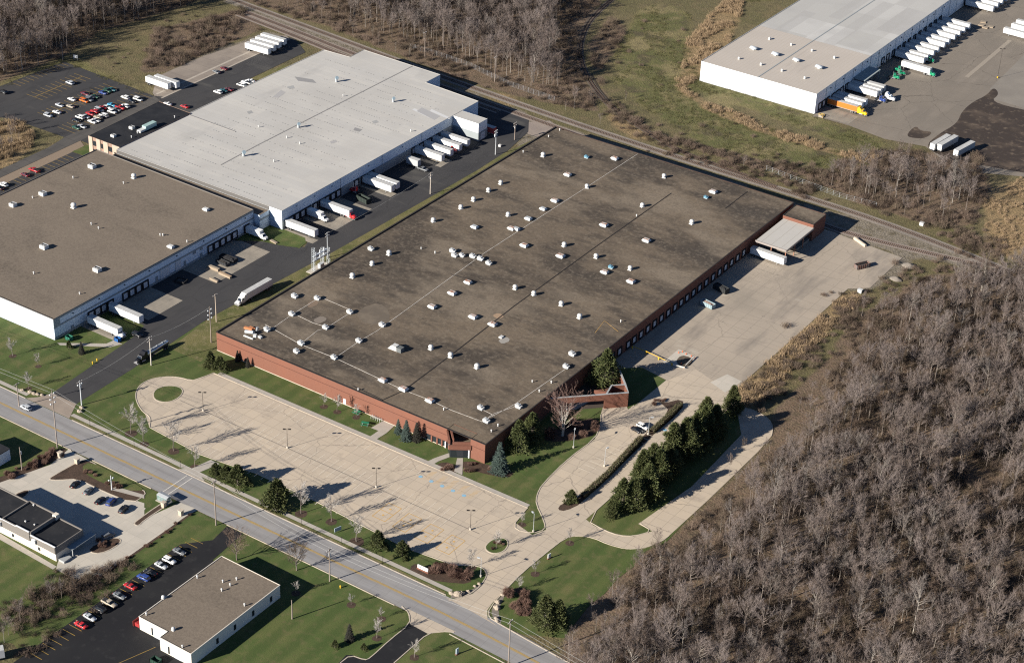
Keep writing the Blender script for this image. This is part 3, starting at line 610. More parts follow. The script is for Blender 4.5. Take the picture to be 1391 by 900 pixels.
M_steel = mat('galvanised', (.42, .44, .45), [dict(k='n', s=3, lo=.4, hi=.7, c=(.33, .35, .36), amt=.7)], rough=.5, metal=.4)
M_yellow = mat('safety_yellow', (.6, .38, .03))
M_black = mat('black_rubber', (.015, .015, .016))

EACH = {'door', 'window', 'post', 'canopy_post', 'window_pier', 'roller_door', 'pilaster', 'louvre', 'wall_unit', 'front_band', 'wall_lamp', 'downpipe', 'wall_band', 'tower_base'}
def part(name, m, parent, boxes):
    if name in EACH and len(boxes) > 1:
        for b in boxes: o = part(name, m, parent, [b])
        return o
    mb = MB()
    for b in boxes: mb.box(*b)
    return mb.build(name, m, parent)
def door_e(parent, x, y, z0, w, h, seal=True, m=None, name='dock_door'):
    """a dock door in a wall that faces +x: black seal round a pale panel"""
    if seal:
        f = part(name, M_seal, parent, [(x, x+.35, y-w/2-.5, y-w/2, z0, z0+h+.5), (x, x+.35, y+w/2, y+w/2+.5, z0, z0+h+.5), (x, x+.35, y-w/2, y+w/2, z0+h, z0+h+.5), (x, x+.4, y-w/2-.5, y+w/2+.5, z0-.5, z0)])
        part('door_panel', m or M_panel, f, [(x, x+.06, y-w/2, y+w/2, z0, z0+h)]); return f
    return part(name, m or M_panel, parent, [(x, x+.06, y-w/2, y+w/2, z0, z0+h)])

# ---------------- the big brick warehouse
main = empty('brick_warehouse', (-62, 118, 0), label='huge red brick warehouse with a stained brown gravel roof full of vents', cat='warehouse')
def own(o, p):
    o.parent = p; o.matrix_parent_inverse = Matrix.Translation(-Vector(p.location)); return o
class Sub:                                                   # builds parts in world coordinates under a thing that stands at loc
    pass
_build0 = MB.build
def _build(s, name, mats, parent=None, loc=None):
    if parent is not None and loc is None and parent.get('_w'):
        o = _build0(s, name, mats); o.parent = parent
        b = Vector((0, 0, 0)); q = parent
        while q is not None: b += Vector(q.location); q = q.parent
        o.location = -b; o['_w'] = 1; return o
    return _build0(s, name, mats, parent, loc)
MB.build = _build
main['_w'] = 1
H = 8.0
mb = MB(); ent = [(-16.6, 0), (-12.0, -1.2), (-6.2, 0)]
mb.prism([(-124.5, 0), (-16.4, 0), (-16.4, 4), (-6.2, 4), (-6.2, 0), (0, 0), (0, 236), (-124.5, 236)], 0, H, top=False)
mb.build('wall', M_brick, main)
mb = MB(); mb.poly([(-124.3, .2, H-.12), (-.2, .2, H-.12), (-.2, 235.8, H-.12), (-124.3, 235.8, H-.12)]); mb.build('roof', M_roofg, main)
part('coping', M_cope, main, [(-124.75, .2, -.12, .3, H, H+.14), (-124.75, .2, 235.7, 236.15, H, H+.14), (-124.75, -124.1, .3, 235.7, H, H+.32), (-.22, .2, .3, 235.7, H, H+.14)])
part('front_band', M_band, main, [(-124.53, -16.6, -.03, .05, 5.2, 5.42), (-6.1, .03, -.03, .05, 5.2, 5.42)])  # thin dark line across the front wall, set slightly proud of it
part('base_course', M_kerb, main, [(-124.6, -17, -.12, -.002, 0, .25)])
# roof lines: pipes and the expansion joints
mb = MB()
for P in ((G(362, 440, H), G(520, 441, H)),): pass
def roofline(pts, w=.2, h=.05, z=H-.1):
    mb = MB(); P = [tuple(G(x, y, H)[:2]) for x, y in pts]; ribbon(mb, P, w, z, z+h); return mb
M_pipe = mat('pale_pipe', (.6, .56, .5), [dict(k='n', s=1.2, lo=.45, hi=.6, c=(.36, .32, .27), amt=.7)])
for pts in ([(866, 209), (800, 252), (660, 342), (512, 449)], [(368, 447), (398, 426), (432, 405)], [(440, 405), (480, 422), (470, 428), (445, 444)], [(398, 425), (425, 438), (445, 444)], [(360, 440), (408, 467), (456, 486), (520, 516), (548, 529), (585, 543), (612, 556), (655, 572)], [(655, 572), (671, 561), (705, 550)], [(456, 485), (488, 463), (512, 449)], [(408, 467), (432, 448), (437, 447)], [(655, 571), (672, 563), (700, 548), (772, 498)], [(672, 564), (650, 553)]):
    roofline(pts).build('roof_pipe', M_pipe, main)
for pts in ([(912, 262), (806, 337), (700, 414), (612, 482), (548, 530), (519, 543)], [(520, 543), (480, 524)], [(1015, 260), (985, 283)], [(660, 385), (612, 372)]):
    roofline(pts, .34, .1).build('roof_seam', M_cope, main)
for pts in ([(808, 452), (821, 435), (840, 450)],): roofline(pts, .16, .03).build('painted_line', M_yelc, main)
for pts, m_ in ([(490, 418), (515, 410), (530, 422), (528, 440), (500, 440), (484, 430)], mat('worn_gravel', (.19, .155, .115), [dict(k='n', s=.15, lo=.35, hi=.6, c=(.13, .107, .082))])), ([(668, 428), (677, 424), (686, 429), (677, 433)], mat('tan_patch', (.33, .23, .15))), ([(424, 434), (437, 428), (446, 433), (432, 440)], mat('grey_patch', (.2, .17, .14))), ([(416, 412), (428, 406), (434, 412), (420, 418)], mat('brown_patch', (.19, .14, .1))), ([(676, 461), (688, 456), (694, 462), (682, 467)], mat('pale_patch', (.3, .28, .25))):
    mb = MB(); P = [tuple(G(x, y, H)[:2]) for x, y in pts][::-1]; P = chaikin(P, 1); mb.poly([(x, y, H-.113) for x, y in P]); mb.build('roof_patch', m_, main)
for y in (80, 85.2, 90.4, 96.9, 101.3, 106.5, 111.7, 116.9, 122.2, 127.6, 132.9, 137.9, 142.7, 147.9, 152.9, 158.5, 164.3, 169.8, 175, 180.2, 185.4, 190.8):
    door_e(main, 0.003, y, 1.1, 2.4, 2.6)
for xx in (-62.5, -66): pass
part('door', M_white, main, [(-63.1, -62.0, -.06, -.003, .1, 2.4)])
# ribbon window left of the entrance
part('window', M_glass, main, [(-25.5, -16.9, -.05, -.003, .3, 2.6)])
part('window_pier', M_brick, main, [(-23.2, -22.6, -.35, -.06, 0, 2.6), (-20.8, -20.2, -.35, -.06, 0, 2.6), (-18.7, -18.1, -.35, -.06, 0, 2.6)])
# angled entrance portal
mb = MB(); mb.prism([(-17.0, .3), (-16.2, .3), (-12.0, -4.2), (-12.6, -4.6)], 5.6, 7.4, bottom=True); mb.prism([(-15.4, .6), (-14.6, .6), (-11.2, -3.0), (-11.7, -3.3)], 5.8, 7.7, bottom=True)
mb.prism([(-12.6, -4.6), (-12.0, -4.9), (-5.6, -.4), (-6.1, .0)], 3.6, 5.3, bottom=True); mb.prism([(-11.7, -3.2), (-11.2, -3.5), (-6.1, .3), (-6.6, .6)], 4.9, 6.3, bottom=True)
mb.build('entrance_portal', M_brick, main)
mb = MB(); mb.prism([(-16.3, .2), (-12.0, -4.0), (-6.2, -.1), (-6.2, 3.8), (-16.3, 3.8)], 5.0, 5.2, bottom=True); mb.build('entrance_roof', M_roofg, main)
mb = MB(); mb.prism([(-16.35, .1), (-15.9, .3), (-11.8, -3.7), (-12.2, -4.1)], 0, 5.6); mb.build('glass_screen', M_glass, main)
mb = MB(); mb.prism([(-12.1, -3.9), (-11.8, -4.0), (-6.3, -.2), (-6.6, .1)], 0, 3.6); mb.build('glass_screen', M_glass, main)
part('post', M_white, main, [(-6.7, -6.25, -.55, -.1, 0, 3.7), (-17.0, -16.6, -.4, -.05, 0, 2.6)])
# loading annex at the far right corner
mb = MB(); mb.prism([(1.8, 222.4), (16.4, 222.4), (16.4, 234.6), (1.8, 234.6)], 0, 8, top=False); mb.build('annex_wall', M_brick, main)
mb = MB(); mb.poly([(2, 222.6, 7.95), (16.2, 222.6, 7.95), (16.2, 234.4, 7.95), (2, 234.4, 7.95)]); mb.build('annex_roof', M_roofg, main)
part('annex_coping', M_cope, main, [(1.7, 16.5, 222.2, 222.5, 8, 8.12), (1.7, 16.5, 234.5, 234.75, 8, 8.12), (16.2, 16.5, 222.5, 234.5, 8, 8.12), (1.7, 2, 222.5, 234.5, 8, 8.12)])
part('link_wall', M_brick, main, [(.02, 1.8, 222.8, 234, 0, 6.5)])
mb = MB(); mb.box(2.2, 16.6, 197, 222.35, 6.0, 6.5); mb.build('dock_canopy_roof', mat('canopy_roof', (.47, .45, .41), [dict(k='linex', st=(1/4.6, 1, 1), w=.04, c=(.3, .27, .23)), dict(k='n', s=.3, c=(.43, .41, .375), amt=.5)]), main)
part('dock_canopy_fascia', M_tan, main, [(2.0, 16.8, 196.7, 196.97, 5.75, 6.62), (16.62, 16.9, 196.7, 222.3, 5.75, 6.62)])
part('canopy_post', mat('rusty_steel', (.3, .15, .1)), main, [(x-.16, x+.16, y-.16, y+.16, 0, 5.98) for x, y in ((2.6, 197.6), (16.2, 197.6), (9.4, 197.6), (16.2, 206), (16.2, 214))])
part('dock_platform', M_apron, main, [(.05, 15.5, 210, 222.3, 0, 1.15)])
# courtyard wall on the east side
cw = empty('courtyard_wall', (12, 58, 0), label='tall brick courtyard wall jutting out from the side of the brick warehouse', cat='wall'); cw['_w'] = 1
def wallrun(P, t, z0, z1): 
    mb = MB(); ribbon(mb, P, t, z0, z1)
    a, b = P[0], P[-1]
    for p, q in ((P[0], P[1]), (P[-1], P[-2])):
        d = (Vector(q)-Vector(p)).normalized(); n = Vector((-d.y, d.x))*t/2; p = Vector(p)
        mb.quad((*(p+n), z0), (*(p-n), z0), (*(p-n), z1), (*(p+n), z1))
    return mb
wallrun([(.2, 41.4), (14.6, 55.8)], .5, 3.6, 6.1).build('wall', M_brick, cw)
wallrun([(14.6, 55.8), (20.8, 62.2), (17.0, 66.4), (7.2, 76.6)], .5, 0, 6.1).build('wall', M_brick, cw)
wallrun([(17.0, 66.2), (13.4, 62.6), (14.9, 56.6)], .45, 0, 6.1).build('wall', M_brick, cw)
wallrun([(.2, 41.4), (20.9, 62.3), (17.0, 66.4), (7.2, 76.6)], .7, 6.1, 6.22).build('coping', M_trim, cw)
wallrun([(17.0, 66.2), (13.4, 62.6), (14.9, 56.8)], .6, 6.1, 6.21).build('coping', M_trim, cw)
mb = MB(); mb.prism([(7, 61), (13, 63), (12.8, 67.5)], 0, 2.4); mb.build('sloped_brick_base', M_brick, cw)
sheet('courtyard_paving', [(0, 42), (20, 62), (7, 76), (0, 76)], .052, mat('dim_paving', (.07, .055, .045)))
sheet('footpath', [(2.5, 45), (7, 49), (8.5, 60), (6.8, 62), (5, 52)], .058, M_walk)

# ---------------- white warehouse
wh = empty('white_warehouse', (-215, 165, 0), label='broad white warehouse with a pale membrane roof and a loading tower', cat='warehouse'); wh['_w'] = 1
HW = 9.0
whP = [(-168.4, 90.3), (-168.4, 235), (-168.4, 235.2), (-201.2, 237.2), (-201.2, 249.3), (-249.6, 250.4), (-249.2, 238.6), (-265, 237.6), (-265.6, 138.8), (-264.3, 92.5), (-264.3, 90.3)]
mb = MB(); mb.prism(whP, 0, HW, top=False); mb.build('wall', M_bluewall, wh)
mb = MB(); mb.poly([(x, y, HW-.04) for x, y in whP]); mb.build('roof', M_roofw, wh)
mb = MB(); ribbon(mb, whP, .3, HW, HW+.1, closed=True); mb.build('roof_edge', M_roofw, wh)
part('base_wall', M_basewall, wh, [(-168.39, -168.2, 90.3, 214.3, 0, 4.3)])
part('roof_joint', M_trim, wh, [(-236.5, -236.0, 91, 250, HW-.03, HW+.05), (-208, -207.6, 91, 237, HW-.03, HW+.06)]) if 0 else None
mb = MB(); ribbon(mb, [tuple(G(x, y, HW)[:2]) for x, y in ((562, 89), (350, 197), (300, 224))], .5, HW-.03, HW+.05); ribbon(mb, [tuple(G(x, y, HW)[:2]) for x, y in ((254, 155), (320, 179))], .6, HW-.03, HW+.1); mb.build('roof_joint', mat('joint_strip', (.25, .24, .23)), wh)
mb = MB(); mb.prism([(-168.2, 214.4), (-153.6, 214.4), (-153.6, 221.6), (-168.2, 221.6)], 0, HW-.02, top=False); mb.build('tower_wall', M_white, wh)
mb = MB(); mb.poly([(-168.2, 214.5, HW-.03), (-153.7, 214.5, HW-.03), (-153.7, 221.5, HW-.03), (-168.2, 221.5, HW-.03)]); mb.build('tower_roof', M_roofw, wh)
part('tower_base', M_basewall, wh, [(-168, -153.55, 214.28, 214.37, 0, 4.2), (-153.58, -153.4, 214.37, 221.6, 0, 4.2)])
for y in (96.2, 100, 103.8, 107.5, 112.1, 116.3, 120.5, 124.5, 128.2, 141, 145.8, 152, 183.5, 189.5, 195.5, 201.5):
    door_e(wh, -168.18, y, 1.1, 2.5, 2.7)
part('door', M_panel, wh, [(-168.18, -168.1, 138.6, 139.8, 1.2, 3.3), (-153.38, -153.3, 216, 219.5, .1, 3.6)])
part('wall_lamp', M_basewall, wh, [(-168.4, -168.05, y-.25, y+.25, 7.2, 7.6) for y in (100, 112, 124, 150, 175, 200)])
part('downpipe', M_trim, wh, [(-168.4, -168.3, y-.1, y+.1, 4.3, 8.9) for y in (130, 160, 190)])
for pts, c_ in ([(563, 147), (585, 158), (583, 160), (560, 149)], (.55, .55, .54)), ([(586, 148), (612, 160), (610, 162), (584, 151)], (.55, .55, .54)), ([(573, 146), (598, 158), (590, 163), (566, 151)], (.36, .355, .35)), ([(400, 104), (425, 108), (430, 113), (405, 110)], (.26, .255, .25)), ([(370, 132), (382, 122), (388, 126), (378, 133)], (.36, .35, .34)), ([(482, 173), (492, 176), (488, 179), (480, 177)], (.25, .245, .24)), ([(448, 192), (456, 190), (458, 193), (450, 195)], (.36, .35, .34)), ([(335, 152), (341, 150), (344, 153), (338, 155)], (.3, .3, .29)), ([(505, 165), (511, 163), (514, 166), (508, 168)], (.33, .33, .32)), ([(390, 118), (398, 116), (400, 120), (393, 121)], (.33, .33, .32)):
    PZ = PZ+.004 if 'PZ' in globals() else HW-.035; mb = MB(); mb.poly([(x, y, PZ) for x, y in GP(pts, HW)][::-1]); mb.build('roof_patch', mat('membrane_patch', c_), wh)
mb = MB(); dots = random.Random(4)
for k in range(22):
    yy = 94+k*6.4+dots.uniform(-.3, .3); x0 = -262+dots.uniform(0, 30); x1 = -172-dots.uniform(0, 25); xx = x0
    while xx < x1:
        if dots.random() < .7: mb.poly([(xx, yy, HW+.02), (xx+.5, yy, HW+.02), (xx+.5, yy+.4, HW+.02), (xx, yy+.4, HW+.02)])
        xx += 1.5
o = mb.build('fastener_plates', mat('fastener_grey', (.26, .26, .255)), wh); o['kind'] = 'stuff'
# ---------------- office block in front of it
of = empty('office_block', (-274, 116, 0), label='two storey cream panelled office block with a black flat roof', cat='office'); of['_w'] = 1
mb = MB(); mb.prism([(-283.4, 92.4), (-264.5, 92.4), (-264.5, 139), (-284.8, 139.6)], 0, 9.4, top=False); mb.build('wall', M_stonep, of)
mb = MB(); mb.poly([(-283.2, 92.6, 9.35), (-264.6, 92.6, 9.35), (-264.6, 138.8, 9.35), (-284.6, 139.4, 9.35)]); mb.build('roof', M_blackroof, of)
part('pilaster', M_stonew, of, [(-283.6, -281.3, 92.1, 92.38, 0, 9.42), (-278.8, -276.4, 92.1, 92.38, 0, 9.42), (-274.4, -271.6, 92.1, 92.38, 0, 9.42), (-268.9, -264.4, 92.1, 92.38, 0, 9.42)])
for x0, x1 in ((-281, -279.2), (-276, -274.9), (-271.3, -269.2)):
    for z in (1.2, 5.4): part('window', M_glass, of, [(x0, x1, 92.2, 92.37, z, z+2.3)])
# ---------------- tan-roofed warehouse on the left
bw = empty('low_warehouse', (-225, 28, 0), label='long low warehouse with a tan gravel roof and pale blue grey banded walls', cat='warehouse'); bw['_w'] = 1
HB = 9.0
bP = [(-178.2, -32), (-178.2, 83.2), (-264.8, 85.6), (-272.5, 85.6), (-272.5, -40), (-240, -33)]
bP = [(-178.2, -32), (-178.2, 83.4), (-271.0, 84.6), (-271.0, -33.5)]
mb = MB(); mb.prism(bP, 0, HB, top=False); mb.build('wall', M_bluewall, bw)
mb = MB(); mb.poly([(x, y, HB-.05) for x, y in bP]); mb.build('roof', M_roofb, bw)
mb = MB(); ribbon(mb, bP, .25, HB, HB+.32, closed=True); mb.build('coping', mat('dull_coping', (.17, .155, .14)), bw)
part('wall_band', M_basewall, bw, [(-178.19, -178.08, -32.1, 83.4, 5.0, 5.7), (-178.19, -178.08, -32.1, 83.4, 8.2, 8.95), (-178.19, -178.07, -32.1, 83.4, 0, 1.1), (-178.19, -178.08, -32.1, -28.7, 5.7, 8.2)])
part('wall_band', M_greyband, bw, [(-271, -178.1, -33.7, -33.5, 5.0, 5.6)]) if 0 else None
mb = MB(); ribbon(mb, [(-271, -33.62), (-178.2, -32.12)], .1, 4.9, 5.5); ribbon(mb, [(-271, -33.62), (-178.2, -32.12)], .1, 0, .9); mb.build('wall_band', M_greyband, bw)
mb = MB(); ribbon(mb, [(-184, -32.12), (-178.2, -32.02)], .12, 5.5, 8.5); ribbon(mb, [(-271, -33.60), (-184, -32.10)], .11, 7.9, 8.5); mb.build('wall_band', M_greyband, bw)
for y in (-12.7, -9.2, -5.9, -2.2, 6.1, 9.8, 13.5, 17.4, 55.9, 59.7, 63.6, 67.2, 71, 78.6): door_e(bw, -178.06, y, 1.0, 2.5, 2.7)
part('roller_door', M_panel, bw, [(-178.08, -178.0, 26, 31.5, .9, 5), (-178.08, -178.0, 35, 38.2, .9, 5)])
part('door', M_basewall, bw, [(-178.08, -177.95, 23.4, 24.5, 1.1, 3.2), (-178.08, -177.95, 40, 41, 1.1, 3.2), (-178.08, -177.95, 49.7, 51, .4, 2.6), (-178.08, -177.95, -23.4, -22.2, .2, 2.4)])
part('louvre', M_basewall, bw, [(-178.08, -177.9, 45.6, 47.2, 4, 5), (-178.08, -177.9, 50, 51.2, 4, 5)])
part('wall_lamp', M_black, bw, [(-178.1, -177.7, y-.22, y+.22, 7.3, 7.6) for y in (-22, -8, 6, 20, 36, 52, 66, 78)])
mb = MB(); mb.prism([(-175.2, 83.8), (-175.2, 90.1), (-264.3, 90.1), (-264.3, 85.0), (-178, 83.8)], 0, 7.3, top=False); mb.build('lean_to_wall', M_bluewall, bw)
mb = MB(); mb.poly([(-175.2, 83.9, 7.28), (-175.2, 90.0, 7.28), (-264.3, 90.0, 7.28), (-264.3, 85.1, 7.28)]); mb.build('lean_to_roof', M_roofb, bw)
part('lean_to_band', M_basewall, bw, [(-175.19, -175.08, 83.8, 90.1, 4.6, 5.4)])
part('wall_band', mat('grey_parapet', (.11, .105, .10)), wh, [(-264.3, -175.3, 90.16, 90.28, 7.0, 8.98)])
# ---------------- distribution centre, upper right
dc = empty('distribution_centre', (-75, 470, 0), label='tall white distribution centre with a ribbed pale roof and a row of truck docks', cat='warehouse'); dc['_w'] = 1
HD = 10.6
mb = MB(); mb.prism([(-107, 343.2), (-42.5, 343.2), (-42.5, 640), (-107, 640)], 0, HD, top=False); mb.build('wall', M_white, dc)
mb = MB(); mb.poly([(-107, 343.2, HD-.03), (-42.5, 343.2, HD-.03), (-42.5, 405, HD-.03), (-107, 405, HD-.03)]); mb.build('roof', M_roofdc, dc)
mb = MB(); mb.poly([(-107, 405, HD-.02), (-42.5, 405, HD-.02), (-42.5, 640, HD-.02), (-107, 640, HD-.02)]); mb.build('roof', M_roofdc2, dc)
mb = MB(); ribbon(mb, [(-107, 343.2), (-42.5, 343.2), (-42.5, 640), (-107, 640)], .3, HD, HD+.15, closed=True); mb.build('roof_edge', M_trim, dc)
part('roof_joint', M_basewall, dc, [(-75.2, -74.7, 343.4, 640, HD-.02, HD+.08)])
part('base_strip', M_trim, dc, [(-107, -42.5, 343.08, 343.19, 0, .3)])  # solid grey trim strip along the foot of the front wall
mb = MB()
for k in range(26): mb.box(-42.52, -42.4, 354.5+k*10.2-.12, 354.5+k*10.2+.12, .2, HD-.1)
mb.build('panel_joint', M_basewall, dc)
for y in (348.5, 352.6, 357, 363, 368, 373, 378.5, 421.5, 427.6, 434.5, 441.2, 447.8, 454.6, 461.4, 468.2, 475, 481.8, 488.6, 495.4, 531, 538, 544, 551, 557, 563): door_e(dc, -42.45, y, 1.1, 2.6, 2.9)
part('wall_lamp', M_black, dc, [(-42.5, -42.2, 359+k*14-.3, 359+k*14+.3, 8.4, 8.9) for k in range(13)])
cn = part('dock_canopy', mat('green_canopy', (.3, .34, .33)), dc, [(-42.4, -36, 386, 404.5, 4.6, 5.0)])
part('canopy_post', M_steel, cn, [(-36.6, -36.3, 386.3, 386.6, 0, 4.6), (-36.6, -36.3, 404, 404.3, 0, 4.6), (-36.6, -36.3, 395, 395.3, 0, 4.6)])
# ---------------- small flat-roofed building, bottom
se = empty('flat_roofed_workshop', (-21, -118, 0), label='small white walled workshop with a tan gravel roof beside the parked cars at the bottom', cat='building'); se['_w'] = 1
sP = [(-33.6, -99.4), (-33.6, -137.2), (-21.8, -137.2), (-21.8, -140.6), (-9.2, -140.6), (-9.2, -99.6)][::-1]
mb = MB(); mb.prism(sP, 0, 4.9, top=False); mb.build('wall', mat('cream_wall', (.66, .62, .55), [dict(k='n', s=.5, st=(1, 1, .2), lo=.5, hi=.8, c=(.55, .51, .45), amt=.5)]), se)
mb = MB(); mb.poly([(x, y, 4.86) for x, y in sP]); mb.build('roof', M_roofb, se)
mb = MB(); ribbon(mb, sP, .3, 4.9, 5.05, closed=True); mb.build('roof_edge', mat('pale_edge', (.6, .55, .47)), se)
for y in (-104, -112.5, -121, -129): part('window', M_glass, se, [(-9.19, -9.1, y-.5, y+.5, 1.2, 3.2)])
for a in ((-28.6, -28.0), (-18.6, -18.0)): part('window', M_glass, se, [(a[0], a[1], -137.3 if a[0] < -22 else -140.7, -137.21 if a[0] < -22 else -140.61, .4, 3.2)])
part('door', M_panel, se, [(-27.6, -24.5, -137.3, -137.21, .05, 3.4), (-16, -13.2, -140.7, -140.61, .05, 3.2)])
# ---------------- shingled building, lower left
sw = empty('shingled_clinic', (-92, -121, 0), label='low cream building with grey shingled parapets and stepped black roofs at the lower left', cat='building'); sw['_w'] = 1
M_shing = mat('grey_shingle', (.17, .155, .14), [dict(k='linez', st=(1, 1, 1/.25), w=.15, c=(.11, .1, .092)), dict(k='n', s=3, c=(.2, .185, .165), amt=.5)])
M_crm = mat('cream_block', (.66, .6, .5), [dict(k='n', s=.8, lo=.5, hi=.8, c=(.55, .5, .42), amt=.4)])
mb = MB(); mb.box(-118, -78.4, -128.6, -116.6, 0, 3.2); mb.build('wall', M_crm, sw)
mb = MB()
for x0, x1, z in ((-118, -102.4, 6.0), (-102.4, -89.9, 6.6), (-89.4, -78.2, 5.6)):
    mb.box(x0, x1, -128.85, -128.55, 3.0, z); mb.box(x0, x1, -116.7, -116.4, 3.0, z)
mb.box(-78.45, -78.15, -128.85, -116.4, 3.0, 5.6); mb.box(-89.9, -89.4, -128.55, -116.7, 3.2, 6.6); mb.box(-102.5, -102.1, -128.55, -116.7, 3.2, 6.6); mb.build('shingled_parapet', M_shing, sw)
mb = MB(); mb.box(-118, -102.5, -128.5, -116.7, 3.3, 5.5); mb.box(-102.0, -89.95, -128.5, -116.7, 3.3, 6.1); mb.box(-89.35, -78.5, -128.5, -116.7, 3.3, 5.2); mb.build('roof', M_blackroof, sw)
mb = MB()
for x0, x1, z in ((-118, -102.4, 6.0), (-102.4, -95.9, 6.3), (-95.9, -89.9, 6.6), (-89.4, -82.6, 5.6), (-82.6, -78.2, 5.7)): mb.box(x0, x1, -128.95, -128.5, z, z+.15)
mb.build('white_coping', M_white, sw)
for x in (-106, -98, -86): part('window', M_glass, sw, [(x-.5, x+.5, -128.72, -128.61, 1, 2.2)])
part('window', M_glass, sw, [(-78.38, -78.3, -120, -119, 1, 2.6)])
for x in (-103.5, -87.5): part('wall_unit', M_white, sw, [(x-.7, x+.7, -129.6, -128.87, 3.4, 5.0)])
part('entrance_canopy', M_basewall, sw, [(-78.1, -75.6, -124.0, -113.5, 2.9, 3.1)])
part('canopy_post', M_trim, sw, [(-75.9, -75.65, -113.9, -113.65, .03, 2.9), (-75.9, -75.65, -123.9, -123.65, .03, 2.9)])
part('chimney', M_crm, sw, [(-90.6, -89.0, -117.8, -116.2, 5, 7.0)])
part('ramp', M_trim, sw, [(-78, -75.5, -128, -124.6, .03, .8)])
# ---------------- edge of a white building at the far left
lb = empty('white_shed', (-128, -97, 0), label='white flat roofed shed behind the planted bank beside the road', cat='shed'); lb['_w'] = 1
e0 = G(-12, 640); 
mb = MB(); mb.box(e0.x-14, e0.x, e0.y-1, e0.y+9, 0, 4.4); mb.build('wall', M_white, lb)
part('roof', M_blackroof, lb, [(e0.x-14.1, e0.x+.1, e0.y-1.1, e0.y+9.1, 4.41, 4.7)])
# ================================================================ ROOF EQUIPMENT
M_vent = mat('vent_white', (.55, .55, .53), [dict(k='n', s=2, lo=.5, hi=.8, c=(.42, .42, .41), amt=.6)], rough=.5)
M_rust = mat('rusty_top', (.45, .42, .39), [dict(k='n', s=.9, lo=.42, hi=.6, c=(.30, .13, .07)), dict(k='n', s=3, lo=.5, hi=.7, c=(.5, .45, .42), amt=.5)])
M_vgrey = mat('vent_grey', (.36, .38, .39)); M_vblue = mat('vent_blue', (.12, .25, .33)); M_tealv = mat('unit_green', (.3, .42, .4))
def vent_round():
    r = empty('roof_ventilator'); mb = MB(); mb.box(-.85, .85, -.85, .85, 0, .3); mb.lathe([(.78, .3), (.74, .95), (.7, 1.0)], 12); mb.build('base', M_vent, r)
    mb = MB(); mb.smooth = True; mb.lathe([(.72, .85), (.98, .92), (1.02, 1.2), (.95, 1.55), (.7, 1.85), (.3, 1.98), (.05, 2.0)], 14); mb.build('hood', M_vent, r); return r
def vent_square(top):
    r = empty('roof_hatch_vent'); part2('curb', M_vgrey, r, [(-1.15, 1.15, -.8, .8, 0, .5)])
    mb = MB(); mb.loft([[(-1.45, -1.05, .45), (1.45, -1.05, .45), (1.45, 1.05, .45), (-1.45, 1.05, .45)], [(-1.45, -1.05, .75), (1.45, -1.05, .75), (1.45, 1.05, .75), (-1.45, 1.05, .75)], [(-1.15, -.75, 1.15), (1.15, -.75, 1.15), (1.15, .75, 1.15), (-1.15, .75, 1.15)]]); mb.build('hood', M_vent, r)
    mb = MB(); mb.box(-1.1, 1.1, -.7, .7, 1.153, 1.2); mb.build('hood_top', top, r); return r
def part2(name, m, parent, boxes):
    mb = MB()
    for b in boxes: mb.box(*b)
    return mb.build(name, m, parent)
def ac_unit():
    r = empty('air_conditioner'); part2('curb', M_vgrey, r, [(-1.1, 1.1, -.75, .75, 0, .35)]); part2('cabinet', M_vent, r, [(-1.2, .5, -.8, .8, .353, 1.45)])
    mb = MB(); mb.prism([(.5, -.7), (1.3, -.7), (1.3, .7), (.5, .7)], .5, 1.05, bottom=True); mb.build('intake_hood', M_vent, r)
    mb = MB(); mb.lathe([(.4, 0), (.45, .15), (.3, .2)], 10, (-.35, 0, 1.45)); mb.build('fan', M_vgrey, r); return r
def pipe_vent():
    r = empty('vent_pipe'); mb = MB(); mb.lathe([(.22, 0), (.2, .8)], 8); mb.build('pipe', M_vent, r); mb = MB(); mb.lathe([(.34, .75), (.34, .9), (.1, 1.1)], 8); mb.build('cap', M_vent, r); return r
def top_ac():
    r = empty('rooftop_unit'); mb = MB(); mb.box(-1.4, 1.4, -1.2, 1.2, 0, 1.5); mb.build('cabinet', M_vent, r)
    for x in (-.7, .7): mb = MB(); mb.lathe([(.5, 1.5), (.5, 1.62), (.1, 1.64)], 10, (x, 0, 0)); mb.build('fan', M_black, r)
    return r
def q1(x0, y0, pts): return [(x0+x/S, y0+y/S) for x, y in pts]
A6 = lambda *p: q1(350, 225, p); A7 = lambda *p: q1(700, 225, p); B2 = lambda *p: q1(350, 450, p); B3 = lambda *p: q1(700, 450, p); A3 = lambda *p: q1(700, 0, p); A5 = lambda *p: q1(0, 225, p); A2 = lambda *p: q1(350, 0, p); A1 = lambda *p: q1(0, 0, p); A4 = lambda *p: q1(1041, 0, p); C1 = lambda *p: q1(0, 450, p); C5 = lambda *p: q1(0, 675, p); C6 = lambda *p: q1(350, 675, p); C7 = lambda *p: q1(700, 675, p); A8 = lambda *p: q1(1041, 225, p)
def scatter(proto, pts, zr, dz, fmt, cat, group, rz=0, jit=0.0, sc=1):
    objs = []
    for i, (x, y) in enumerate(pts):
        p = G(x, y, zr+dz); o = place(proto, i > 0, (p.x, p.y, zr), rz+random.uniform(-jit, jit), sc*random.uniform(.94, 1.06)); objs.append(o)
        tag(o, cat=cat, group=group)
    rank_labels(objs, fmt); return objs
HR = H-.12
scatter(vent_round(), A6((1312, 90), (1246, 130), (1165, 180), (1097, 223), (948, 293), (1352, 262), (709, 470), (618, 526), (511, 593), (1390, 655)) + A7((387, 110), (803, 55), (686, 212), (953, 304), (264, 425), (436, 487), (620, 551), (100, 688), (248, 743), (347, 812)) + B2((935, 85), (1041, 127), (1184, 187)) + A3((150, 835)), HR, .9,
        'round white ventilator on the brick warehouse roof, {} of these', 'roof vent', 'round ventilators on the brick warehouse roof', jit=.5)
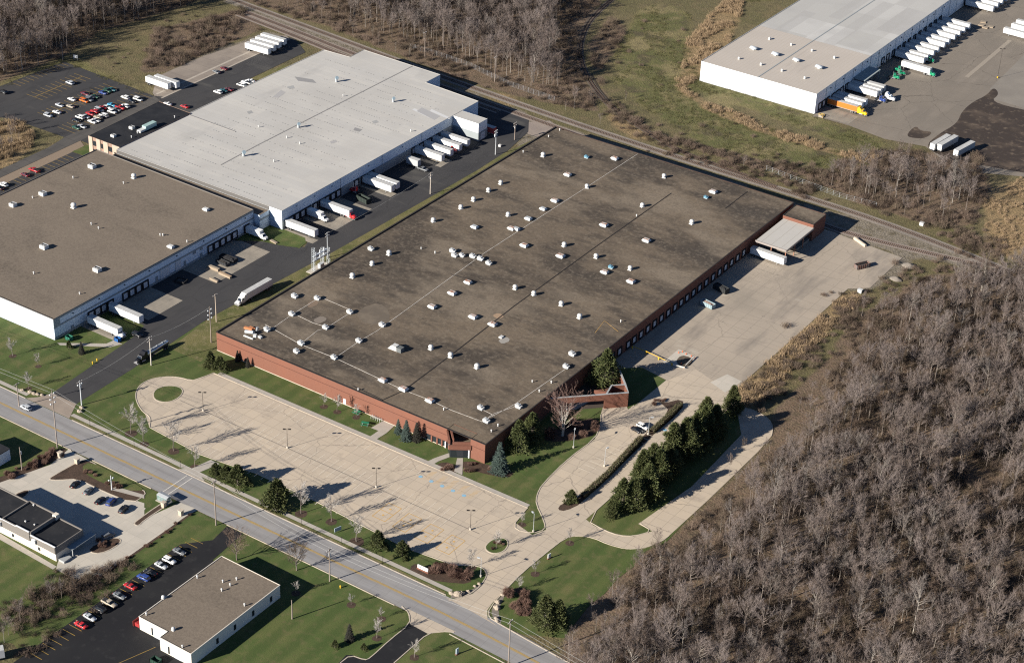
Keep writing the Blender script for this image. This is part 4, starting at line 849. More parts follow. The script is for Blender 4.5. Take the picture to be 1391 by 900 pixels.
scatter(vent_square(M_rust), A6((1370, 338), (1135, 628), (1050, 687), (942, 760), (1163, 815), (1268, 855)) + A7((282, 48), (1068, 140), (213, 188), (478, 320), (708, 403), (48, 430), (244, 487), (482, 573), (624, 624)) + A3((537, 855),) + B2((676, 262), (787, 310), (930, 372)), HR, .6,
        'rust topped square vent on the brick warehouse roof, {} of these', 'roof vent', 'rusty square vents on the brick warehouse roof', jit=.03, sc=1.12)
scatter(vent_square(M_vgrey), A6((1171, 330),) + A7((150, 232), (70, 285), (5, 340)), HR, .6, 'clean grey topped square vent on the brick warehouse roof, {}', 'roof vent', 'grey square vents on the brick warehouse roof', jit=.03)
scatter(ac_unit(), A6((612, 447), (200, 702), (322, 713), (498, 787), (185, 798), (367, 870), (50, 882), (673, 857), (1053, 458), (1063, 482), (1103, 482), (1162, 487), (1203, 500), (1248, 524)) + B2((235, 62), (210, 105), (413, 138), (547, 48), (1205, 410), (1235, 480)) + B3((308, 120), (275, 187), (18, 402)), HR, .7,
        'white boxy air conditioner on the brick warehouse roof, {}', 'air conditioner', 'air conditioners on the brick warehouse roof', jit=.1, sc=.98)
scatter(pipe_vent(), A6((883, 445), (958, 468)) + A7((570, 838), (655, 268)) + B2((543, 312), (1262, 535), (1298, 505), (1005, 418)) + B3((92, 268), (195, 273), (130, 320)) + A3((180, 735), (43, 818), (240, 700)), HR, .5, 'small white vent pipe on the brick warehouse roof, {}', 'vent pipe', 'vent pipes on the brick warehouse roof')
pb = ac_unit(); pb.name = 'exhaust_box'
for c in pb.children:
    c.data = c.data.copy(); c.data.materials[0] = M_vblue if not c.name.startswith('curb') else M_vgrey
scatter(pb, A7((1030, 168), (517, 545)) + A3((385, 845),), HR, .7, 'small dark blue exhaust box on the brick warehouse roof, {}', 'exhaust box', 'blue exhaust boxes on the brick warehouse roof', sc=.8)
def twin_unit():
    r = empty('rooftop_chiller'); mb = MB(); mb.loft([[(-2.6, -1.1, 0), (1.2, -1.1, 0), (1.2, 1.1, 0), (-2.6, 1.1, 0)], [(-.9, -1.1, 1.9), (1.2, -1.1, 1.9), (1.2, 1.1, 1.9), (-.9, 1.1, 1.9)]]); mb.build('air_handler', M_vent, r)
    f = part2('condenser', mat('condenser_dark', (.12, .13, .13)), r, [(1.6, 3.6, -1.1, 1.1, 0, 1.75)]); part2('corner_frame', M_vent, f, [(x, x+.12, y, y+.12, 0, 1.82) for x in (1.55,) for y in (-1.15,)]); return r
p = G(535, 471, HR+.8); o = twin_unit(); o.location = (p.x+.5, p.y, HR); tag(o, 'large white air handler with a dark slatted condenser on the brick warehouse roof', 'air conditioner')
o = empty('skylight', (*G(681, 458, HR)[:2], HR), label='pale skylight hatch left open beside a worn patch on the brick warehouse roof', cat='skylight'); part2('frame', M_vent, o, [(-.7, .7, -.9, .9, 0, .45)]); part2('pane', M_vent, o, [(-.6, .6, -.8, .8, .453, .5)])
# scrap heap of equipment at the near left corner
o = empty('machinery_cluster', (*G(341, 453, HR)[:2], HR), label='heap of pipes, ducts and orange machinery at the left corner of the brick warehouse roof', cat='machinery')
M_or = mat('orange_frame', (.5, .2, .09))
mb = MB(); mb.box(-4.5, -1, 1.2, 2.2, .2, .9, .2); mb.box(-3.2, -.5, 2.6, 3.3, .1, .7, -.1); mb.build('orange_frame', M_or, o)
mb = MB(); mb.tube((-2, -.8, .6), (1.5, -.2, 1.2), .8, .7, 10); mb.tube((.8, 2.5, .4), (1, 2.6, 2), .5, .5, 8); mb.build('duct', M_steel, o)
mb = MB(); mb.box(2.2, 3.4, -1.5, -.4, .1, 1.2, .4); mb.box(4, 5.6, -.8, .2, .1, .8, -.2); mb.box(-1, 3.5, -3.2, -2.6, .1, .5, .02); mb.build('casing', M_vent, o)
# other roofs
T = top_ac()
scatter(T, A5((238, 437), (525, 560), (70, 210), (231, 150), (497, 3)), HB-.05, .7, 'white twin fan unit on the tan warehouse roof, {}', 'rooftop unit', 'fan units on the tan roof')
scatter(vent_round(), A5((722, 57), (397, 217)), HB-.05, .9, 'white mushroom vent on the tan warehouse roof, {} of two', 'roof vent', 'mushroom vents on the tan roof', sc=1.1)
scatter(vent_square(M_vent), A5((922, 436), (1112, 235)), HB-.05, .6, 'flat hooded vent on the tan warehouse roof, {} of two', 'roof vent', 'hooded vents on the tan roof')
scatter(pipe_vent(), A5((176, 170), (493, 313), (532, 335), (1010, 408), (865, 372), (880, 373), (667, 92), (395, 63), (182, 578), (430, 688)), HB-.05, .5, 'small vent pipe on the tan warehouse roof, {}', 'vent pipe', 'vent pipes on the tan roof')
def gooseneck():
    r = empty('gooseneck_vent'); mb = MB(); mb.tube((0, 0, 0), (0, 0, 1.5), .5, .5, 10); mb.build('neck', M_vgrey, r); mb = MB(); mb.tube((0, 0, 1.5), (.6, -.3, 2.0), .6, .75, 10); mb.build('cowl', mat('cowl_grey', (.3, .38, .42)), r); return r
scatter(gooseneck(), A2((425, 432), (732, 540), (220, 678)) + A1((1315, 832),), HW, 1, 'tall grey cowl vent on the white warehouse roof, {}', 'roof vent', 'cowl vents on the white roof', sc=1.15)
scatter(pipe_vent(), A2((158, 740), (228, 772), (88, 868), (462, 515), (5, 682), (828, 705)), HW, .5, 'small vent pipe on the white warehouse roof, {}', 'vent pipe', 'vent pipes on the white roof')
scatter(T if False else top_ac(), A1((712, 687), (612, 730)), 9.35, .7, 'grey cabinet on the black office roof, {} of the pair', 'rooftop unit', 'cabinets on the black office roof', sc=.75)
o = empty('long_rooftop_unit', (*G(203, 172, 10)[:2], 9.35), label='long pale green air handler at the edge of the black office roof', cat='rooftop unit'); part2('cabinet', M_tealv, o, [(-1.2, 1.2, -3.5, 3.5, .2, 2.2)]); part2('duct', M_vent, o, [(-1.1, 1.1, -7, -3.52, .2, 1.2)])
scatter(pipe_vent(), A1((710, 738), (742, 714), (943, 630)), 9.35, .5, 'stubby white pipe on the black office roof, {} of the three', 'vent pipe', 'pipes on the black office roof')
def ridge_vent():
    r = empty('monitor_vent'); mb = MB(); mb.box(-.7, .7, -.8, .8, 0, .7); mb.build('curb', M_vgrey, r)
    mb = MB(); mb.smooth = True; mb.loft([[(x, 1.3*math.cos(t*math.pi/6), .65+.9*math.sin(t*math.pi/6)) for t in range(7)] for x in (-1.7, 1.7)]); mb.build('hood', mat('monitor_grey', (.46, .5, .53)), r); return r
scatter(ridge_vent(), A4((50, 293), (163, 325), (285, 363)) + A3((1287, 262),), HD, .6, 'curved grey monitor vent on the pale ribbed roof, {}', 'roof vent', 'curved hoods on the pale ribbed roof')
scatter(vent_round(), A4((18, 208), (135, 240), (247, 272), (368, 310), (85, 380), (208, 420)) + A3((1208, 315), (1327, 347), (1372, 210)), HD, .5, 'small white vent on the pale ribbed roof, {}', 'roof vent', 'little vents on the pale ribbed roof', sc=.62)
scatter(pipe_vent(), C5((1203, 453), (1243, 472), (1197, 500), (1277, 440), (1320, 580), (790, 630), (985, 805), (1065, 430)), 4.9, .4, 'small pipe on the tan workshop roof, {}', 'vent pipe', 'pipes on the workshop roof')
o = vent_round(); o.location = (*G(935/S, 675+708/S, 5.5)[:2], 4.86); o.scale = (.6, .6, .6); tag(o, 'small white mushroom vent near the notch of the workshop roof', 'roof vent')
o = vent_round(); o.location = (*G(881/S, 675+537/S, 5.5)[:2], 4.86); o.scale = (.6, .6, .6); tag(o, 'small white mushroom vent on the edge of the workshop roof facing the parked cars', 'roof vent')
scatter(pipe_vent(), C5((138, 133), (187, 150), (182, 45)), 5.6, .5, 'thin pipe on the black clinic roof, {} of three', 'vent pipe', 'pipes on the clinic roof')

# ================================================================ VEHICLES
M_tyre = mat('tyre', (.018, .018, .019)); M_rim = mat('wheel_rim', (.4, .4, .41), rough=.4, metal=.6); M_under = mat('chassis', (.03, .03, .032))
M_cargl = mat('car_glass', (.015, .02, .026), rough=.08, spec=.7)
M_lamp = mat('headlamp', (.6, .6, .58), rough=.2); M_tail = mat('tail_lamp', (.35, .02, .02), rough=.3)
PAINT = {n: mat('paint_'+n, c, rough=.28, spec=.5) for n, c in dict(white=(.75, .75, .73), silver=(.42, .44, .46), grey=(.15, .16, .17), black=(.012, .012, .014), red=(.36, .022, .025), maroon=(.12, .018, .025), blue=(.03, .06, .22), teal=(.02, .12, .14), green=(.02, .07, .045), orange=(.6, .14, .02), beige=(.38, .33, .26), sky_blue=(.06, .32, .5), yellow=(.75, .45, .02), bright_green=(.015, .27, .13), bright_red=(.5, .03, .035)).items()}
def wheel(parent, x, y, r, w, name='wheel'):
    mb = MB(); mb.tube((x, y-w/2, r), (x, y+w/2, r), r, r, 14); t = mb.build(name, M_tyre, parent)
    mb = MB(); s = 1 if y > 0 else -1; mb.tube((x, y+s*(w/2-.02), r), (x, y+s*(w/2+.03), r), r*.55, r*.5, 10); mb.build('rim', M_rim, t); return t
def ring(x, w, zb, zt): return [(x, -w*.86, zb), (x, -w, zb+.12), (x, -w, zt-.16), (x, -w*.88, zt), (x, w*.88, zt), (x, w, zt-.16), (x, w, zb+.12), (x, w*.86, zb)]
def make_car(kind):
    L, W = {'sedan': (4.7, .9), 'suv': (4.75, .95), 'pickup': (5.6, .98), 'van': (5.1, .98)}[kind]; h = L/2
    r = empty({'sedan': 'car', 'suv': 'suv', 'pickup': 'pickup_truck', 'van': 'minivan'}[kind]); mb = MB(); mb.smooth = True
    if kind == 'sedan':
        mb.loft([ring(-h, W*.82, .45, .78), ring(-h+.15, W*.95, .3, .96), ring(-h+1.0, W, .24, 1.0), ring(.2, W, .22, .98), ring(h-1.3, W, .24, .95), ring(h-.3, W*.95, .28, .8), ring(h, W*.8, .38, .66)]); g = (-h+.75, h-1.25, -h+1.45, h-2.2, .93, 1.42)
    elif kind == 'suv':
        mb.loft([ring(-h, W*.9, .5, 1.0), ring(-h+.12, W, .36, 1.1), ring(0, W, .3, 1.12), ring(h-1.25, W, .3, 1.08), ring(h-.2, W*.96, .35, .98), ring(h, W*.85, .45, .8)]); g = (-h+.12, h-1.2, -h+.5, h-1.95, 1.05, 1.72)
    elif kind == 'van':
        mb.loft([ring(-h, W*.9, .45, 1.0), ring(-h+.12, W, .32, 1.1), ring(h-1.1, W, .28, 1.05), ring(h-.2, W*.94, .32, .86), ring(h, W*.82, .42, .72)]); g = (-h+.1, h-.75, -h+.35, h-1.75, 1.03, 1.75)
    else:
        mb.loft([ring(-h, W*.95, .55, 1.12), ring(-h+.06, W, .45, 1.14), ring(-.35, W, .4, 1.14), ring(h-1.4, W, .4, 1.1), ring(h-.2, W*.96, .42, 1.0), ring(h, W*.88, .5, .85)]); g = (-.75, h-1.35, -.55, h-2.05, 1.08, 1.76)
    x0, x1, a0, a1, z0, z1 = g; wb, wt = W*.9, W*.72
    mb.smooth = False
    mb.loft([[(a0-.05, -wt-.02, z1-.04), (a1+.06, -wt-.02, z1-.04), (a1+.06, wt+.02, z1-.04), (a0-.05, wt+.02, z1-.04)], [(a0+.1, -wt+.08, z1+.05), (a1-.1, -wt+.08, z1+.05), (a1-.1, wt-.08, z1+.05), (a0+.1, wt-.08, z1+.05)]])
    for s in (-1, 1):                                         # pillars
        xm0 = (x0+x1)/2-.1; xm1 = (a0+a1)/2-.05
        mb.loft([[(xm0, s*wb-.02, z0), (xm0+.18, s*wb-.02, z0), (xm0+.18, s*wb+.02, z0), (xm0, s*wb+.02, z0)], [(xm1, s*wt-.02, z1), (xm1+.14, s*wt-.02, z1), (xm1+.14, s*wt+.02, z1), (xm1, s*wt+.02, z1)]])
    mb.build('body', PAINT['silver'], r)
    mg = MB(); mg.loft([[(x0, -wb, z0), (x1, -wb, z0), (x1, wb, z0), (x0, wb, z0)], [(a0, -wt, z1-.03), (a1, -wt, z1-.03), (a1, wt, z1-.03), (a0, wt, z1-.03)]]); mg.build('windows', M_cargl, r)
    if kind == 'pickup': part2('bed', M_under, r, [(-h+.12, -.95, -W*.8, W*.8, 1.145, 1.16)])
    for sx in (-h+.95, h-.95):
        for s in (-1, 1): wheel(r, sx, s*(W-.1), .34 if kind == 'sedan' else .38, .24)
    for s in (-1, 1):
        part2('headlight', M_lamp, r, [(h-.16, h-.02, s*W*.62-.17, s*W*.62+.17, .62, .76)]); part2('tail_light', M_tail, r, [(-h+.0, -h+.1, s*W*.72-.12, s*W*.72+.12, .72, .95)])
    return r
CARS = {}; used_cars = {}; car_log = {}
def paint(o, m):
    for c in o.children:
        if c.name.split('.')[0] in ('body', 'cab', 'box'):
            c.material_slots[0].link = 'OBJECT'; c.material_slots[0].material = m
KW = {'sedan': 'sedan', 'suv': 'SUV', 'pickup': 'pickup truck', 'van': 'minivan'}
def car(px, py, col, kind, zone, deg=180, xy=None, label=None):
    if kind not in CARS: CARS[kind] = make_car(kind); used_cars[kind] = False
    p = G(px, py, .7) if xy is None else Vector((*xy, 0))
    o = place(CARS[kind], used_cars[kind], (p.x, p.y, .055), R(deg+random.uniform(-2, 2))); used_cars[kind] = True
    paint(o, PAINT[col]); tag(o, label, KW[kind] if kind != 'sedan' else 'car', 'vehicles '+zone)
    if not label: car_log.setdefault((zone, col, kind), []).append(o)
    return o
ZA = 'in the black car park'
for X, Y, c, k in ((378, 447, 'silver', 'suv'), (460, 505, 'maroon', 'sedan'), (490, 523, 'grey', 'sedan'), (512, 520, 'green', 'sedan'), (556, 500, 'blue', 'sedan'), (580, 490, 'green', 'suv'), (604, 483, 'teal', 'sedan'),
    (388, 535, 'white', 'sedan'), (455, 543, 'orange', 'van'), (480, 538, 'grey', 'suv'), (322, 567, 'silver', 'sedan'), (380, 573, 'beige', 'sedan'), (260, 622, 'silver', 'suv'), (307, 604, 'white', 'sedan'), (432, 632, 'white', 'van'), (462, 628, 'silver', 'sedan'),
    (410, 648, 'black', 'sedan'), (487, 613, 'red', 'sedan'), (512, 601, 'red', 'suv'), (535, 592, 'silver', 'van'), (555, 580, 'red', 'sedan'), (580, 577, 'white', 'sedan'), (603, 566, 'sky_blue', 'sedan'), (650, 580, 'red', 'pickup'), (677, 572, 'white', 'suv'), (630, 590, 'grey', 'sedan'), (606, 603, 'white', 'suv'), (560, 622, 'white', 'van'), (530, 633, 'beige', 'suv'),
    (498, 656, 'white', 'sedan'), (520, 648, 'silver', 'sedan'), (412, 688, 'green', 'sedan'), (443, 682, 'silver', 'sedan'), (677, 526, 'white', 'suv'), (710, 545, 'black', 'sedan'), (745, 535, 'white', 'van'), (18, 497, 'black', 'suv')):
    car(X/S, Y/S, c, k, ZA, random.choice((0, 180)))
ZB = 'beside the white warehouse'
for X, Y, c, k, d in ((905, 560, 'white', 'sedan', 180), (997, 574, 'red', 'sedan', 180), (1177, 497, 'white', 'suv', 180), (1208, 488, 'teal', 'sedan', 180), (1236, 482, 'maroon', 'sedan', 180), (1303, 458, 'white', 'van', 180), (1330, 445, 'white', 'pickup', 180), (1355, 435, 'white', 'sedan', 180), (1168, 387, 'grey', 'sedan', 170), (1210, 369, 'maroon', 'sedan', 170)): car(X/S, Y/S, c, k, ZB, d)
ZC = 'behind the tan-roofed warehouse'
for X, Y, c, k in ((46.5, 231, 'red', 'pickup'), (34, 237, 'maroon', 'sedan'), (4.5, 250.5, 'white', 'suv'), (-1, 255, 'black', 'sedan')): car(X, Y, c, k, ZC, 180)
ZD = 'by the shingled clinic'
for X, Y, c, k, d in ((102, 657, 'black', 'sedan', 100), (120, 666, 'grey', 'sedan', 100), (136, 679, 'black', 'sedan', 95), (151, 681, 'blue', 'suv', 100), (168, 691, 'black', 'suv', 105), (147, 727, 'grey', 'suv', 80)): car(X, Y, c, k, ZD, d)
ZE = 'in the row by the workshop'
for X, Y, c, k in ((968, 291, 'grey', 'sedan'), (914, 340, 'white', 'suv'), (870, 366, 'silver', 'sedan'), (812, 406, 'black', 'sedan'), (776, 432, 'blue', 'suv'), (703, 478, 'red', 'sedan'), (645, 529, 'grey', 'sedan'), (590, 570, 'beige', 'pickup'), (538, 602, 'black', 'suv'), (485, 645, 'silver', 'sedan'), (437, 686, 'bright_red', 'sedan')): car(X/S, 675+Y/S, c, k, ZE, random.choice((0, 180)))
car(700+655/S, 450+530/S, 'black', 'sedan', 'visitor', -8, label='black sedan beside the hedge next to the blue parking symbol'); car(700+688/S, 450+512/S, 'white', 'suv', 'visitor', -8, label='white car beside the hedge, parked next to a black sedan')
car(140/S, 450+410/S, 'silver', 'suv', 'road', 180, label='silver SUV driving on the grey road near the left driveway')
car(562+10, 225, 'grey', 'pickup', 'dock', 0, xy=(-155.5, 173.5), label='dark pickup truck with a cap parked behind a small cargo trailer by the white warehouse')
car(0, 0, 'black', 'suv', 'dock', 0, xy=(-155.6, -10.8), label='black SUV parked between two docked trailers at the tan-roofed warehouse')
for (zone, col, kind), objs in car_log.items():
    cn = col.replace('bright_', 'bright ').replace('_', ' ')
    if len(objs) == 1: objs[0]['label'] = f'{cn} {KW[kind]} parked {zone}'
    else: rank_labels(objs, f'{cn} {KW[kind]} parked {zone}, {{}} of these')

# ---- trailers and tractors (local +x is forward)
M_trw = mat('trailer_white', (.74, .74, .72), [dict(k='n', s=.5, st=(1, 1, .2), lo=.5, hi=.8, c=(.62, .62, .6), amt=.5)], rough=.4, obj=True)
M_tror = mat('trailer_orange', (.55, .16, .03), rough=.4); M_trgrey = mat('trailer_grey', (.4, .41, .41), [dict(k='linex', st=(1/.6, 1, 1), w=.1, c=(.28, .29, .29))], rough=.4, obj=True)
M_trtop = mat('trailer_roof', (.5, .5, .48), [dict(k='n', s=.7, lo=.4, hi=.7, c=(.38, .38, .37)), dict(k='linex', st=(1/1.2, 1, 1), w=.06, c=(.36, .36, .35))], obj=True)
def make_trailer(L=16.1, name='semi_trailer'):
    r = empty(name); h = L; mb = MB(); mb.box(0, L, -1.3, 1.3, 1.15, 4.02)
    b = mb.build('box', M_trw, r)
    part2('roof', M_trtop, r, [(.05, L-.05, -1.27, 1.27, 4.023, 4.08)])
    part2('side_rail', M_steel, r, [(.0, L, -1.33, -1.303, 1.15, 1.32), (.0, L, 1.303, 1.33, 1.15, 1.32)])
    d = part2('rear_door', M_trw, r, [(-.06, -.002, -1.22, -.02, 1.25, 3.9), (-.06, -.002, .02, 1.22, 1.25, 3.9)])
    part2('underframe', M_under, r, [(.3, L-.6, -.5, .5, .8, 1.147), (.1, .3, -1.2, 1.2, .5, 1.14)])
    part2('landing_leg', M_steel, r, [(L-3.4, L-3.2, -.9, -.7, .05, 1.14)]); part2('landing_leg', M_steel, r, [(L-3.4, L-3.2, .7, .9, .05, 1.14)])
    for x in (1.6, 2.9):
        for s in (-1, 1): wheel(r, x, s*.95, .5, .6)
    return r
def make_tractor(kind='sleeper'):
    r = empty('semi_tractor' if kind != 'box' else 'box_truck'); mb = MB()                       # origin at the fifth wheel, nose towards +x
    sl = 1.9 if kind == 'sleeper' else .0; x = .9
    if sl: mb.loft([[(x, -1.2, .9), (x+sl, -1.2, .9), (x+sl, 1.2, .9), (x, 1.2, .9)], [(x, -1.2, 3.1), (x+sl, -1.2, 3.1), (x+sl, 1.2, 3.1), (x, 1.2, 3.1)], [(x+.1, -1.1, 3.9), (x+1.0, -1.1, 3.9), (x+1.0, 1.1, 3.9), (x+.1, 1.1, 3.9)]])
    c0 = x+sl; mb.loft([[(c0, -1.15, .8), (c0+1.5, -1.15, .8), (c0+1.5, 1.15, .8), (c0, 1.15, .8)], [(c0, -1.15, 1.95), (c0+1.5, -1.15, 1.95), (c0+1.5, 1.15, 1.95), (c0, 1.15, 1.95)], [(c0, -1.0, 2.85), (c0+.95, -1.0, 2.85), (c0+.95, 1.0, 2.85), (c0, 1.0, 2.85)]])
    n0 = c0+1.5; mb.smooth = True; mb.loft([ring(n0-.02, 1.05, .75, 1.98), ring(n0+.9, .98, .7, 1.85), ring(n0+1.6, .85, .65, 1.6), ring(n0+1.75, .7, .7, 1.4)]); mb.smooth = False
    for s in (-1, 1): mb.box(n0+.45, n0+1.55, s*1.05-.18, s*1.05+.18, .85, 1.2)
    mb.build('cab', PAINT['white'], r)
    mg = MB(); mg.loft([[(c0+1.38, -1.0, 2.0), (c0+1.52, -1.0, 2.0), (c0+1.52, 1.0, 2.0), (c0+1.38, 1.0, 2.0)], [(c0+.88, -.9, 2.75), (c0+1.0, -.9, 2.75), (c0+1.0, .9, 2.75), (c0+.88, .9, 2.75)]]); mg.build('windscreen', M_cargl, r)
    for s in (-1, 1): part2('side_window', M_cargl, r, [(c0+.25, c0+1.0, s*1.12-.05, s*1.12+.05, 2.0, 2.6)])
    part2('grille', M_rim, r, [(n0+1.74, n0+1.82, -.6, .6, .75, 1.35)]); part2('bumper', M_rim, r, [(n0+1.5, n0+1.85, -1.15, 1.15, .4, .7)])
    part2('frame', M_under, r, [(-1.6, n0+.3, -.45, .45, .6, .95)])
    for s in (-1, 1):
        mb = MB(); mb.tube((c0-.6, s*1.0, .75), (c0+1.1, s*1.0, .75), .34, .34, 10); mb.build('fuel_tank', M_rim, r)
        mb = MB(); mb.tube((x-.15, s*.95, .9), (x-.15, s*.95, 3.6), .09, .09, 6); mb.build('exhaust_stack', M_rim, r)
        wheel(r, n0+.95, s*1.0, .5, .32); wheel(r, .0, s*.92, .5, .6); wheel(r, -1.3, s*.92, .5, .6)
    part2('fifth_wheel', M_under, r, [(-1.0, .5, -.5, .5, .96, 1.08)])
    return r
TR = make_trailer(); tr_used = False; trs = {}
def trailer(x, y, deg, key, m=None, L=16.1, z=.05):
    global tr_used
    o = place(TR, tr_used, (x, y, z), R(deg), (L/16.1, 1, 1)); tr_used = True
    if m: paint(o, m)
    tag(o, cat='trailer'); trs.setdefault(key, []).append(o); return o
TC = {k: make_tractor(k) for k in ('sleeper', 'day')}; tc_used = dict(sleeper=False, day=False)
def tractor(x, y, deg, col, label, kind='sleeper', group=None):
    o = place(TC[kind], tc_used[kind], (x, y, .05), R(deg)); tc_used[kind] = True; paint(o, PAINT[col]); tag(o, label, 'truck', group); return o
# tan-roofed warehouse docks
trailer(-176.2, -15.4, 0, 'brown'); trailer(-176.2, -3.7, 0, 'brown')
tractor(-162.3, -15.4, 0, 'white', 'white semi truck at the trailer nearest the lawn, tan-roofed warehouse', 'day')
# white warehouse docks
trailer(-168.0, 93.1, 0, 'white'); trailer(-168.0, 116.6, 0, 'white'); trailer(-168.0, 146.4, 0, 'white'); trailer(-168.0, 150.2, 0, 'white')
for y in (185.3, 192.2, 199.2, 205.6): trailer(-168.0, y, 0, 'white', L=15.2)
tractor(-155.2, 116.6, 0, 'bright_red', 'red semi truck with a tall sleeper cab pulling a white trailer out of the dock', 'sleeper')
tractor(-157.5, 199.2, -35, 'bright_red', 'small red truck cab in front of the four docked trailers', 'day')
tractor(-164, 137, 180, 'bright_red', 'red truck cab without a trailer backed in under the dock shadow of the white warehouse', 'day')
trailer(-164, 224.5, 0, 'tower', mat('trailer_red', (.3, .05, .05), rough=.5), L=13)
# white truck on the drive, tank truck
q = G(343, 392, 1); TX, TY = -140.4, 49.6
trailer(TX, TY, -91, 'drive', L=15.5); tractor(TX-.25, TY-13.9, -91, 'white', 'white semi truck with its trailer driving along the dark asphalt beside the brick warehouse', 'sleeper')
tk = empty('tank_trailer', (-141.2, -9.5, .05), R(-91), 'long polished steel tank trailer on the asphalt drive', 'trailer')
mb = MB(); mb.smooth = True; mb.tube((0, 0, 2.0), (11.8, 0, 2.0), .92, .92, 16); mb.build('tank', mat('polished_tank', (.5, .52, .54), rough=.22, metal=.85), tk)
part2('catwalk', M_steel, tk, [(.5, 11, -.35, .35, 2.93, 3.02)])
for x in (2.5, 5.5, 8.5): mb = MB(); mb.lathe([(.32, 2.95), (.32, 3.2), (.1, 3.25)], 10, (x, 0, 0)); mb.build('manhole', M_steel, tk)
part2('underframe', M_under, tk, [(.2, 11.5, -.5, .5, .8, 1.2)])
for x in (1.2, 2.5):
    for s in (-1, 1): wheel(tk, x, s*.95, .5, .6)
tractor(-141.4, -20.2, -91, 'black', 'black semi truck pulling a polished tank trailer along the asphalt drive', 'sleeper')
# upper left trailers
trailer(-318.8, 166.9, 0, 'ul', L=14.6); trailer(-316.6, 170.6, 0, 'ul', L=14.6)
for i, y in enumerate((229.8, 234.6, 239.4, 244.2)): trailer(-309.6+i*-.6, y, 3, 'ul4', L=14.8)
# distribution centre
for y in (435.7, 440.6, 448.3, 454.5, 462.6, 468.5, 476.3, 483, 489.7, 496.3): trailer(-41.3, y, 0, 'dcrow')
for y in (530, 536.8, 543.4, 550, 557): trailer(-41.2, y, 0, 'dcfar')
trailer(-42, 357.4, 0, 'dcor', M_tror); trailer(-42, 362.6, 0, 'dcmid'); trailer(-42, 367, 0, 'dcmid'); trailer(-42, 380.2, 0, 'dcmid'); trailer(-42, 384.2, 0, 'dcmid'); trailer(-42.1, 388.6, 0, 'dcmid', M_trgrey)
trailer(-33, 425.4, -2, 'dcout')
trailer(7.5, 503.5, 178, 'dcright'); trailer(8.5, 512.2, 178, 'dcright'); trailer(8.5, 519, 178, 'dcright')
tractor(-26.8, 357.4, 0, 'yellow', 'yellow semi truck hitched to the orange trailer at the last dock', 'sleeper')
tractor(-23.5, 382, 8, 'white', 'white semi truck in front of the docked trailers beside the green canopy', 'sleeper'); 
tractor(-24.5, 378.3, 0, 'blue', 'dark blue truck cab beside the white semi truck at the pale ribbed warehouse', 'day')
gts = [tractor(-18.2, 424.8, -2, 'bright_green', None, 'day'), tractor(-26.2, 441.6, 0, 'bright_green', None, 'day'), tractor(-31.2, 408.5, 20, 'bright_green', None, 'day'), tractor(-30.8, 414.5, 40, 'bright_green', None, 'day'), tractor(-30.5, 419.5, 200, 'bright_green', None, 'day')]
for o in gts: o['group'] = 'green yard trucks'
rank_labels(gts, 'bright green truck on the worn truck yard, {}')
for i, (x, y) in enumerate(((20.9, 339.8), (23.9, 341.2), (32.6, 340.3))): trailer(x, y, 83-i, 'dc3', M_trgrey, L=22.5 if False else 15)
# brick warehouse dock
trailer(1.5, 195.4, -1.5, 'annex')
LB = dict(brown='white trailer docked at the tan-roofed warehouse, {} of two', white='white trailer docked at the white warehouse, {}', ul='white trailer on the gravel next to the black car park, {} of two', ul4='white trailer at the far end of the trailer lot, {} of four', dcrow='white trailer in the long row of docked trailers, {} of ten', dcfar='white trailer docked beyond the pallet piles, {} of five', dcor='orange trailer docked at the end of the pale ribbed warehouse', dcmid='trailer docked beside the green canopy, {} of five', dcout='white trailer hitched to a green truck in front of the long row of docked trailers', dcright='white trailer parked across the truck yard from the docks, {} of three', dc3='grey trailer standing at the edge of the dark mud, {} of three', annex='white trailer docked under the canopy of the brick warehouse', tower='red trailer half hidden behind the loading tower of the white warehouse', drive='white trailer being pulled along the asphalt beside the brick warehouse')
for k, objs in trs.items():
    if len(objs) == 1: objs[0]['label'] = LB[k]
    else:
        rank_labels(objs, LB[k])
        for o in objs: o['group'] = 'trailers, '+LB[k].split(',')[0]
tr_side = trs['white'][2]
mkl = MB()
for k in range(5): mkl.box(9.4+k*.62, 9.4+k*.62+.42, -1.325, -1.304, 2.4+.05*(k % 2), 3.0-.08*(k % 3))
lo = _build0(mkl, 'lettering', mat('teal_letters', (.1, .45, .42)), tr_side)
# box trucks
bt = empty('box_truck', (-167.9, 107.4, .05), 0, 'white box truck backed into a dock between two long trailers', 'truck')
mb = MB(); mb.box(0, 7.6, -1.25, 1.25, 1.0, 3.7); mb.build('box', M_trw, bt); mb = MB(); mb.loft([[(7.7, -1.05, .7), (9.4, -1.05, .7), (9.4, 1.05, .7), (7.7, 1.05, .7)], [(7.7, -1.05, 1.6), (9.4, -1.05, 1.6), (9.4, 1.05, 1.6), (7.7, 1.05, 1.6)], [(7.7, -.9, 2.5), (8.8, -.9, 2.5), (8.8, .9, 2.5), (7.7, .9, 2.5)]]); mb.loft([ring(9.38, 1.0, .6, 1.6), ring(10.4, .9, .6, 1.35), ring(10.6, .8, .65, 1.2)]); mb.build('cab', PAINT['white'], bt)
mg = MB(); mg.loft([[(9.25, -.95, 1.65), (9.42, -.95, 1.65), (9.42, .95, 1.65), (9.25, .95, 1.65)], [(8.72, -.8, 2.42), (8.85, -.8, 2.42), (8.85, .8, 2.42), (8.72, .8, 2.42)]]); mg.build('windscreen', M_cargl, bt); part2('frame', M_under, bt, [(.2, 9, -.4, .4, .6, .99)])
for x in (1.8, 9.8):
    for s in (-1, 1): wheel(bt, x, s*.95, .45, .35)
b2 = copy_tree(bt); b2.location = (-177.6, 78.8, .05); b2['label'] = 'white box truck backed into the farthest dock of the tan-roofed warehouse'
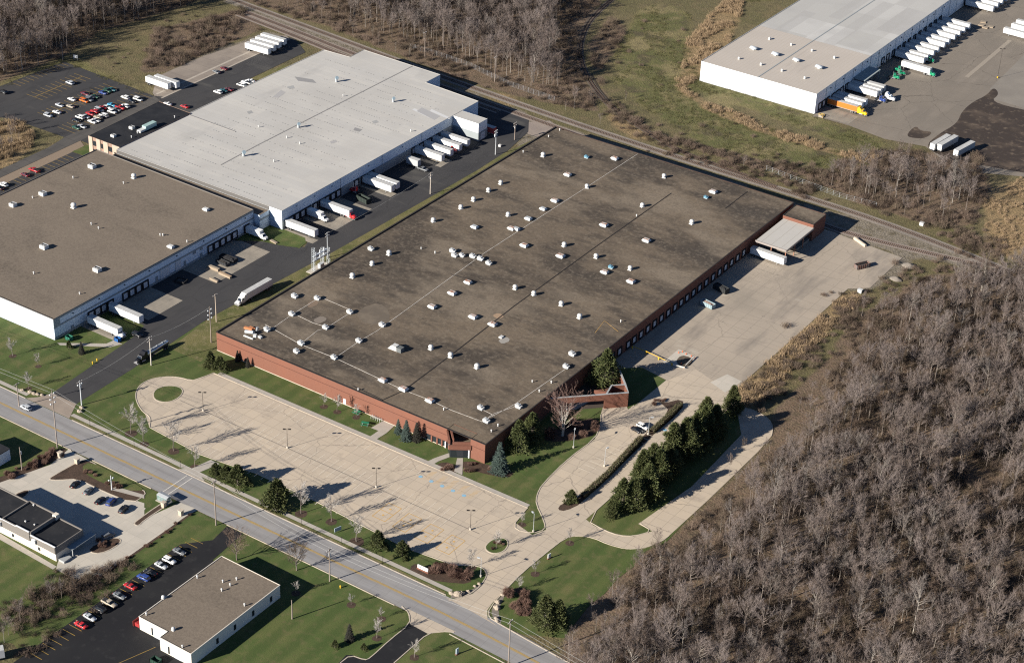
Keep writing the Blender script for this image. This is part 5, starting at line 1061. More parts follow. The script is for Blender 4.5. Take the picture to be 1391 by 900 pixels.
ct = trailer(-164.5, 174.2, 0, 'small', M_trgrey, L=6.5); ct['label'] = 'small grey cargo trailer by the docks of the white warehouse'; ct.name = 'cargo_trailer'

# ================================================================ containers, dumpsters, yard clutter
def skip_bin(L, W, Hh, m, fill=None, name='roll_off_container'):
    r = empty(name); mb = MB(); t = .12
    b = [(-L/2, -W/2), (L/2, -W/2), (L/2, W/2), (-L/2, W/2)]
    for i in range(4):
        a, c = b[i], b[(i+1) % 4]; mb.box(min(a[0], c[0])-t, max(a[0], c[0])+t, min(a[1], c[1])-t, max(a[1], c[1])+t, .2, Hh)
    mb.box(-L/2, L/2, -W/2, W/2, .2, .35)
    for k in range(int(L)): mb.box(-L/2+k+.4, -L/2+k+.52, -W/2-t-.08, W/2+t+.08, .35, Hh-.3) if False else None
    mb.build('bin', m, r)
    ribs = MB()
    for k in range(int(L)):
        for s in (-1, 1): ribs.box(-L/2+k+.4, -L/2+k+.55, s*(W/2+t+.05)-.05, s*(W/2+t+.05)+.05, .25, Hh-.05)
    ribs.build('rib', m, r)
    if fill: mb = MB(); mb.loft([[(-L/2+.2, -W/2+.2, Hh-.5), (L/2-.2, -W/2+.2, Hh-.5), (L/2-.2, W/2-.2, Hh-.4), (-L/2+.2, W/2-.2, Hh-.5)], [(-L/4, -W/4, Hh-.1), (L/3, -W/4, Hh), (L/4, W/4, Hh-.2), (-L/5, W/5, Hh)]]); mb.build('scrap', fill, r)
    for x in (-L/2+.6, L/2-.6): mb = MB(); mb.tube((x, -W/2, .18), (x, W/2, .18), .16, .16, 8); mb.build('roller', M_under, r)
    return r
o = skip_bin(6.2, 2.3, 1.9, mat('bin_blue_grey', (.25, .33, .36)), mat('scrap_rust', (.28, .16, .12), [dict(k='n', s=1.5, c=(.4, .33, .28))])); o.location = (8.2, 145.6, .05); o.rotation_euler.z = R(-10); tag(o, 'pale blue roll-off container full of rusty scrap on the concrete yard', 'container')
o = skip_bin(6.5, 2.4, 2.2, mat('bin_black', (.03, .032, .033)), mat('scrap_dark', (.04, .04, .04))); o.location = (6.4, 160, .05); o.rotation_euler.z = R(-12); tag(o, 'black open container beside the docks of the brick warehouse', 'container')
o = skip_bin(6.5, 2.3, 2.0, mat('bin_grey', (.12, .12, .12), [dict(k='n', s=.6, c=(.2, .1, .07))]), mat('bin_inside', (.02, .018, .016))); p = G(1171, 361, .8); o.location = (p.x, p.y, .05); o.rotation_euler.z = R(62); tag(o, 'dark grey open truck bin standing alone on the far end of the concrete yard', 'container')
o = skip_bin(6.5, 2.4, 2.3, mat('bin_dark_green', (.03, .04, .035))); o.location = (-157.5, 132.5, .05); o.rotation_euler.z = R(-10); tag(o, 'dark container sitting among the docks of the white warehouse', 'container')
o = skip_bin(2.2, 1.6, 1.5, mat('bin_blue', (.02, .1, .3)), name='dumpster'); p = G(160, 461, .7); o.location = (p.x, p.y, .05); tag(o, 'small blue dumpster beside the white truck at the tan-roofed warehouse', 'dumpster')
o = skip_bin(2.6, 1.8, 1.6, mat('bin_green', (.02, .12, .08)), name='dumpster'); p = G(94, 459, .7); o.location = (p.x, p.y, .02); tag(o, 'green dumpster on the lawn next to the footpath of the tan-roofed warehouse', 'dumpster')
# stacked boards in front of the tan-roofed warehouse
M_wood = mat('pale_timber', (.3, .25, .19), [dict(k='linez', st=(1, 1, 5), w=.3, c=(.36, .26, .17))])
def stack(x, y, L, W, Hh, rz, label):
    mb = MB()
    for k in range(max(2, int(Hh/.25))): mb.box(-L/2+random.uniform(-.08, .08), L/2+random.uniform(-.08, .08), -W/2, W/2, k*.25, k*.25+.22)
    o = mb.build('timber_stack', M_wood); o.location = (x, y, .06); o.rotation_euler.z = rz; tag(o, label, 'timber stack', 'timber stacks')
stack(-160.5, 45.2, 6.5, 1.2, 1.2, R(-3), 'long stack of pale boards on the dock apron of the tan-roofed warehouse, the bigger one'); stack(-161.5, 39.6, 4.5, .9, .8, R(-5), 'short stack of pale boards on the asphalt before the tan-roofed warehouse'); stack(-168, 46.5, 6, 1.3, 1.3, 0, 'shaded stack of boards close to the wall of the tan-roofed warehouse')
o = skip_bin(7.5, 2.4, 1.5, mat('flatbed_black', (.02, .02, .022)), mat('load_dark', (.03, .03, .032))); o.location = (-168.5, 56.2, .06); o.rotation_euler.z = R(3); tag(o, 'dark low container in the dock shade beside the timber stacks', 'container')
o = skip_bin(6.0, 2.2, 1.3, mat('flatbed_grey', (.04, .042, .045)), mat('load_grey', (.05, .045, .04))); o.location = (-168, 52.3, .06); o.rotation_euler.z = R(-4); tag(o, 'dark grey low container between timber stacks and the black one', 'container')
o = skip_bin(4.5, 3.0, .9, mat('scrap_bin', (.03, .03, .03)), mat('scrap_mix', (.07, .065, .06), [dict(k='n', s=1.5, c=(.03, .03, .03))])); o.location = (-171.5, 30.8, .06); o.rotation_euler.z = R(12); tag(o, 'low bin heaped with dark scrap before the roller doors', 'container')
q = G(372, 329); stack(q.x, q.y, 4, 1.2, .6, R(-10), 'small stack of boards beside the grass patch between the two pale warehouses')
# wooden pallets on the truck yard
for i, (x, y) in enumerate(((-23, 508), (-20, 506), (-18, 509), (-24, 513))): stack(x, y, 3, 2.5, .6, R(5*i), ['low pile of pallets beside the last trailer of the long row', 'low pile of pallets beyond the long row, on the side of the yard', 'pile of pallets beyond the long row nearest the open yard', 'pile of pallets nearest the far trailers'][i])
st = empty('dock_stairs', (-39.5, 342.3, 0), 0, 'yellow railed stairs at the near corner of the pale ribbed warehouse', 'stairs')
part2('step', M_apron, st, [(k*.6, k*.6+.6, -.7, .7, .03, 1.5-k*.3) for k in range(4)]); part2('handrail', M_yellow, st, [(-.2, 2.4, -.8, -.72, 1.4, 1.55), (-.2, 2.4, .72, .8, 1.4, 1.55)]); part2('handrail_post', M_yellow, st, [(2.3, 2.4, -.8, -.72, .03, 1.4)]); part2('handrail_post', M_yellow, st, [(2.3, 2.4, .72, .8, .03, 1.4)])
# yellow barrier arm, sink hole with cones
b = empty('yellow_barrier', (.6, 93.8, 0), label='long yellow barrier rail across the edge of the concrete yard', cat='barrier'); b['_w'] = 1
P = [G(859, 470, 1.1), G(878, 477, 1.1), G(895, 485, 1.1), G(913, 493, 1.1)]
mb = MB(); mb.path(P, [.12]*4, 6); mb.build('rail', M_yellow, b)
for p in P: mb = MB(); mb.box(p.x-.2, p.x+.2, p.y-.2, p.y+.2, .04, 1.0); mb.build('post', M_yellow, b)
hb = empty('barricaded_hole', (*G(929, 490)[:2], .05), label='dark hole in the concrete yard ringed by orange cones and white boards', cat='hole'); hb['_w'] = 1
mb = MB(); pts = chaikin(GP([(918, 490), (925, 482), (938, 485), (942, 491), (934, 499), (922, 496)]), 1); mb.poly([(x, y, .06) for x, y in pts]); mb.build('hole', mat('pit_earth', (.16, .125, .09), [dict(k='n', s=1.2, c=(.06, .05, .04))]), hb)
M_cone = mat('cone_orange', (.6, .12, .03))
for x, y in ((922, 479), (927, 478), (932, 481), (939, 484), (944, 487), (929, 500), (925, 494)): 
    p = G(x, y); mb = MB(); mb.lathe([(.3, .05), (.3, .1), (.2, .12), (.05, .8)], 8, (p.x, p.y, 0)); mb.build('cone', M_cone, hb)
for a, c in (((931, 498), (943, 486)), ((914, 497), (930, 501))):
    p, r = G(*a), G(*c); mb = MB(); ribbon(mb, [tuple(p[:2]), tuple(r[:2])], .3, .5, .9); ribbon(mb, [tuple(p[:2]), tuple(p[:2]+(r-p).normalized()[:2]*.0) if False else tuple((p+(r-p)*.05)[:2])], .3, .05, .5); mb.build('board', M_whp, hb)
o = empty('concrete_block_row', (*G(1168, 330)[:2], 0), R(-28), 'long low concrete barrier at the railway edge of the yard', 'barrier'); mb = MB(); mb.box(-4, 4, -.5, .5, 0, 1.0); mb.box(-3.9, 3.9, -.3, .3, 1.0, 1.15); mb.build('block', M_kerb, o)
# gravel heaps
def heap(px, py, r, h, label, m):
    mb = MB(); mb.smooth = True; n = 18; rings = []
    for j, (rr, zz) in enumerate(((1, 0), (.75, .35), (.45, .7), (.2, .93), (.05, 1))): rings.append([(r*rr*math.cos(t*2*math.pi/n)*(1.4+.25*random.random()), r*rr*math.sin(t*2*math.pi/n)*(.9+.25*random.random()), h*zz*(.85+.3*random.random())) for t in range(n)])
    mb.loft(rings); o = mb.build('gravel_heap', m); p = G(px, py); o.location = (p.x, p.y, -.05); tag(o, label, 'gravel heap', 'gravel heaps by the yard')
M_gr = mat('pale_gravel', (.22, .195, .165), [dict(k='n', s=1.5, c=(.16, .14, .12))], obj=True, bump=(4, .6, .1))
heap(1235, 361, 2.4, 1.3, 'pale gravel heap beyond the corner of the concrete yard near the railway', M_gr); heap(1217, 379, 2.0, 1.2, 'pale gravel heap beside the right edge of the concrete yard, nearer than the other heap', M_gr)
mb = MB(); mb.box(-.9, .9, -.7, .7, 0, 1.4); mb.box(-1, 1, -.8, .8, 1.4, 1.5); o = mb.build('utility_cabinet', M_vent); p = G(1168, 397); o.location = (p.x, p.y, 0); tag(o, 'white utility cabinet among reeds at the right edge of the concrete yard', 'cabinet')
mb = MB(); mb.box(-.9, .9, -.7, .7, 0, 1.4); mb.box(-1, 1, -.8, .8, 1.4, 1.5); o = mb.build('utility_cabinet', M_vent); p = G(1252, 306); o.location = (p.x, p.y, 0); tag(o, 'white utility cabinet among bare shrubs beyond the railway', 'cabinet')
# ================================================================ POLES, SIGNS, SMALL THINGS
M_pole = mat('weathered_wood', (.30, .25, .21), [dict(k='n', s=2, st=(1, 1, .1), c=(.2, .165, .14))]); M_dkpole = mat('bronze_pole', (.03, .025, .022))
M_ins = mat('insulator', (.5, .52, .53)); M_grey = mat('grey_metal', (.4, .42, .43))
def lamp_post(hh=8.0, heads=2, dark=True):
    r = empty('lamp_post'); m = M_dkpole if dark else M_grey
    mb = MB(); mb.lathe([(.34, 0), (.34, .7), (.3, .75)], 12); mb.build('footing', M_pale, r)
    mb = MB(); mb.tube((0, 0, .8), (0, 0, hh), .085, .06, 8); mb.build('pole', m, r)
    for k in range(heads):
        a = math.pi*k+.6; mb = MB(); c, s = math.cos(a), math.sin(a); mb.tube((0, 0, hh-.05), (c*.6, s*.6, hh-.02), .05, .05, 6); mb.box(c*.95-.5, c*.95+.5, s*.95-.25, s*.95+.25, hh-.12, hh+.12, a, (c*.95, s*.95)); mb.build('lamp_head', m, r)
    return r
lp = lamp_post(); lps = []
for i, (x, y) in enumerate(((-100.4, -34.5), (-61, -34.3), (-21.5, -34.2), (18.3, -34.4))):
    o = place(lp, i > 0, (x, y, .03)); tag(o, cat='lamp post', group='lamp posts of the large car park'); lps.append(o)
rank_labels(lps, 'dark lamp post in the large tan car park, {} of four')
lg = lamp_post(7.5, 1, False)
for i, ((x, y), l) in enumerate((((880.5, 590), 'grey lamp post in the gap between the two hedges'), ((821, 633), 'grey lamp post beside the long hedge near the visitor bays'), ((779, 608), 'thin lamp post in a round mulch bed on the lawn by the birch tree'), ((724.5, 722), 'grey lamp post on the small lawn wedge between car park and drive'), ((653, 783), 'grey lamp post at the bend of the shrub bed by the car park exit'))):
    p = G(x, y); o = place(lg, i > 0, (p.x, p.y, .05), R(40*i)); tag(o, l, 'lamp post', 'grey lamp posts by the drive')
hp = lamp_post(16, 2, True); p = G(1355, 106); hp.location = (p.x, p.y, .03); tag(hp, 'tall lamp post with a yellow base standing in the truck yard', 'lamp post')
for c in hp.children:
    if c.name.startswith('footing'): c.data.materials[0] = M_yellow
def util_pole(hh, arms=1, lamps=0, trans=0, m=None, rz=0):
    r = empty('utility_pole'); mb = MB(); mb.path([(0, 0, 0), (.05, 0, hh*.5), (0, .03, hh)], [.24, .19, .14], 8); mb.build('pole', m or M_pole, r)
    for k in range(arms):
        z = hh-.5-1.3*k; mb = MB(); mb.box(-1.3, 1.3, -.14, -.02 if False else .14, z-.08, z+.08); mb.build('crossarm', M_pole if arms < 3 else M_grey, r)
        for x in (-1.15, -.4, .4, 1.15): mb = MB(); mb.lathe([(.07, z+.08), (.1, z+.25), (.04, z+.32)], 6, (x, 0, 0)); mb.build('insulator', M_ins, r)
    for k in range(lamps):
        z = hh-2-1.9*(k//2); s = 1 if k % 2 else -1; mb = MB(); mb.tube((0, 0, z), (s*.8, 0, z+.3), .05, .05, 6); mb.lathe([(.05, z+.2), (.3, z+.35), (.32, z+.6), (.15, z+.75)], 8, (s*.95, 0, 0)); mb.build('lamp_head', M_ins, r)
    for k in range(trans): mb = MB(); mb.lathe([(.3, hh-3.4), (.33, hh-3.3), (.33, hh-2.2), (.2, hh-2.1)], 10, (.5*(-1)**k, .3, 0)); mb.build('transformer', M_ins, r)
    return r
WIREPTS = {}
def up(name, px, py, hh, label, arms=1, lamps=0, trans=0, m=None, rz=90):
    o = util_pole(hh, arms, lamps, trans, m); p = G(px, py); o.location = (p.x, p.y, 0); o.rotation_euler.z = R(rz); tag(o, label, 'utility pole'); WIREPTS[name] = Vector((p.x, p.y, hh-.4)); return o
up('a', 78, 608, 24, 'tallest wooden pole with insulator clusters on the road verge near the left driveway', 0, 6, 0)
up('b', 26, 545+7, 10, 'slim pole at the far left edge of the road', 1)
up('c', 111, 550, 10.5, 'pale pole with a cluster of fittings on the lawn corner beside the left driveway', 1, 2, 1, M_ins)
up('d', 205.5, 496, 12.5, 'pale pole with two crossarms standing beside the tank trailer', 2, 0, 0, mat('pale_pole', (.5, .46, .4)))
up('e', 287, 465, 16, 'wooden pole carrying six round lamps at the left corner of the brick warehouse', 0, 6)
up('f', 294, 437, 12.5, 'plain slim pole just behind the pole with six lamps', 1, 0, 0, mat('tan_pole', (.45, .37, .29)))
up('g', 445, 350, 12, 'pole with two crossarms behind the metal substation frame', 2, 0, 0, M_grey)
up('h', 584.5, 263.5, 10.5, 'pole with a stubby crossarm on the asphalt edge beside the brick warehouse', 2, 0, 1, mat('pale_pole2', (.48, .43, .37)))
up('i', 673, 210, 12.5, 'pole with stacked crossarms and transformers near the loading tower', 3, 0, 2, M_grey)
up('j', 699, 190, 9, 'short pole with crossarms near the far left corner of the brick warehouse', 2, 0, 1)
up('k', 293.5, 713, 18, 'wooden pole on the road verge by the driveway of the parked row', 1, 0, 0)
up('l', 448, 789, 13, 'wooden pole with a white transformer on the verge across from the large car park', 1, 0, 1)
up('m', 397, 840, 7.5, 'short bare pole on the lawn beside the small workshop', 0)
up('n', 690.5, 905, 18, 'wooden pole with a crossarm at the bottom of the road', 1, 0, 0)
up('o', 30, 638, 9.5, 'leaning pole with a transformer on the planted bank at the left', 0, 0, 1)
up('p', 577, 78, 14, 'bare pole beside the railway at the edge of the far wood, left one of two', 1)
up('q', 672, 112, 14, 'bare pole beside the railway at the edge of the far wood, right one of two', 1)
up('r', 152, 665, 6, 'short white lamp pole beside the bed of the clinic car park', 0, 2, 0, M_ins)
up('s', 85.5, 82, 10, 'slim pole at the far corner of the black car park', 0)
def wire(a, b, off, label, group):
    A, B = WIREPTS[a].copy(), WIREPTS[b].copy(); A += Vector((0, off, 0)); B += Vector((0, off, 0))
    P = [A.lerp(B, t/10)-Vector((0, 0, 4*(t/10)*(1-t/10)*1.2)) for t in range(11)]
    mb = MB(); mb.path(P, [.04]*11, 3); o = mb.build('overhead_wire', mat('wire', (.4, .4, .38))) if 'W' not in WIREPTS else mb.build('overhead_wire', WIREPTS['W'])
    WIREPTS['W'] = o.data.materials[0]; tag(o, label, 'overhead wire', group)
WIREPTS['far_left'] = Vector((-330, -83, 17)); WIREPTS['far_right'] = Vector((150, -90, 17))
for a, b, d in (('far_left', 'a', 'left of the tallest pole'), ('a', 'k', 'beside the crossing'), ('k', 'l', 'above the workshop verge'), ('l', 'n', 'above the fresh asphalt driveway'), ('n', 'far_right', 'at its bottom end')):
    for off in (-.9, .9): wire(a, b, off, 'thin wire over the road '+d, 'wires over the road '+d)
wire('c', 'd', 0, 'thin wire between the lawn corner pole and the pole by the tank trailer', None); wire('d', 'e', 0, 'thin wire from the pole by the tank trailer to the pole with six lamps', None); wire('g', 'h', 0, 'thin wire along the brick warehouse from the substation to the next pole', None)
# wires that cross the lawn by the car park (they show as pale lines)
WIREPTS['v1'] = Vector((-60, -57, 9)); WIREPTS['v2'] = Vector((120, -68, 9))
# substation frame
ss = empty('substation_frame', (-134.3, 74.4, 0), label='galvanised lattice substation frame beside the long edge of the brick warehouse', cat='substation'); 
M_gal = mat('galvanised_frame', (.5, .54, .56), rough=.5, metal=.2)
def lattice(x, y, hh, w):
    mb = MB()
    for a in (-w, w):
        for b in (-w, w): mb.tube((x+a, y+b, 0), (x+a*.8, y+b*.8, hh), .07, .06, 4)
    n = int(hh/1.1)
    for k in range(n):
        z0, z1 = k*hh/n, (k+1)*hh/n
        for (a, b), (c, d) in (((-w, -w), (w, -w)), ((w, -w), (w, w)), ((w, w), (-w, w)), ((-w, w), (-w, -w))): mb.tube((x+a, y+b, z0), (x+c, y+d, z1), .045, .045, 4)
    return mb
lattice(-.4, -4.2, 11, .5).build('lattice_post', M_gal, ss); lattice(.6, 4.2, 8, .5).build('lattice_post', M_gal, ss); lattice(-2.6, 4.2, 7, .5).build('lattice_post', M_gal, ss)
for z in (5.0, 7.0): mb = MB(); mb.box(-.8, .2, -4.4, 4.4, z-.15, z+.15); mb.build('crossbeam', M_gal, ss)
for y in (-2.6, 0, 2.6):
    for z in (7.15, 5.2): mb = MB(); mb.lathe([(.25, z), (.28, z+.9), (.18, z+1.0), (.24, z+1.15), (.05, z+1.5)], 8, (-.3, y, 0)); mb.build('insulator', M_ins, ss)
part2('transformer_base', M_pale, ss, [(-2.6, 2.2, -6.4, 4.8, 0, .2)]); part2('switch_box', M_grey, ss, [(-.8, .8, -1, 1.2, .2, 2.2)])
# bus shelter
bs = empty('bus_shelter', (-73.6, -83.6, 0), 0, 'glass bus shelter with a white roof beside the crossing of the road', 'bus shelter')
M_pane = mat('shelter_glass', (.3, .42, .42), rough=.1, spec=.5); M_pane.node_tree.nodes['Principled BSDF'].inputs['Alpha'].default_value = .35
part2('floor', M_pale, bs, [(-2.6, 2.6, -1.6, 1.4, .0, .1)]); mb = MB(); mb.loft([[(x, -1.2, 2.4), (x, -.1, 2.7), (x, 1.2, 2.4), (x, 1.2, 2.3), (x, -1.2, 2.3)] for x in (-2.3, 2.3)]); mb.build('roof', M_vgrey, bs)
for x0, x1, y0, y1 in ((-2.2, 2.2, -1.1, -1.07), (-2.2, -2.17, -1.05, .8), (2.17, 2.2, -1.05, .8)): part2('pane', M_pane, bs, [(x0, x1, y0, y1, .25, 2.2)])
for x in (-2.2, -.75, .75, 2.2): part2('post', M_steel, bs, [(x-.05, x+.05, -1.15, -1.1, .1, 2.4)])
for x in (-2.2, 2.2): part2('post', M_steel, bs, [(x-.05, x+.05, .85, .95, .1, 2.6)])
part2('bench', M_steel, bs, [(-1.5, 1.5, -.95, -.55, .5, .56)])
# gate piers of the clinic car park
M_pier = mat('stone_pier', (.48, .4, .31), [dict(k='n', s=2, c=(.38, .32, .25))], obj=True)
def pier():
    r = empty('gate_pier'); part2('shaft', M_pier, r, [(-.65, .65, -.65, .65, 0, 1.8)]); part2('cap', M_kerb, r, [(-.8, .8, -.8, .8, 1.803, 2.05)]); return r
pr = pier()
for i, (x, y, l) in enumerate(((82, 620, 'stone gate pier at the road end of the planted bank'), (105, 629, 'stone gate pier at the tip of the bed by the first clinic driveway'), (222.5, 688, 'stone gate pier at the lawn side of the second clinic driveway'), (246, 699, 'stone gate pier at the mown bank side of the second clinic driveway'))):
    p = G(x, y); o = place(pr, i > 0, (p.x, p.y, .02)); tag(o, l, 'gate pier', 'stone gate piers')
# signs
M_sign = mat('sign_face', (.7, .7, .68)); M_signd = mat('sign_panel', (.3, .36, .4))
def board(px, py, w, h, rz, label, m, base=True, z0=.5):
    r = empty('sign_board'); p = G(px, py); r.location = (p.x, p.y, .03); r.rotation_euler.z = R(rz); part2('panel', m, r, [(-w/2, w/2, -.12, .12, z0, z0+h)])
    if base: part2('base', M_brick, r, [(-w/2-.2, w/2+.2, -.3, .3, 0, z0-.003)])
    else:
        for x in (-w/2+.15, w/2-.15): part2('post', M_steel, r, [(x-.06, x+.06, -.06, .06, 0, z0-.003)])
    return tag(r, label, 'sign')
o = board(574.5, 775, 4.2, 1.3, 0, 'long white sign on a brick base in front of the brown shrub bed', M_sign, True, .5)
part2('lettering', mat('sign_letters', (.08, .09, .12)), o, [(-1.6+k*.55, -1.6+k*.55+.35, -.15, -.122, 1.05, 1.4) for k in range(6)])
board(459, 722, 2.6, 1.4, 72, 'grey two sided sign on the lawn strip facing the road traffic', M_signd, False, .5)
board(746, 758, 1.2, 1.6, 75, 'small upright white sign in a mulch bed on the lawn by the drive', M_sign, True, .3)
board(621, 888, 1.0, 2.0, 80, 'pale blue upright sign in a mulch bed at the bottom lawn', mat('sign_pale_blue', (.5, .58, .62)), True, .3)
board(103, 82, 2.2, 1.6, 20, 'small white sign at the far corner of the black car park', M_sign, False, 1.2)
# little lights along the sidewalk
def bollard():
    r = empty('path_light'); mb = MB(); mb.tube((0, 0, 0), (0, 0, 2.6), .07, .06, 6); mb.build('pole', M_dkpole, r); mb = MB(); mb.lathe([(.16, 2.55), (.18, 2.95), (.05, 3.05)], 8); mb.build('lantern', M_dkpole, r); return r
bl = bollard(); bls = []
for i, x in enumerate((-125.5, -104, -82.5, -66, -45, -28, -11, 6)):
    o = place(bl, i > 0, (x, -66.3 if i != 2 else -66.0, 0)); tag(o, cat='path light', group='path lights along the road verge'); bls.append(o)
rank_labels(bls, 'short dark lantern post between road and sidewalk, {}')
# picnic tables, frame by the brick wall, yellow hydrants
def picnic():
    r = empty('picnic_table'); m = mat('green_table', (.02, .17, .09)); part2('top', m, r, [(-.95, .95, -.4, .4, .72, .78)]); part2('seat', m, r, [(-.95, .95, -.85, -.55, .43, .48)]); part2('seat', m, r, [(-.95, .95, .55, .85, .43, .48)])
    for x in (-.7, .7): part2('leg', M_steel, r, [(x-.05, x+.05, -.7, .7, .0, .06), (x-.05, x+.05, -.06, .06, .06, .715)])
    return r
pt = picnic()
for i, (x, y, l) in enumerate(((485, 561, 'green picnic table on the lawn below the small trees, away from the wall'), (496, 577, 'green picnic table on the lawn nearest the car park'))):
    p = G(x, y); o = place(pt, i > 0, (p.x, p.y, .0), R(20*i), 1.5); tag(o, l, 'picnic table', 'green picnic tables')
rk = empty('bike_rack', (*G(511, 570)[:2], 0), R(0), 'pale metal rack against the brick wall by the paved square', 'bike rack')
for k in range(5): mb = MB(); mb.path([(-2+k, -.5, 0), (-2+k, -.5, 1.3), (-2+k, .5, 1.3), (-2+k, .5, 0)], [.07]*4, 5); mb.build('hoop', M_vent, rk)
part2('rail', M_vent, rk, [(-2.1, 2.1, -.06, .06, .9, 1.0)])
hy = MB(); hy.lathe([(.22, 0), (.22, .6), (.3, .62), (.28, .8), (.1, .98)], 8); hy.tube((-.3, 0, .55), (.3, 0, .55), .1, .1, 6)
for x, y, l in ((126, 494, 'yellow hydrant on the lawn beside the asphalt drive, left of the pair'), (132, 490, 'yellow hydrant on the lawn beside the asphalt drive, right of the pair'), (462.5, 798, 'yellow and white hydrant on the verge near the transformer pole')):
    o = hy.build('hydrant', M_yellow); p = G(x, y); o.location = (p.x, p.y, 0); o.scale = (1.0, 1.0, 1.1); tag(o, l, 'hydrant', 'yellow hydrants')
mb = MB(); mb.box(-.6, .6, -.5, .5, 0, 1.1); o = mb.build('utility_box', M_vent); p = G(691, 233); o.location = (-142.2, 216, 0.03); tag(o, 'pale stone coloured utility box at the asphalt edge near the loading tower', 'utility box')
# red enclosure and air conditioner by the workshop
o = empty('red_enclosure', (-35.0, -136.2, .05), label='red slatted enclosure against the corner of the small workshop', cat='enclosure'); m = mat('faded_red', (.36, .06, .05)); part2('fence_panel', m, o, [(-1.3, -1.2, -1.2, 3.2, 0, 2.0)]); part2('fence_panel', m, o, [(-1.2, 1.2, 3.1, 3.2, 0, 2.0)]); part2('bin', mat('red_bin', (.3, .03, .03)), o, [(-.9, .9, -.8, 1.4, .1, 1.4)])
o = skip_bin(3, 2, 1.4, mat('bin_darkgreen2', (.02, .05, .035)), name='dumpster'); p = G(212, 897, .7); o.location = (p.x, p.y, .05); tag(o, 'dark dumpster at the bottom edge beside the notch of the workshop', 'dumpster')
ft = trailer(-56, -165, 55, 'x', M_trgrey, L=8); p = G(18, 893, 2); ft.location = (p.x-8.5, p.y-6.5, .05); ft['label'] = 'pale trailer end at the bottom left corner'; 
# boulders at the drive mouths
M_rock = mat('boulder', (.36, .3, .23), [dict(k='n', s=1.5, c=(.25, .21, .17))], obj=True)
def boulder(r, seed):
    rnd = random.Random(seed); mb = MB(); n = 8; mb.loft([[(r*rr*math.cos(t*2*math.pi/n)*(1+.5*rnd.random()), r*rr*math.sin(t*2*math.pi/n)*(.7+.4*rnd.random()), r*z*(.8+.4*rnd.random())) for t in range(n)] for rr, z in ((.8, -.1), (1, .3), (.75, .7), (.3, .95))]); return mb.build('boulder', M_rock)
bl2 = []
for i, (x, y, r) in enumerate(((613, 806, .8), (616, 805, .6), (622, 808, 1.3), (627, 806, .9), (636, 803, .6), (645, 796, .55), (651, 793, .6), (683, 808, .7), (676, 818, .9), (675, 826, 1.1), (674, 840, .7), (675, 843, .6), (41, 533, .9), (46, 535, .8), (51, 536, .8), (57, 537, .7), (30, 530, .7), (108, 559, .9), (111, 554, .9))):
    o = boulder(r, i); p = G(x, y); o.location = (p.x, p.y, .0); tag(o, cat='boulder', group='boulders at the drive mouths'); bl2.append(o)
rank_labels(bl2, 'rounded boulder by a drive mouth along the road, {}')
sheet('stone_bed', chaikin(GP([(610, 812), (617, 804), (640, 802), (655, 790), (660, 786), (655, 797), (642, 806), (622, 812)]), 1), .02, M_gr); sheet('stone_bed', chaikin(GP([(676, 846), (668, 836), (668, 824), (682, 808), (690, 800), (682, 816), (676, 830), (682, 846)]), 1), .02, M_gr)
# chain link fence by the railway
fe = empty('chain_link_fence', (-170, 280, 0), label='grey chain link fence along the far side of the railway', cat='fence'); fe['_w'] = 1
P = GP([(557, 65), (600, 78), (640, 92), (690, 116), (760, 140)]); mb = MB(); P2 = []
for a, b in zip(P, P[1:]):
    n = max(2, int(math.dist(a, b)/3.0)); P2 += [(a[0]+(b[0]-a[0])*k/n, a[1]+(b[1]-a[1])*k/n) for k in range(n)]
for x, y in P2: mb.tube((x, y, 0), (x, y, 2.6), .06, .06, 5)
for z in (.1, .7, 1.3, 1.9, 2.5):
    for a, b in zip(P2, P2[1:]): mb.tube((*a, z), (*b, z), .03, .03, 3, cap=False)
mb.build('fence_mesh', mat('fence_grey', (.34, .34, .35)), fe)
fe = empty('chain_link_fence', (-40, 275, 0), label='grey chain link fence between the railway and the wood beside the brick warehouse annex', cat='fence'); fe['_w'] = 1
P = GP([(1041, 231), (1090, 250), (1140, 268), (1200, 284)]); mb = MB(); P2 = []
for a, b in zip(P, P[1:]):
    n = max(2, int(math.dist(a, b)/3.0)); P2 += [(a[0]+(b[0]-a[0])*k/n, a[1]+(b[1]-a[1])*k/n) for k in range(n)]
for x, y in P2: mb.tube((x, y, 0), (x, y, 2.4), .06, .06, 5)
for z in (.1, .8, 1.5, 2.3):
    for a, b in zip(P2, P2[1:]): mb.tube((*a, z), (*b, z), .03, .03, 3, cap=False)
mb.build('fence_mesh', M_grey, fe)
# ================================================================ TREES AND PLANTS
M_bark = mat('grey_bark', (.165, .138, .118), [dict(k='n', s=1.5, st=(1, 1, .2), c=(.16, .13, .11)), dict(k='rnd', lo=.6, hi=1, c=(.34, .31, .27), amt=.8)], obj=True)
M_twig = mat('grey_twigs', (.152, .122, .108), [dict(k='isl', lo=0, hi=1, c=(.228, .192, .178), amt=.85), dict(k='rnd', lo=.25, hi=1, c=(.115, .083, .064), amt=.7), dict(k='rnd', lo=.9, hi=.92, c=(.21, .19, .175), amt=.6)])
M_twigb = mat('brown_twigs', (.135, .098, .075), [dict(k='isl', lo=0, hi=1, c=(.175, .128, .1), amt=.8), dict(k='rnd', lo=.3, hi=1, c=(.10, .082, .055), amt=.7)])
M_twigw = mat('pale_twigs', (.36, .33, .30), [dict(k='isl', lo=0, hi=1, c=(.46, .43, .39), amt=.8)])
M_pine = mat('pine_needles', (.038, .054, .019), [dict(k='isl', lo=0, hi=1, c=(.118, .13, .048), amt=.95), dict(k='rnd', lo=.3, hi=1, c=(.085, .088, .036), amt=.4), dict(k='isl', lo=.85, hi=1, c=(.085, .08, .035), amt=.6)], rough=.75)
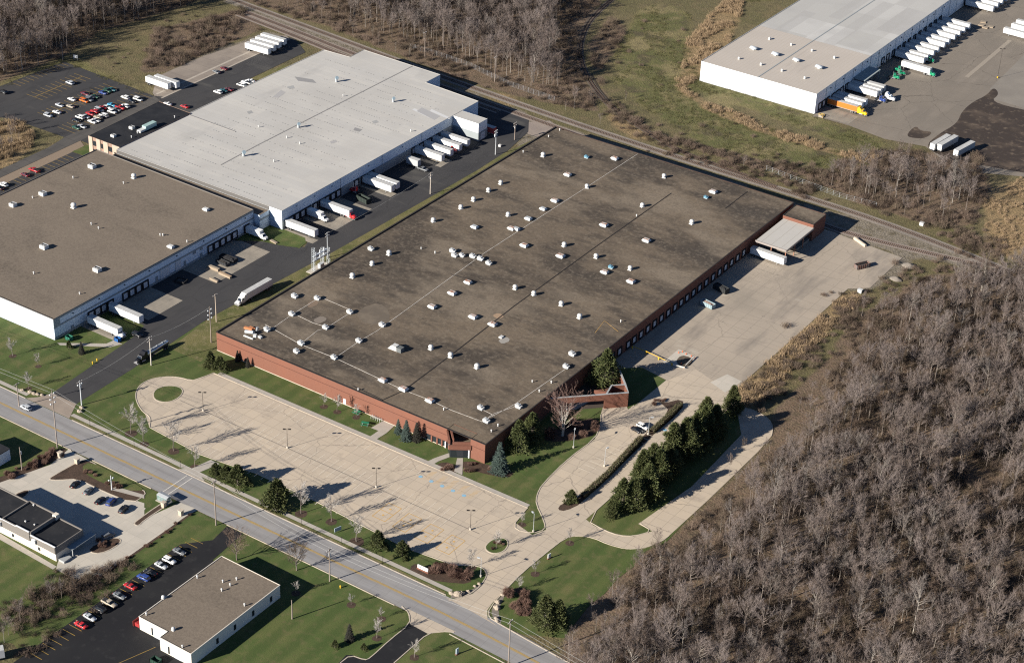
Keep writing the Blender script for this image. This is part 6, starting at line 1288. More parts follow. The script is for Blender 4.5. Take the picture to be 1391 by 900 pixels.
M_spruce = mat('blue_spruce_needles', (.045, .07, .058), [dict(k='isl', lo=0, hi=1, c=(.09, .12, .105), amt=.8)], rough=.75)
M_spruced = mat('dark_spruce_needles', (.028, .03, .024), [dict(k='isl', lo=0, hi=1, c=(.05, .045, .035), amt=.8)], rough=.8)
M_hedge = mat('hedge_leaves', (.07, .075, .035), [dict(k='isl', lo=0, hi=1, c=(.12, .115, .06), amt=.8), dict(k='isl', lo=.8, hi=1, c=(.15, .09, .05), amt=.6)])
M_olive = mat('olive_needles', (.055, .07, .025), [dict(k='isl', lo=0, hi=1, c=(.10, .105, .04), amt=.8)])
def rdir(rnd):
    while True:
        v = Vector((rnd.uniform(-1, 1), rnd.uniform(-1, 1), rnd.uniform(-1, 1)))
        if .05 < v.length < 1: return v.normalized()
def bare_tree(seed, Ht, cw, base=.4, nl=18, ns=8, nt=13, tr=.2, up=.9, tw=.05, tl=1.1, lean=.3, multi=1):
    """trunk mesh and crown mesh of a leafless tree: limbs, branches and fine twigs"""
    rnd = random.Random(seed); T = MB(); K = MB()
    for mtrunk in range(multi):
        bx, by = (0, 0) if multi == 1 else (rnd.uniform(-.3, .3), rnd.uniform(-.3, .3))
        lx, ly = rnd.uniform(-lean, lean)*(1 if multi == 1 else 4), rnd.uniform(-lean, lean)*(1 if multi == 1 else 4)
        n = 7; P = [Vector((bx+lx*(k/n)**1.5+rnd.uniform(-.12, .12)*(k > 0), by+ly*(k/n)**1.5+rnd.uniform(-.12, .12)*(k > 0), Ht*.94*k/n)) for k in range(n+1)]
        T.path(P, [tr*(1-.9*(k/n)**.9)+.012 for k in range(n+1)], 6)
        def at(t):
            f = t*n; i = min(int(f), n-1); return P[i].lerp(P[i+1], f-i)
        for i in range(nl//multi):
            t = base+(1-base)*(i+rnd.random())/(nl/multi)*.98; o = at(min(t/.94*.94, .995)); az = rnd.uniform(0, 2*math.pi)
            rel = (t-base)/(1-base); L = cw*(.32+.30*math.sin(math.pi*min(1, rel*.75+.18)))*rnd.uniform(.75, 1.2)
            d = Vector((math.cos(az), math.sin(az), up*rnd.uniform(.55, 1.5)+rel*.5)).normalized()
            Q = [o]; dd = d.copy(); m = 4
            for k in range(m): dd = (dd+Vector((0, 0, .13))+rdir(rnd)*.16).normalized(); Q.append(Q[-1]+dd*(L/m))
            r0 = tr*.44*(1.1-rel*.6); T.path(Q[:3], [r0, r0*.75, r0*.52], 4); K.path(Q[2:], [r0*.52, r0*.3, r0*.12], 3)
            for j in range(ns):
                u = .25+.75*(j+rnd.random())/ns; f = u*m; a = min(int(f), m-1); q = Q[a].lerp(Q[a+1], f-a)
                e = ((Q[a+1]-Q[a]).normalized()+rdir(rnd)*.75+Vector((0, 0, .2))).normalized(); l2 = L*.38*rnd.uniform(.6, 1.2)*(1.15-u*.5)
                q1_ = q+e*l2*.5+rdir(rnd)*.08; q2 = q1_+(e+rdir(rnd)*.3+Vector((0, 0, .1))).normalized()*l2*.5
                K.path([q, q1_, q2], [.034, .023, .008], 3)
                for w in range(nt):
                    s = rnd.random(); b = q.lerp(q1_, s*2) if s < .5 else q1_.lerp(q2, s*2-1)
                    g = (e+rdir(rnd)*.9+Vector((0, 0, .3))).normalized(); l3 = tl*rnd.uniform(.5, 1.2); sd_ = g.cross(rdir(rnd))
                    if sd_.length < .1: continue
                    sd_ = sd_.normalized()*tw*.5; c = b+g*l3; kk = len(K.v); K.v.extend((tuple(b-sd_), tuple(b+sd_), tuple(c))); K.face((kk, kk+1, kk+2))
    return T, K
def leaf_quad(K, p, d, up_, l, w):
    s = d.cross(up_)
    if s.length < .05: s = d.orthogonal()
    s = s.normalized()*w*.5; k = len(K.v); K.v.extend((tuple(p-s), tuple(p+s*.9), tuple(p+d*l+s*.5), tuple(p+d*l-s*.5))); K.face((k, k+1, k+2, k+3))
def pine_tree(seed, Ht, w, n=230, q=26, base=.08, sz=.5):
    rnd = random.Random(seed); T = MB(); K = MB(); T.path([(0, 0, 0), (.1, .05, Ht*.5), (0, .1, Ht*.96)], [.22, .14, .03], 6)
    ph = [rnd.uniform(0, 6.28) for _ in range(4)]
    for i in range(n):
        t = base+(1-base)*((i+rnd.random())/n)**1.1; az = rnd.uniform(0, 2*math.pi)
        prof = (1-t)**.8*(.85+.25*math.sin(t*3.1))+.05; lobes = 1+.22*math.sin(az*3+ph[0]+t*5)+.14*math.sin(az*5+ph[1]-t*9)
        rad = w*.5*prof*lobes*rnd.uniform(.55, 1.15); c = Vector((math.cos(az)*rad, math.sin(az)*rad, t*Ht+rnd.uniform(-.3, .3)))
        if i % 3 == 0: T.path([Vector((0, 0, max(.3, t*Ht-.5))), c*.6+Vector((0, 0, t*Ht*.4-.1)), c], [.06, .04, .015], 3)
        out = Vector((math.cos(az), math.sin(az), .55)).normalized(); R_ = (.36+.42*(1-t))*w/5.2
        for k in range(q):
            v = rdir(rnd); p = c+Vector((v.x*R_, v.y*R_, v.z*R_*.62))*rnd.random()**.45; d = (out*.5+v*.8+Vector((0, 0, .25))).normalized(); leaf_quad(K, p, d, rdir(rnd), sz*rnd.uniform(.6, 1.15), sz*.42)
    return T, K
def spruce_tree(seed, Ht, w, lv=26, sz=.5, base=.04):
    rnd = random.Random(seed); T = MB(); K = MB(); T.path([(0, 0, 0), (0, 0, Ht*.98)], [.2, .02], 6)
    for i in range(lv):
        t = base+(1-base)*i/lv; L = w*.5*(1-t)**.85+.12; nb = max(5, int(13*(1-t))+4)
        for b in range(nb):
            az = 2*math.pi*(b+rnd.random()*.7)/nb; l = L*rnd.uniform(.72, 1.12); d = Vector((math.cos(az), math.sin(az), -.22)); o = Vector((0, 0, t*Ht+rnd.uniform(-.1, .25)))
            m = max(3, int(l/.22))
            for k in range(m):
                u = .25+.75*(k+rnd.random()*.6)/m; p = o+d*(l*u)+Vector((0, 0, .18*u*u*l))
                for s in (-1, 1):
                    e = (d.normalized()*.8+Vector((-d.y, d.x, 0))*s*.8+rdir(rnd)*.3).normalized(); leaf_quad(K, p, e, Vector((0, 0, 1))+rdir(rnd)*.4, sz*rnd.uniform(.6, 1.1)*(1.1-u*.4), sz*.45)
    return T, K
def tree_thing(name, TK, mt, mk, label=None, cat='tree', group=None):
    r = empty(name, label=label, cat=cat, group=group); TK[0].build('trunk', mt, r); TK[1].build('crown', mk, r); return r
def put(proto, used, px, py, sc=1.0, label=None, group=None, xy=None):
    p = G(px, py) if xy is None else Vector((*xy, 0)); o = place(proto, used, (p.x, p.y, 0), random.uniform(0, 6.28), sc); tag(o, label, None, group); return o
# ---- conifers
pines = [tree_thing('pine_tree', pine_tree(s, 9.5, w), M_bark, M_pine, cat='pine tree') for s, w in ((1, 6.4), (2, 5.6), (3, 7.0))]
pu = [False]*3; lst = []
for i, (x, y, s) in enumerate(((829, 702, .72), (845, 690, 1.25), (862, 688, 1.2), (880, 678, 1.45), (872, 657, 1.45), (894, 655, 1.4), (908, 645, 1.35), (912, 625, 1.6), (930, 620, 1.65), (944, 612, 1.65), (956, 600, 1.6), (970, 594, 1.4), (958, 580, 1.3), (994, 562, 1.25), (886, 640, 1.2))):
    o = put(pines[i % 3], pu[i % 3], x, y, s, group='pines of the row between the two drives'); pu[i % 3] = True; lst.append(o)
rank_labels(lst, 'dark bushy pine in the row beside the curved drive, {}')
ol = tree_thing('pine_tree', pine_tree(11, 6.0, 5.2, 110, 40, .05), M_bark, M_olive, cat='pine tree'); lst = []
for i, (x, y, s) in enumerate(((323, 659, 1.35), (377, 687, 1.75), (307, 651, .95), (513, 743, 1.08), (546, 754, .95), (293, 646, .85))):
    lst.append(put(ol, i > 0, x, y, s, group='round olive pines along the large car park'))
rank_labels(lst, 'round olive pine on the strip by the large car park, {}')
for i, (x, y, s, l) in enumerate(((740, 850, 1.25, 'broad dark pine in the corner between lawn and wood, left one'), (758, 850, 1.05, 'dark pine at the edge of the wood, right of the broad one'))): put(pines[i], True, x, y, s, l)
put(pines[2], True, 823, 524, 1.6, 'tall dark green pine rising inside the brick courtyard wall'); put(pines[1], True, 704, 612, 1.3, 'dark pine in the shade of the brick warehouse side wall, nearer the spruce'); put(pines[0], True, 722, 598, 1.2, 'dark pine in the shade of the brick warehouse side wall, nearer the birch')
put(pines[1], True, 286, 500, .78, 'green pine at the near left corner of the brick warehouse, left of two'); put(ol, True, 299, 503, 1.0, 'olive green pine at the near left corner of the brick warehouse, right of two')
put(ol, True, 776, 681, .8, 'small bushy pine at the near end of the long hedge')
sp = tree_thing('spruce_tree', spruce_tree(5, 10.5, 6.0), M_bark, M_spruce, cat='spruce tree')
put(sp, False, 678, 641, 1.22, 'blue grey spruce at the near corner of the brick warehouse')
put(sp, True, 552, 597, .82, 'blue grey spruce by the brick wall, middle of the three'); put(sp, True, 541, 588, .58, 'blue grey spruce by the brick wall, smallest of the three')
spd = tree_thing('spruce_tree', spruce_tree(6, 8.6, 4.4), M_bark, M_spruced, cat='spruce tree'); put(spd, False, 566, 598, .9, 'dark spruce by the brick wall, rightmost of the three')
put(spd, True, 475, 869, .75, 'small conifer on the lawn near the fresh asphalt drive'); 
for c in (copy_tree(ol),): c.location = (*G(455, 879)[:2], 0); c.scale = (.42, .42, .5); c['label'] = 'round evergreen shrub on the bottom lawn left of the small conifer'
for c in (copy_tree(ol),): c.location = (*G(494, 882)[:2], 0); c.scale = (.4, .4, .42); c['label'] = 'low evergreen shrub on the bottom lawn right of the small conifer'
put(spd, True, 111, 480, .62, 'slim dark conifer on the lawn by the tan-roofed warehouse'); 
c = copy_tree(ol); c.location = (*G(94, 473)[:2], 0); c.scale = (.4, .4, .6); c['label'] = 'small olive conifer on the lawn next to the slim dark one'
for i, (x, y) in enumerate(((323, 490), (337, 498))): put(spd, True, x, y, (.55, .5)[i], ('thin dark conifer against the brick wall, left of two', 'thin dark conifer against the brick wall, right of two')[i])
# ---- hedges
def hedge(P, w, hh, label, dens=26):
    o = empty('hedge', (P[0][0], P[0][1], 0), label=label, cat='hedge'); o['_w'] = 1; K = MB(); C = MB(); ribbon(C, P, w*.7, 0, hh*.8); rnd = random.Random(3)
    for a, b in zip(P, P[1:]):
        L = math.dist(a, b); d = Vector(((b[0]-a[0])/L, (b[1]-a[1])/L, 0)); nrm = Vector((-d.y, d.x, 0))
        for k in range(int(L*dens*4)):
            s = rnd.uniform(0, L); u = rnd.uniform(-1, 1); z = rnd.uniform(.05, 1); 
            if abs(u) < .7 and z < .8: (u, z) = (u, rnd.uniform(.85, 1.02)) if rnd.random() < .5 else (math.copysign(rnd.uniform(.8, 1.02), u), z)
            p = Vector((a[0], a[1], 0))+d*s+nrm*(u*w/2)+Vector((0, 0, z*hh)); leaf_quad(K, p, rdir(rnd), rdir(rnd), .32, .2)
    C.build('branches', M_twigb, o); K.build('foliage', M_hedge, o); return o
hedge(GP([(791, 676), (826, 645), (871, 596)]), 2.2, 1.7, 'long clipped hedge beside the visitor parking, nearer of two'); hedge(GP([(885, 588), (905, 570), (924, 551)]), 2.2, 1.7, 'short clipped hedge beside the visitor parking, farther of two')
sheet('planting_bed', chaikin(GP([(757, 692), (768, 694), (791, 683), (876, 600), (928, 556), (928, 541), (900, 548), (893, 543), (912, 560), (870, 594), (790, 674), (762, 684)]), 1), .045, M_mulch)
for P in ([(616, 660 - 30), (645, 640), (690, 650), (700, 640), (664, 631), (640, 625)], [(585, 634), (605, 626), (618, 632), (620, 645), (606, 643), (590, 640)], [(736, 593), (770, 575), (815, 565), (812, 590), (780, 598), (745, 600)], [(556, 770), (566, 764), (590, 776), (640, 780), (640, 793), (600, 790), (575, 785), (560, 782)]): sheet('planting_bed', chaikin(GP(P), 1), .02, M_mulch)
isl2 = chaikin(GP([(658, 745), (662, 737), (674, 730), (688, 731), (691, 740), (683, 750), (668, 752)]), 2); island(isl2)
def disc(px, py, r, m=M_mulch, z=.02):
    p = G(px, py); rnd = random.Random(int(px*7+py)); return sheet('mulch_bed', [(p.x+r*math.cos(t*.4189)*rnd.uniform(.9, 1.1), p.y+r*math.sin(t*.4189)*rnd.uniform(.9, 1.1)) for t in range(15)], z, m)
# ---- bare trees by the road and car park
sap = tree_thing('young_tree', bare_tree(21, 8.0, 5.2, .28, 16, 8, 12, .12, 1.2, .045, .7), M_bark, M_twigw, cat='young tree'); lst = []
for i, (x, y, s, r) in enumerate(((178, 588, 1.25, 2.3), (195, 603, 1.1, 1.9), (236, 612, 1.3, 2.0), (265, 634, 1.0, 1.9), (409, 697, 1.3, 2.1), (450, 708, 1.1, 1.9), (484, 735, 1.1, 2.5), (39, 527, .7, 1.2), (52, 497, .6, 1.2), (17, 483, .8, 1.5))):
    lst.append(put(sap, i > 0, x, y, s, group='bare young trees along the road')); disc(x, y+.5, r)
rank_labels(lst, 'bare pale young tree along the road, {} of these saplings')
lst = []
for i, (x, y, s) in enumerate(((641, 770, .8), (674, 745, .75), (709, 712, .5), (774, 737, .6), (727, 779, .6), (705, 801, .6), (512, 866, .75), (477, 821, .45), (518, 840, .45), (563, 892, .7), (440, 552, .6), (458, 559, .75), (484, 566, .6), (402, 808 - 3, .5))):
    lst.append(put(sap, True, x, y, s, group='small bare trees on the lawns')); disc(x, y+.3, 1.5)
rank_labels(lst, 'small bare tree in a mulch ring on a lawn, {}')
big = tree_thing('bare_tree', bare_tree(31, 9, 11, .22, 22, 9, 14, .26, .75, .05, .9), M_bark, M_twigb, cat='tree')
put(big, False, 322, 760, 1.0, 'bare spreading tree beside the driveway of the parked row'); put(big, True, 403, 774, .9, 'bare brown spreading tree on the verge next to the transformer pole'); 
birch = tree_thing('birch_tree', bare_tree(33, 14, 17, .12, 34, 9, 12, .18, .75, .05, .9, .9, 4), mat('birch_bark', (.45, .41, .36)), mat('birch_twigs', (.25, .17, .14), [dict(k='isl', lo=0, hi=1, c=(.2, .12, .10))]), 'multi stemmed white birch with brown twigs in the bed near the courtyard wall', 'birch tree')
birch.location = (*G(764, 592)[:2], 0); birch.scale = (1.1, 1.1, 1.05)
def shrub(seed, w, hh, n=260):
    rnd = random.Random(seed); K = MB()
    for i in range(n):
        az = rnd.uniform(0, 6.28); r = w*.18*rnd.random(); o = Vector((r*math.cos(az), r*math.sin(az), 0)); d = Vector((math.cos(az)*rnd.uniform(.1, 1), math.sin(az)*rnd.uniform(.1, 1), rnd.uniform(.5, 1.4))).normalized(); l = min(hh*1.1, hh*rnd.uniform(.6, 1.1)); e = o+Vector((d.x*w*.55, d.y*w*.55, d.z*l)); mdl = o.lerp(e, .5)+rdir(rnd)*.1; K.path([o, mdl, e], [.03, .02, .008], 3)
        for k in range(7):
            q = mdl.lerp(e, rnd.random()); g = (d+rdir(rnd)*.9).normalized(); s = g.orthogonal().normalized()*.022; c = q+g*rnd.uniform(.3, .7); kk = len(K.v); K.v.extend((tuple(q-s), tuple(q+s), tuple(c))); K.face((kk, kk+1, kk+2))
    return K
M_shr = mat('reddish_twigs', (.15, .085, .065), [dict(k='isl', lo=0, hi=1, c=(.2, .13, .1), amt=.8)])
shb = shrub(5, 3.2, 2.2).build('bare_shrub', M_shr); tag(shb, cat='shrub'); su = False
def shr(px, py, s, col=None, key='bed', xy=None):
    global su
    p = G(px, py) if xy is None else Vector((*xy, 0)); o = shb if not su else shb.copy()
    if su: COL.objects.link(o)
    su = True; o.location = (p.x, p.y, 0); o.rotation_euler.z = random.uniform(0, 6); o.scale = (s, s, s*random.uniform(.8, 1.15)); o['category'] = 'shrub'; SH.setdefault(key, []).append(o)
SH = {}
for k in range(16): shr(585+k*3.2+random.uniform(-4, 4), 772+k*1.0+random.uniform(-5, 6), random.uniform(.8, 1.25), key='exit')
for k in range(16): shr(694+random.uniform(-4, 22), 815+random.uniform(-8, 22), random.uniform(.8, 1.2), key='corner')
for k in range(12): shr(742+random.uniform(0, 70), 580+random.uniform(-8, 16), random.uniform(.7, 1.2), key='court')
for k in range(7): shr(598+random.uniform(0, 18), 633+random.uniform(-3, 6), random.uniform(.45, .7), key='entrance')
for k in range(7): shr(632+random.uniform(0, 40), 632+random.uniform(-2, 10), random.uniform(.4, .7), key='cornerbed')
for k in range(26): t = random.random(); shr(2+80*t+random.uniform(-3, 5), 652-38*t+random.uniform(-6, 5), random.uniform(.4, .9), key='bank')
for k in range(16): t = random.random(); shr(126+130*t+random.uniform(-3, 3), 790-88*t+random.uniform(-3, 3), random.uniform(.3, .6), key='bank2')
for k in range(12): t = random.random(); shr(110+70*t+random.uniform(-3, 3), 636+36*t+random.uniform(-2, 4), random.uniform(.3, .6), key='median')
for k in range(6): shr(886+random.uniform(0, 18), 545+random.uniform(-6, 6), random.uniform(.3, .6), key='hedge')
for k in range(6): shr(128+random.uniform(0, 28), 738+random.uniform(-4, 6), random.uniform(.4, .7), key='clinic')
for k in range(5): shr(675+random.uniform(-10, 10), 741+random.uniform(-4, 6), random.uniform(.3, .6), key='island')
LS = dict(exit='brown bare shrub in the dense bed behind the long white sign', corner='brown bare shrub in the bed at the corner of drive and road', court='brown bare shrub in the bed below the courtyard wall', entrance='low reddish shrub in the bed before the entrance of the brick warehouse', cornerbed='low shrub at the near corner of the brick warehouse', bank='bare shrub on the planted bank at the left end of the clinic', bank2='low dry shrub in the strip between clinic drive and mown bank', median='low shrub in the bed beside the clinic car park', hedge='low shrub at the far end of the hedges', clinic='shrub in the oval bed beside the clinic entrance', island='low shrub on the small round traffic island')
for k, os_ in SH.items():
    for o in os_: o['label'] = LS[k]; o['group'] = 'shrubs, '+LS[k]
# evergreen bushes at the foot of the shingled clinic and the entrance
# ---- the woods
kinds = [bare_tree(41, 14, 8.4, .55, 15, 7, 7, .18, .75, .062, 1.5), bare_tree(42, 13.5, 6.0, .5, 13, 7, 6, .15, 1.2, .06, 1.4), bare_tree(43, 17.5, 10.5, .6, 17, 7, 8, .23, .6, .065, 1.6), bare_tree(44, 8.5, 4.8, .35, 12, 6, 7, .1, 1.1, .06, 1.2), bare_tree(45, 11.5, 7.4, .48, 15, 7, 7, .14, .7, .06, 1.4)]
protos = [tree_thing('woodland_tree', tk, M_bark, M_twigb if i in (3,) else M_twig, cat='tree') for i, tk in enumerate(kinds)]
wu = [False]*5
def merged(i, m):                                            # trunk and crown as one mesh for the far mass
    T, K = kinds[i]; mb = MB(); n = len(T.v); mb.v = list(T.v)+list(K.v); mb.f = list(T.f)+[tuple(a+n for a in f) for f in K.f]; mb.mi = [0]*len(T.f)+[1]*len(K.f); mb.sm = [False]*len(mb.f)
    return bpy.data.objects.new('woodland_source', mb.mesh('woodland_source', [M_bark, m]))
def brush(seed, w, hh, n=70):
    rnd = random.Random(seed); K = MB()
    for i in range(n):
        o = Vector((rnd.uniform(-w, w)*.5, rnd.uniform(-w, w)*.5, 0)); d = (Vector((0, 0, 1))+rdir(rnd)*.6).normalized(); e = o+d*hh*rnd.uniform(.5, 1.1); K.path([o, o.lerp(e, .5)+rdir(rnd)*.1, e], [.025, .018, .006], 3)
        for k in range(9):
            q = o.lerp(e, rnd.uniform(.3, 1)); g = (d+rdir(rnd)*.9).normalized(); s = g.orthogonal().normalized()*.024; c = q+g*rnd.uniform(.35, .9); kk = len(K.v); K.v.extend((tuple(q-s), tuple(q+s), tuple(c))); K.face((kk, kk+1, kk+2))
    return K
def blades(seed, n, hh, w, spread=.35):
    rnd = random.Random(seed); K = MB()
    for i in range(n):
        o = Vector((rnd.uniform(-1, 1)*w*.5, rnd.uniform(-1, 1)*w*.5, 0)); d = (Vector((0, 0, 1))+rdir(rnd)*spread).normalized(); s = Vector((rnd.uniform(-1, 1), rnd.uniform(-1, 1), 0)).normalized()*.04; e = o+d*hh*rnd.uniform(.6, 1.1); kk = len(K.v); K.v.extend((tuple(o-s), tuple(o+s), tuple(e+s*.9), tuple(e-s*.9))); K.face((kk, kk+1, kk+2, kk+3))
    return K
def mass(name, label, sources, pts):
    """one object of kind stuff: every point carries a turned and scaled copy of one of the source meshes"""
    me = bpy.data.meshes.new(name); me.from_pydata([(x, y, 0) for x, y, *_ in pts], [], [])
    for nm, typ, k in (('turn', 'FLOAT', 2), ('size', 'FLOAT', 3), ('pick', 'INT', 4)):
        a = me.attributes.new(nm, typ, 'POINT'); a.data.foreach_set('value', [p[k] for p in pts])
    o = bpy.data.objects.new(name, me); COL.objects.link(o); tag(o, kind='stuff'); o['label'] = label
    ng = bpy.data.node_groups.new(name, 'GeometryNodeTree'); ng.interface.new_socket('Geometry', in_out='INPUT', socket_type='NodeSocketGeometry'); ng.interface.new_socket('Geometry', in_out='OUTPUT', socket_type='NodeSocketGeometry')
    N = ng.nodes; Lk = ng.links; gi = N.new('NodeGroupInput'); goo = N.new('NodeGroupOutput'); io = N.new('GeometryNodeInstanceOnPoints'); jn = N.new('GeometryNodeJoinGeometry')
    for s in reversed(sources):
        oi = N.new('GeometryNodeObjectInfo'); oi.inputs['Object'].default_value = s; oi.inputs['As Instance'].default_value = True; Lk.new(oi.outputs['Geometry'], jn.inputs[0])
    def attr(nm, typ):
        a = N.new('GeometryNodeInputNamedAttribute'); a.data_type = typ; a.inputs['Name'].default_value = nm; return a.outputs[0]
    cx = N.new('ShaderNodeCombineXYZ'); Lk.new(attr('turn', 'FLOAT'), cx.inputs[2])
    Lk.new(gi.outputs[0], io.inputs['Points']); Lk.new(jn.outputs[0], io.inputs['Instance']); io.inputs['Pick Instance'].default_value = True
    Lk.new(attr('pick', 'INT'), io.inputs['Instance Index']); Lk.new(cx.outputs[0], io.inputs['Rotation']); Lk.new(attr('size', 'FLOAT'), io.inputs['Scale']); Lk.new(io.outputs[0], goo.inputs[0])
    md = o.modifiers.new('scatter', 'NODES'); md.node_group = ng; return o
def fill(poly, gap, jit=.45, keep=None):
    xs = [p[0] for p in poly]; ys = [p[1] for p in poly]; out = []; y = min(ys); row = 0
    while y < max(ys):
        x = min(xs)+(gap/2 if row % 2 else 0)
        while x < max(xs):
            q = (x+random.uniform(-jit, jit)*gap, y+random.uniform(-jit, jit)*gap)
            if inside(q, poly) and (keep is None or keep(q)): out.append(q)
            x += gap
        y += gap*.87; row += 1
    return out
def inview(q, m=90, top=16):
    x, y = PX((q[0], q[1], 0)); x2, y2 = PX((q[0], q[1], top)); return -m < x < PW+m and y2 < PH+30 and y > -60
W1 = GP([(770, 872), (792, 846), (800, 828), (830, 803), (845, 785), (880, 745), (925, 724), (968, 686), (1002, 642), (1050, 604), (1060, 575), (1085, 545), (1120, 515), (1165, 475), (1190, 420), (1262, 380), (1340, 368), (1460, 372), (1640, 640), (1500, 1100), (760, 980)])
def dens(q): return mnoise.noise(Vector((q[0]*.03, q[1]*.03, 1.3))) > -.32 or random.random() < .3
pts = [q for q in fill(W1, 5.1, .65, inview) if dens(q)]
W1edge = GP([(770, 872), (800, 828), (845, 785), (880, 745), (925, 724), (968, 686), (1002, 642), (1050, 604), (1060, 575), (1120, 515), (1165, 475), (1190, 420), (1262, 380), (1340, 368)])
pts = [q for q in pts if not (PX((*q, 0))[0] > 1300 and False)]
random.shuffle(pts)
pts.sort(key=lambda q: (Vector((*q, 0))-CAM).length+random.uniform(0, 90))
rest = []; cnt = 0
for i, q in enumerate(pts):
    k = random.choices(range(5), (3, 3, .9, 3, 3))[0]; sc = random.uniform(.68, 1.1)
    de = seg_dist(q, W1edge); sc *= min(1, .42+de/30)
    if de < 9 and random.random() < .45: continue
    if cnt < 262 and inview(q, 5, 12):
        o = place(protos[k], wu[k], (*q, -.05), random.uniform(0, 6.28), (sc, sc, sc*random.uniform(.9, 1.12))); wu[k] = True; cnt += 1
        tag(o, 'bare grey brown tree in the dense leafless wood on the right', 'tree', 'bare trees of the wood on the right')
    else: rest.append((*q, random.uniform(0, 6.28), sc, k))
src = [merged(i, M_twigb if i == 3 else M_twig) for i in range(5)]
mass('woodland', 'dense leafless wood on the right seen as one grey brown mass', src, rest)
print('right wood', cnt, len(rest))
# the other woods
far = []
for P, gap, s0, s1 in ((Z['litter'][1], 5.2, .75, 1.15), ([(475, 30), (530, 52), (600, 70), (640, 86), (720, 118), (752, 124), (772, 118), (762, 95), (750, 55), (766, 10), (785, -60), (560, -60), (470, -60)], 5.0, .65, 1.05), ([(300, -60), (330, 0), (400, 16), (470, 45), (590, 90), (620, 70), (560, 30), (560, -60)], 7.5, .45, .75), (GP([(1118, 252), (1150, 236), (1205, 232), (1300, 244), (1336, 262), (1310, 290), (1240, 282), (1170, 268)]), 6.0, .55, .95), (GP([(-40, 160), (20, 165), (40, 182), (36, 205), (-10, 230), (-60, 230)]), 8, .4, .6)):
    if P[0][0] > 0 and len(P) and P[0] in ((475, 30), (300, -60)): P = GP(P)
    for q in fill(P, gap, .5, lambda q: inview(q, 60, 18)): far.append((*q, random.uniform(0, 6.28), random.uniform(s0, s1), 3 if gap == 7.5 and random.random() < .8 else random.choices(range(5), (3, 3, 2, 2, 2))[0]))
mass('far_woodland', 'leafless woods beyond the railway and car parks', src, far); print('far wood', len(far))
# a few trees of the far woods that stand clear
lst = []
for i, (x, y, s, k) in enumerate(((725, 112, 1.0, 2), (745, 80, 1.1, 0), (780, 148, .8, 1), (768, 150, .6, 3), (802, 140, .55, 4), (1185, 272, .8, 1), (1226, 275, .75, 3), (1280, 298, .7, 1), (1170, 432, .8, 1), (1163, 430, .6, 3), (1228, 292, .7, 4), (560, 90 - 24, .6, 3), (990, 645, .6, 1), (1010, 612, .55, 3), (955, 215, .4, 3), (1010, 228, .45, 4), (850, 135, .5, 3), (815, 168, .4, 4))):
    lst.append(put(protos[k], True, x, y, s, group='bare trees standing clear of the woods'))
rank_labels(lst, 'bare tree standing clear of the woods, {} of these edge trees')
lst = []
for i, (x, y, s, k) in enumerate(((12, 862, .55, 4), (28, 846, .6, 0), (44, 838, .5, 3), (70, 815, .62, 4), (84, 812, .5, 1), (100, 802, .5, 3), (58, 830, .45, 3), (6, 872, .5, 1))): lst.append(put(protos[k], True, x, y, s, group='bare trees of the lower left hedgerow'))
rank_labels(lst, 'small bare tree in the dark hedgerow at lower left, {}')
# understorey, brush and reeds
bsrc = [bpy.data.objects.new('brush_source', brush(s, 3.0, h_).mesh('brush_source', M_twigb)) for s, h_ in ((1, 2.0), (2, 2.8), (3, 1.4))]
und = []
for P, gap in ((W1, 3.3), (Z['litter'][1], 5), (GP([(330, 5), (450, 40), (600, 100), (700, 132), (815, 152), (800, 110), (785, 60), (815, 0), (830, -60), (200, -60)]), 5), (Z['litter'][3], 3.6), (Z['litter'][4], 3.4), (Z['litter'][5], 4.2)):
    for q in fill(P, gap, .5, lambda q: inview(q, 40, 4) and mnoise.noise(Vector((q[0]*.06, q[1]*.06, 7))) > -.15): und.append((*q, random.uniform(0, 6.28), random.uniform(.6, 1.25), random.randrange(3)))
for P, n, w in (([(1041, 222), (1190, 262), (1300, 318), (1345, 345)], 260, 5), ([(1000, 215), (1060, 245), (1110, 262)], 60, 4), ([(820, 140), (880, 185), (940, 210), (1040, 232)], 120, 5), ([(1160, 470), (1200, 425), (1250, 378), (1340, 366)], 150, 7), ([(1165, 400), (1130, 440), (1080, 490), (1030, 540)], 130, 4.5), ([(60, 815), (110, 800), (170, 765)], 40, 2.5), ([(10, 880), (40, 830), (100, 800), (118, 797)], 130, 5)):
    P = GP(P)
    for k in range(n):
        i = random.randrange(len(P)-1); t = random.random(); und.append((P[i][0]+(P[i+1][0]-P[i][0])*t+random.gauss(0, w), P[i][1]+(P[i+1][1]-P[i][1])*t+random.gauss(0, w), random.uniform(0, 6.28), random.uniform(.5, 1.0), random.randrange(3)))
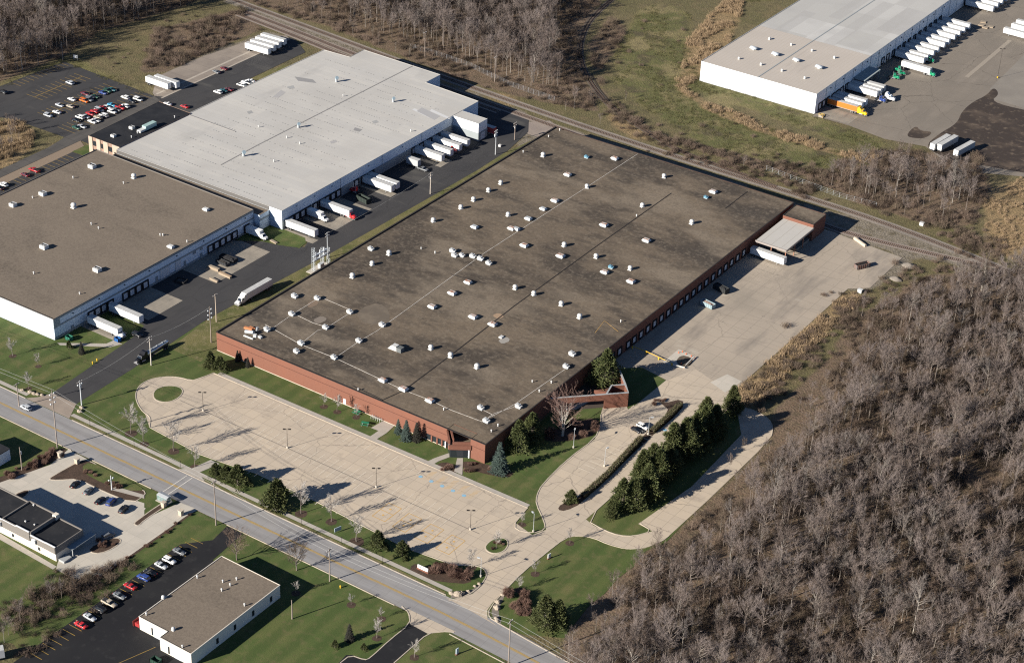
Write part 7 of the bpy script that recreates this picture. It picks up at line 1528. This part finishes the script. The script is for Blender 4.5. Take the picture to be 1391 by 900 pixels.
for P, n in ((Z['green'][0], 130), (Z['litter'][5], 160), (GP([(110, 82), (260, 12), (330, 20), (230, 95), (170, 95)]), 110), (GP([(1150, 400), (1330, 366), (1391, 372), (1391, 420), (1200, 440), (1130, 470)]), 160)):
    xs_ = [p[0] for p in P]; ys_ = [p[1] for p in P]; k = 0
    while k < n:
        q = (random.uniform(min(xs_), max(xs_)), random.uniform(min(ys_), max(ys_)))
        if inside(q, P) and (mnoise.noise(Vector((q[0]*.04, q[1]*.04, 9))) > .05 or random.random() < .12): und.append((*q, random.uniform(0, 6.28), random.uniform(.3, .75), random.randrange(3)))
        k += 1
mass('undergrowth', 'brown leafless undergrowth below the trees', bsrc, und); print('brush', len(und))
M_reed = mat('reeds', (.3, .215, .13), [dict(k='isl', lo=0, hi=1, c=(.39, .285, .18), amt=.8), dict(k='rnd', lo=0, hi=1, c=(.17, .12, .075), amt=.5)])
rsrc = [bpy.data.objects.new('reed_source', blades(s, 60, 2.0, 3.0).mesh('reed_source', M_reed)) for s in (1, 2)]
rd = []
for P in Z['straw'][:5]:
    low = P is Z['straw'][3]
    for q in fill(P, 1.9, .8, lambda q: inview(q, 40, 4)): (mnoise.noise(Vector((q[0]*.09, q[1]*.09, 5))) > -.12) and rd.append((*q, random.uniform(0, 6.28), random.uniform(.25, .6) if low else random.uniform(.4, 1.0), random.randrange(2)))
mass('reeds', 'straw coloured reeds in the wet ditches and along the yard edge', rsrc, rd); print('reeds', len(rd))
M_tuft = mat('rough_grass', (.10, .095, .04), [dict(k='isl', lo=0, hi=1, c=(.13, .115, .055), amt=.8), dict(k='rnd', lo=.2, hi=1, c=(.065, .07, .025), amt=.8)])
tsrc = [bpy.data.objects.new('grass_source', blades(s, 40, .6, 2.6, .8).mesh('grass_source', M_tuft)) for s in (5, 6)]
tf = []
for P in (Z['green'][0], Z['green'][1], Z['green'][2], Z['green'][3]):
    for q in fill(P, 2.6, 1.1, lambda q: inview(q, 40, 4) and mnoise.noise(Vector((q[0]*.05, q[1]*.05, 2))) > -.1): tf.append((*q, random.uniform(0, 6.28), random.uniform(.5, 1.1), random.randrange(2)))
mass('rough_grass', 'tufts of rough grass on the unmown fields', tsrc, tf); print('tufts', len(tf))
for o in bpy.data.objects:
    if '_w' in o: del o['_w']
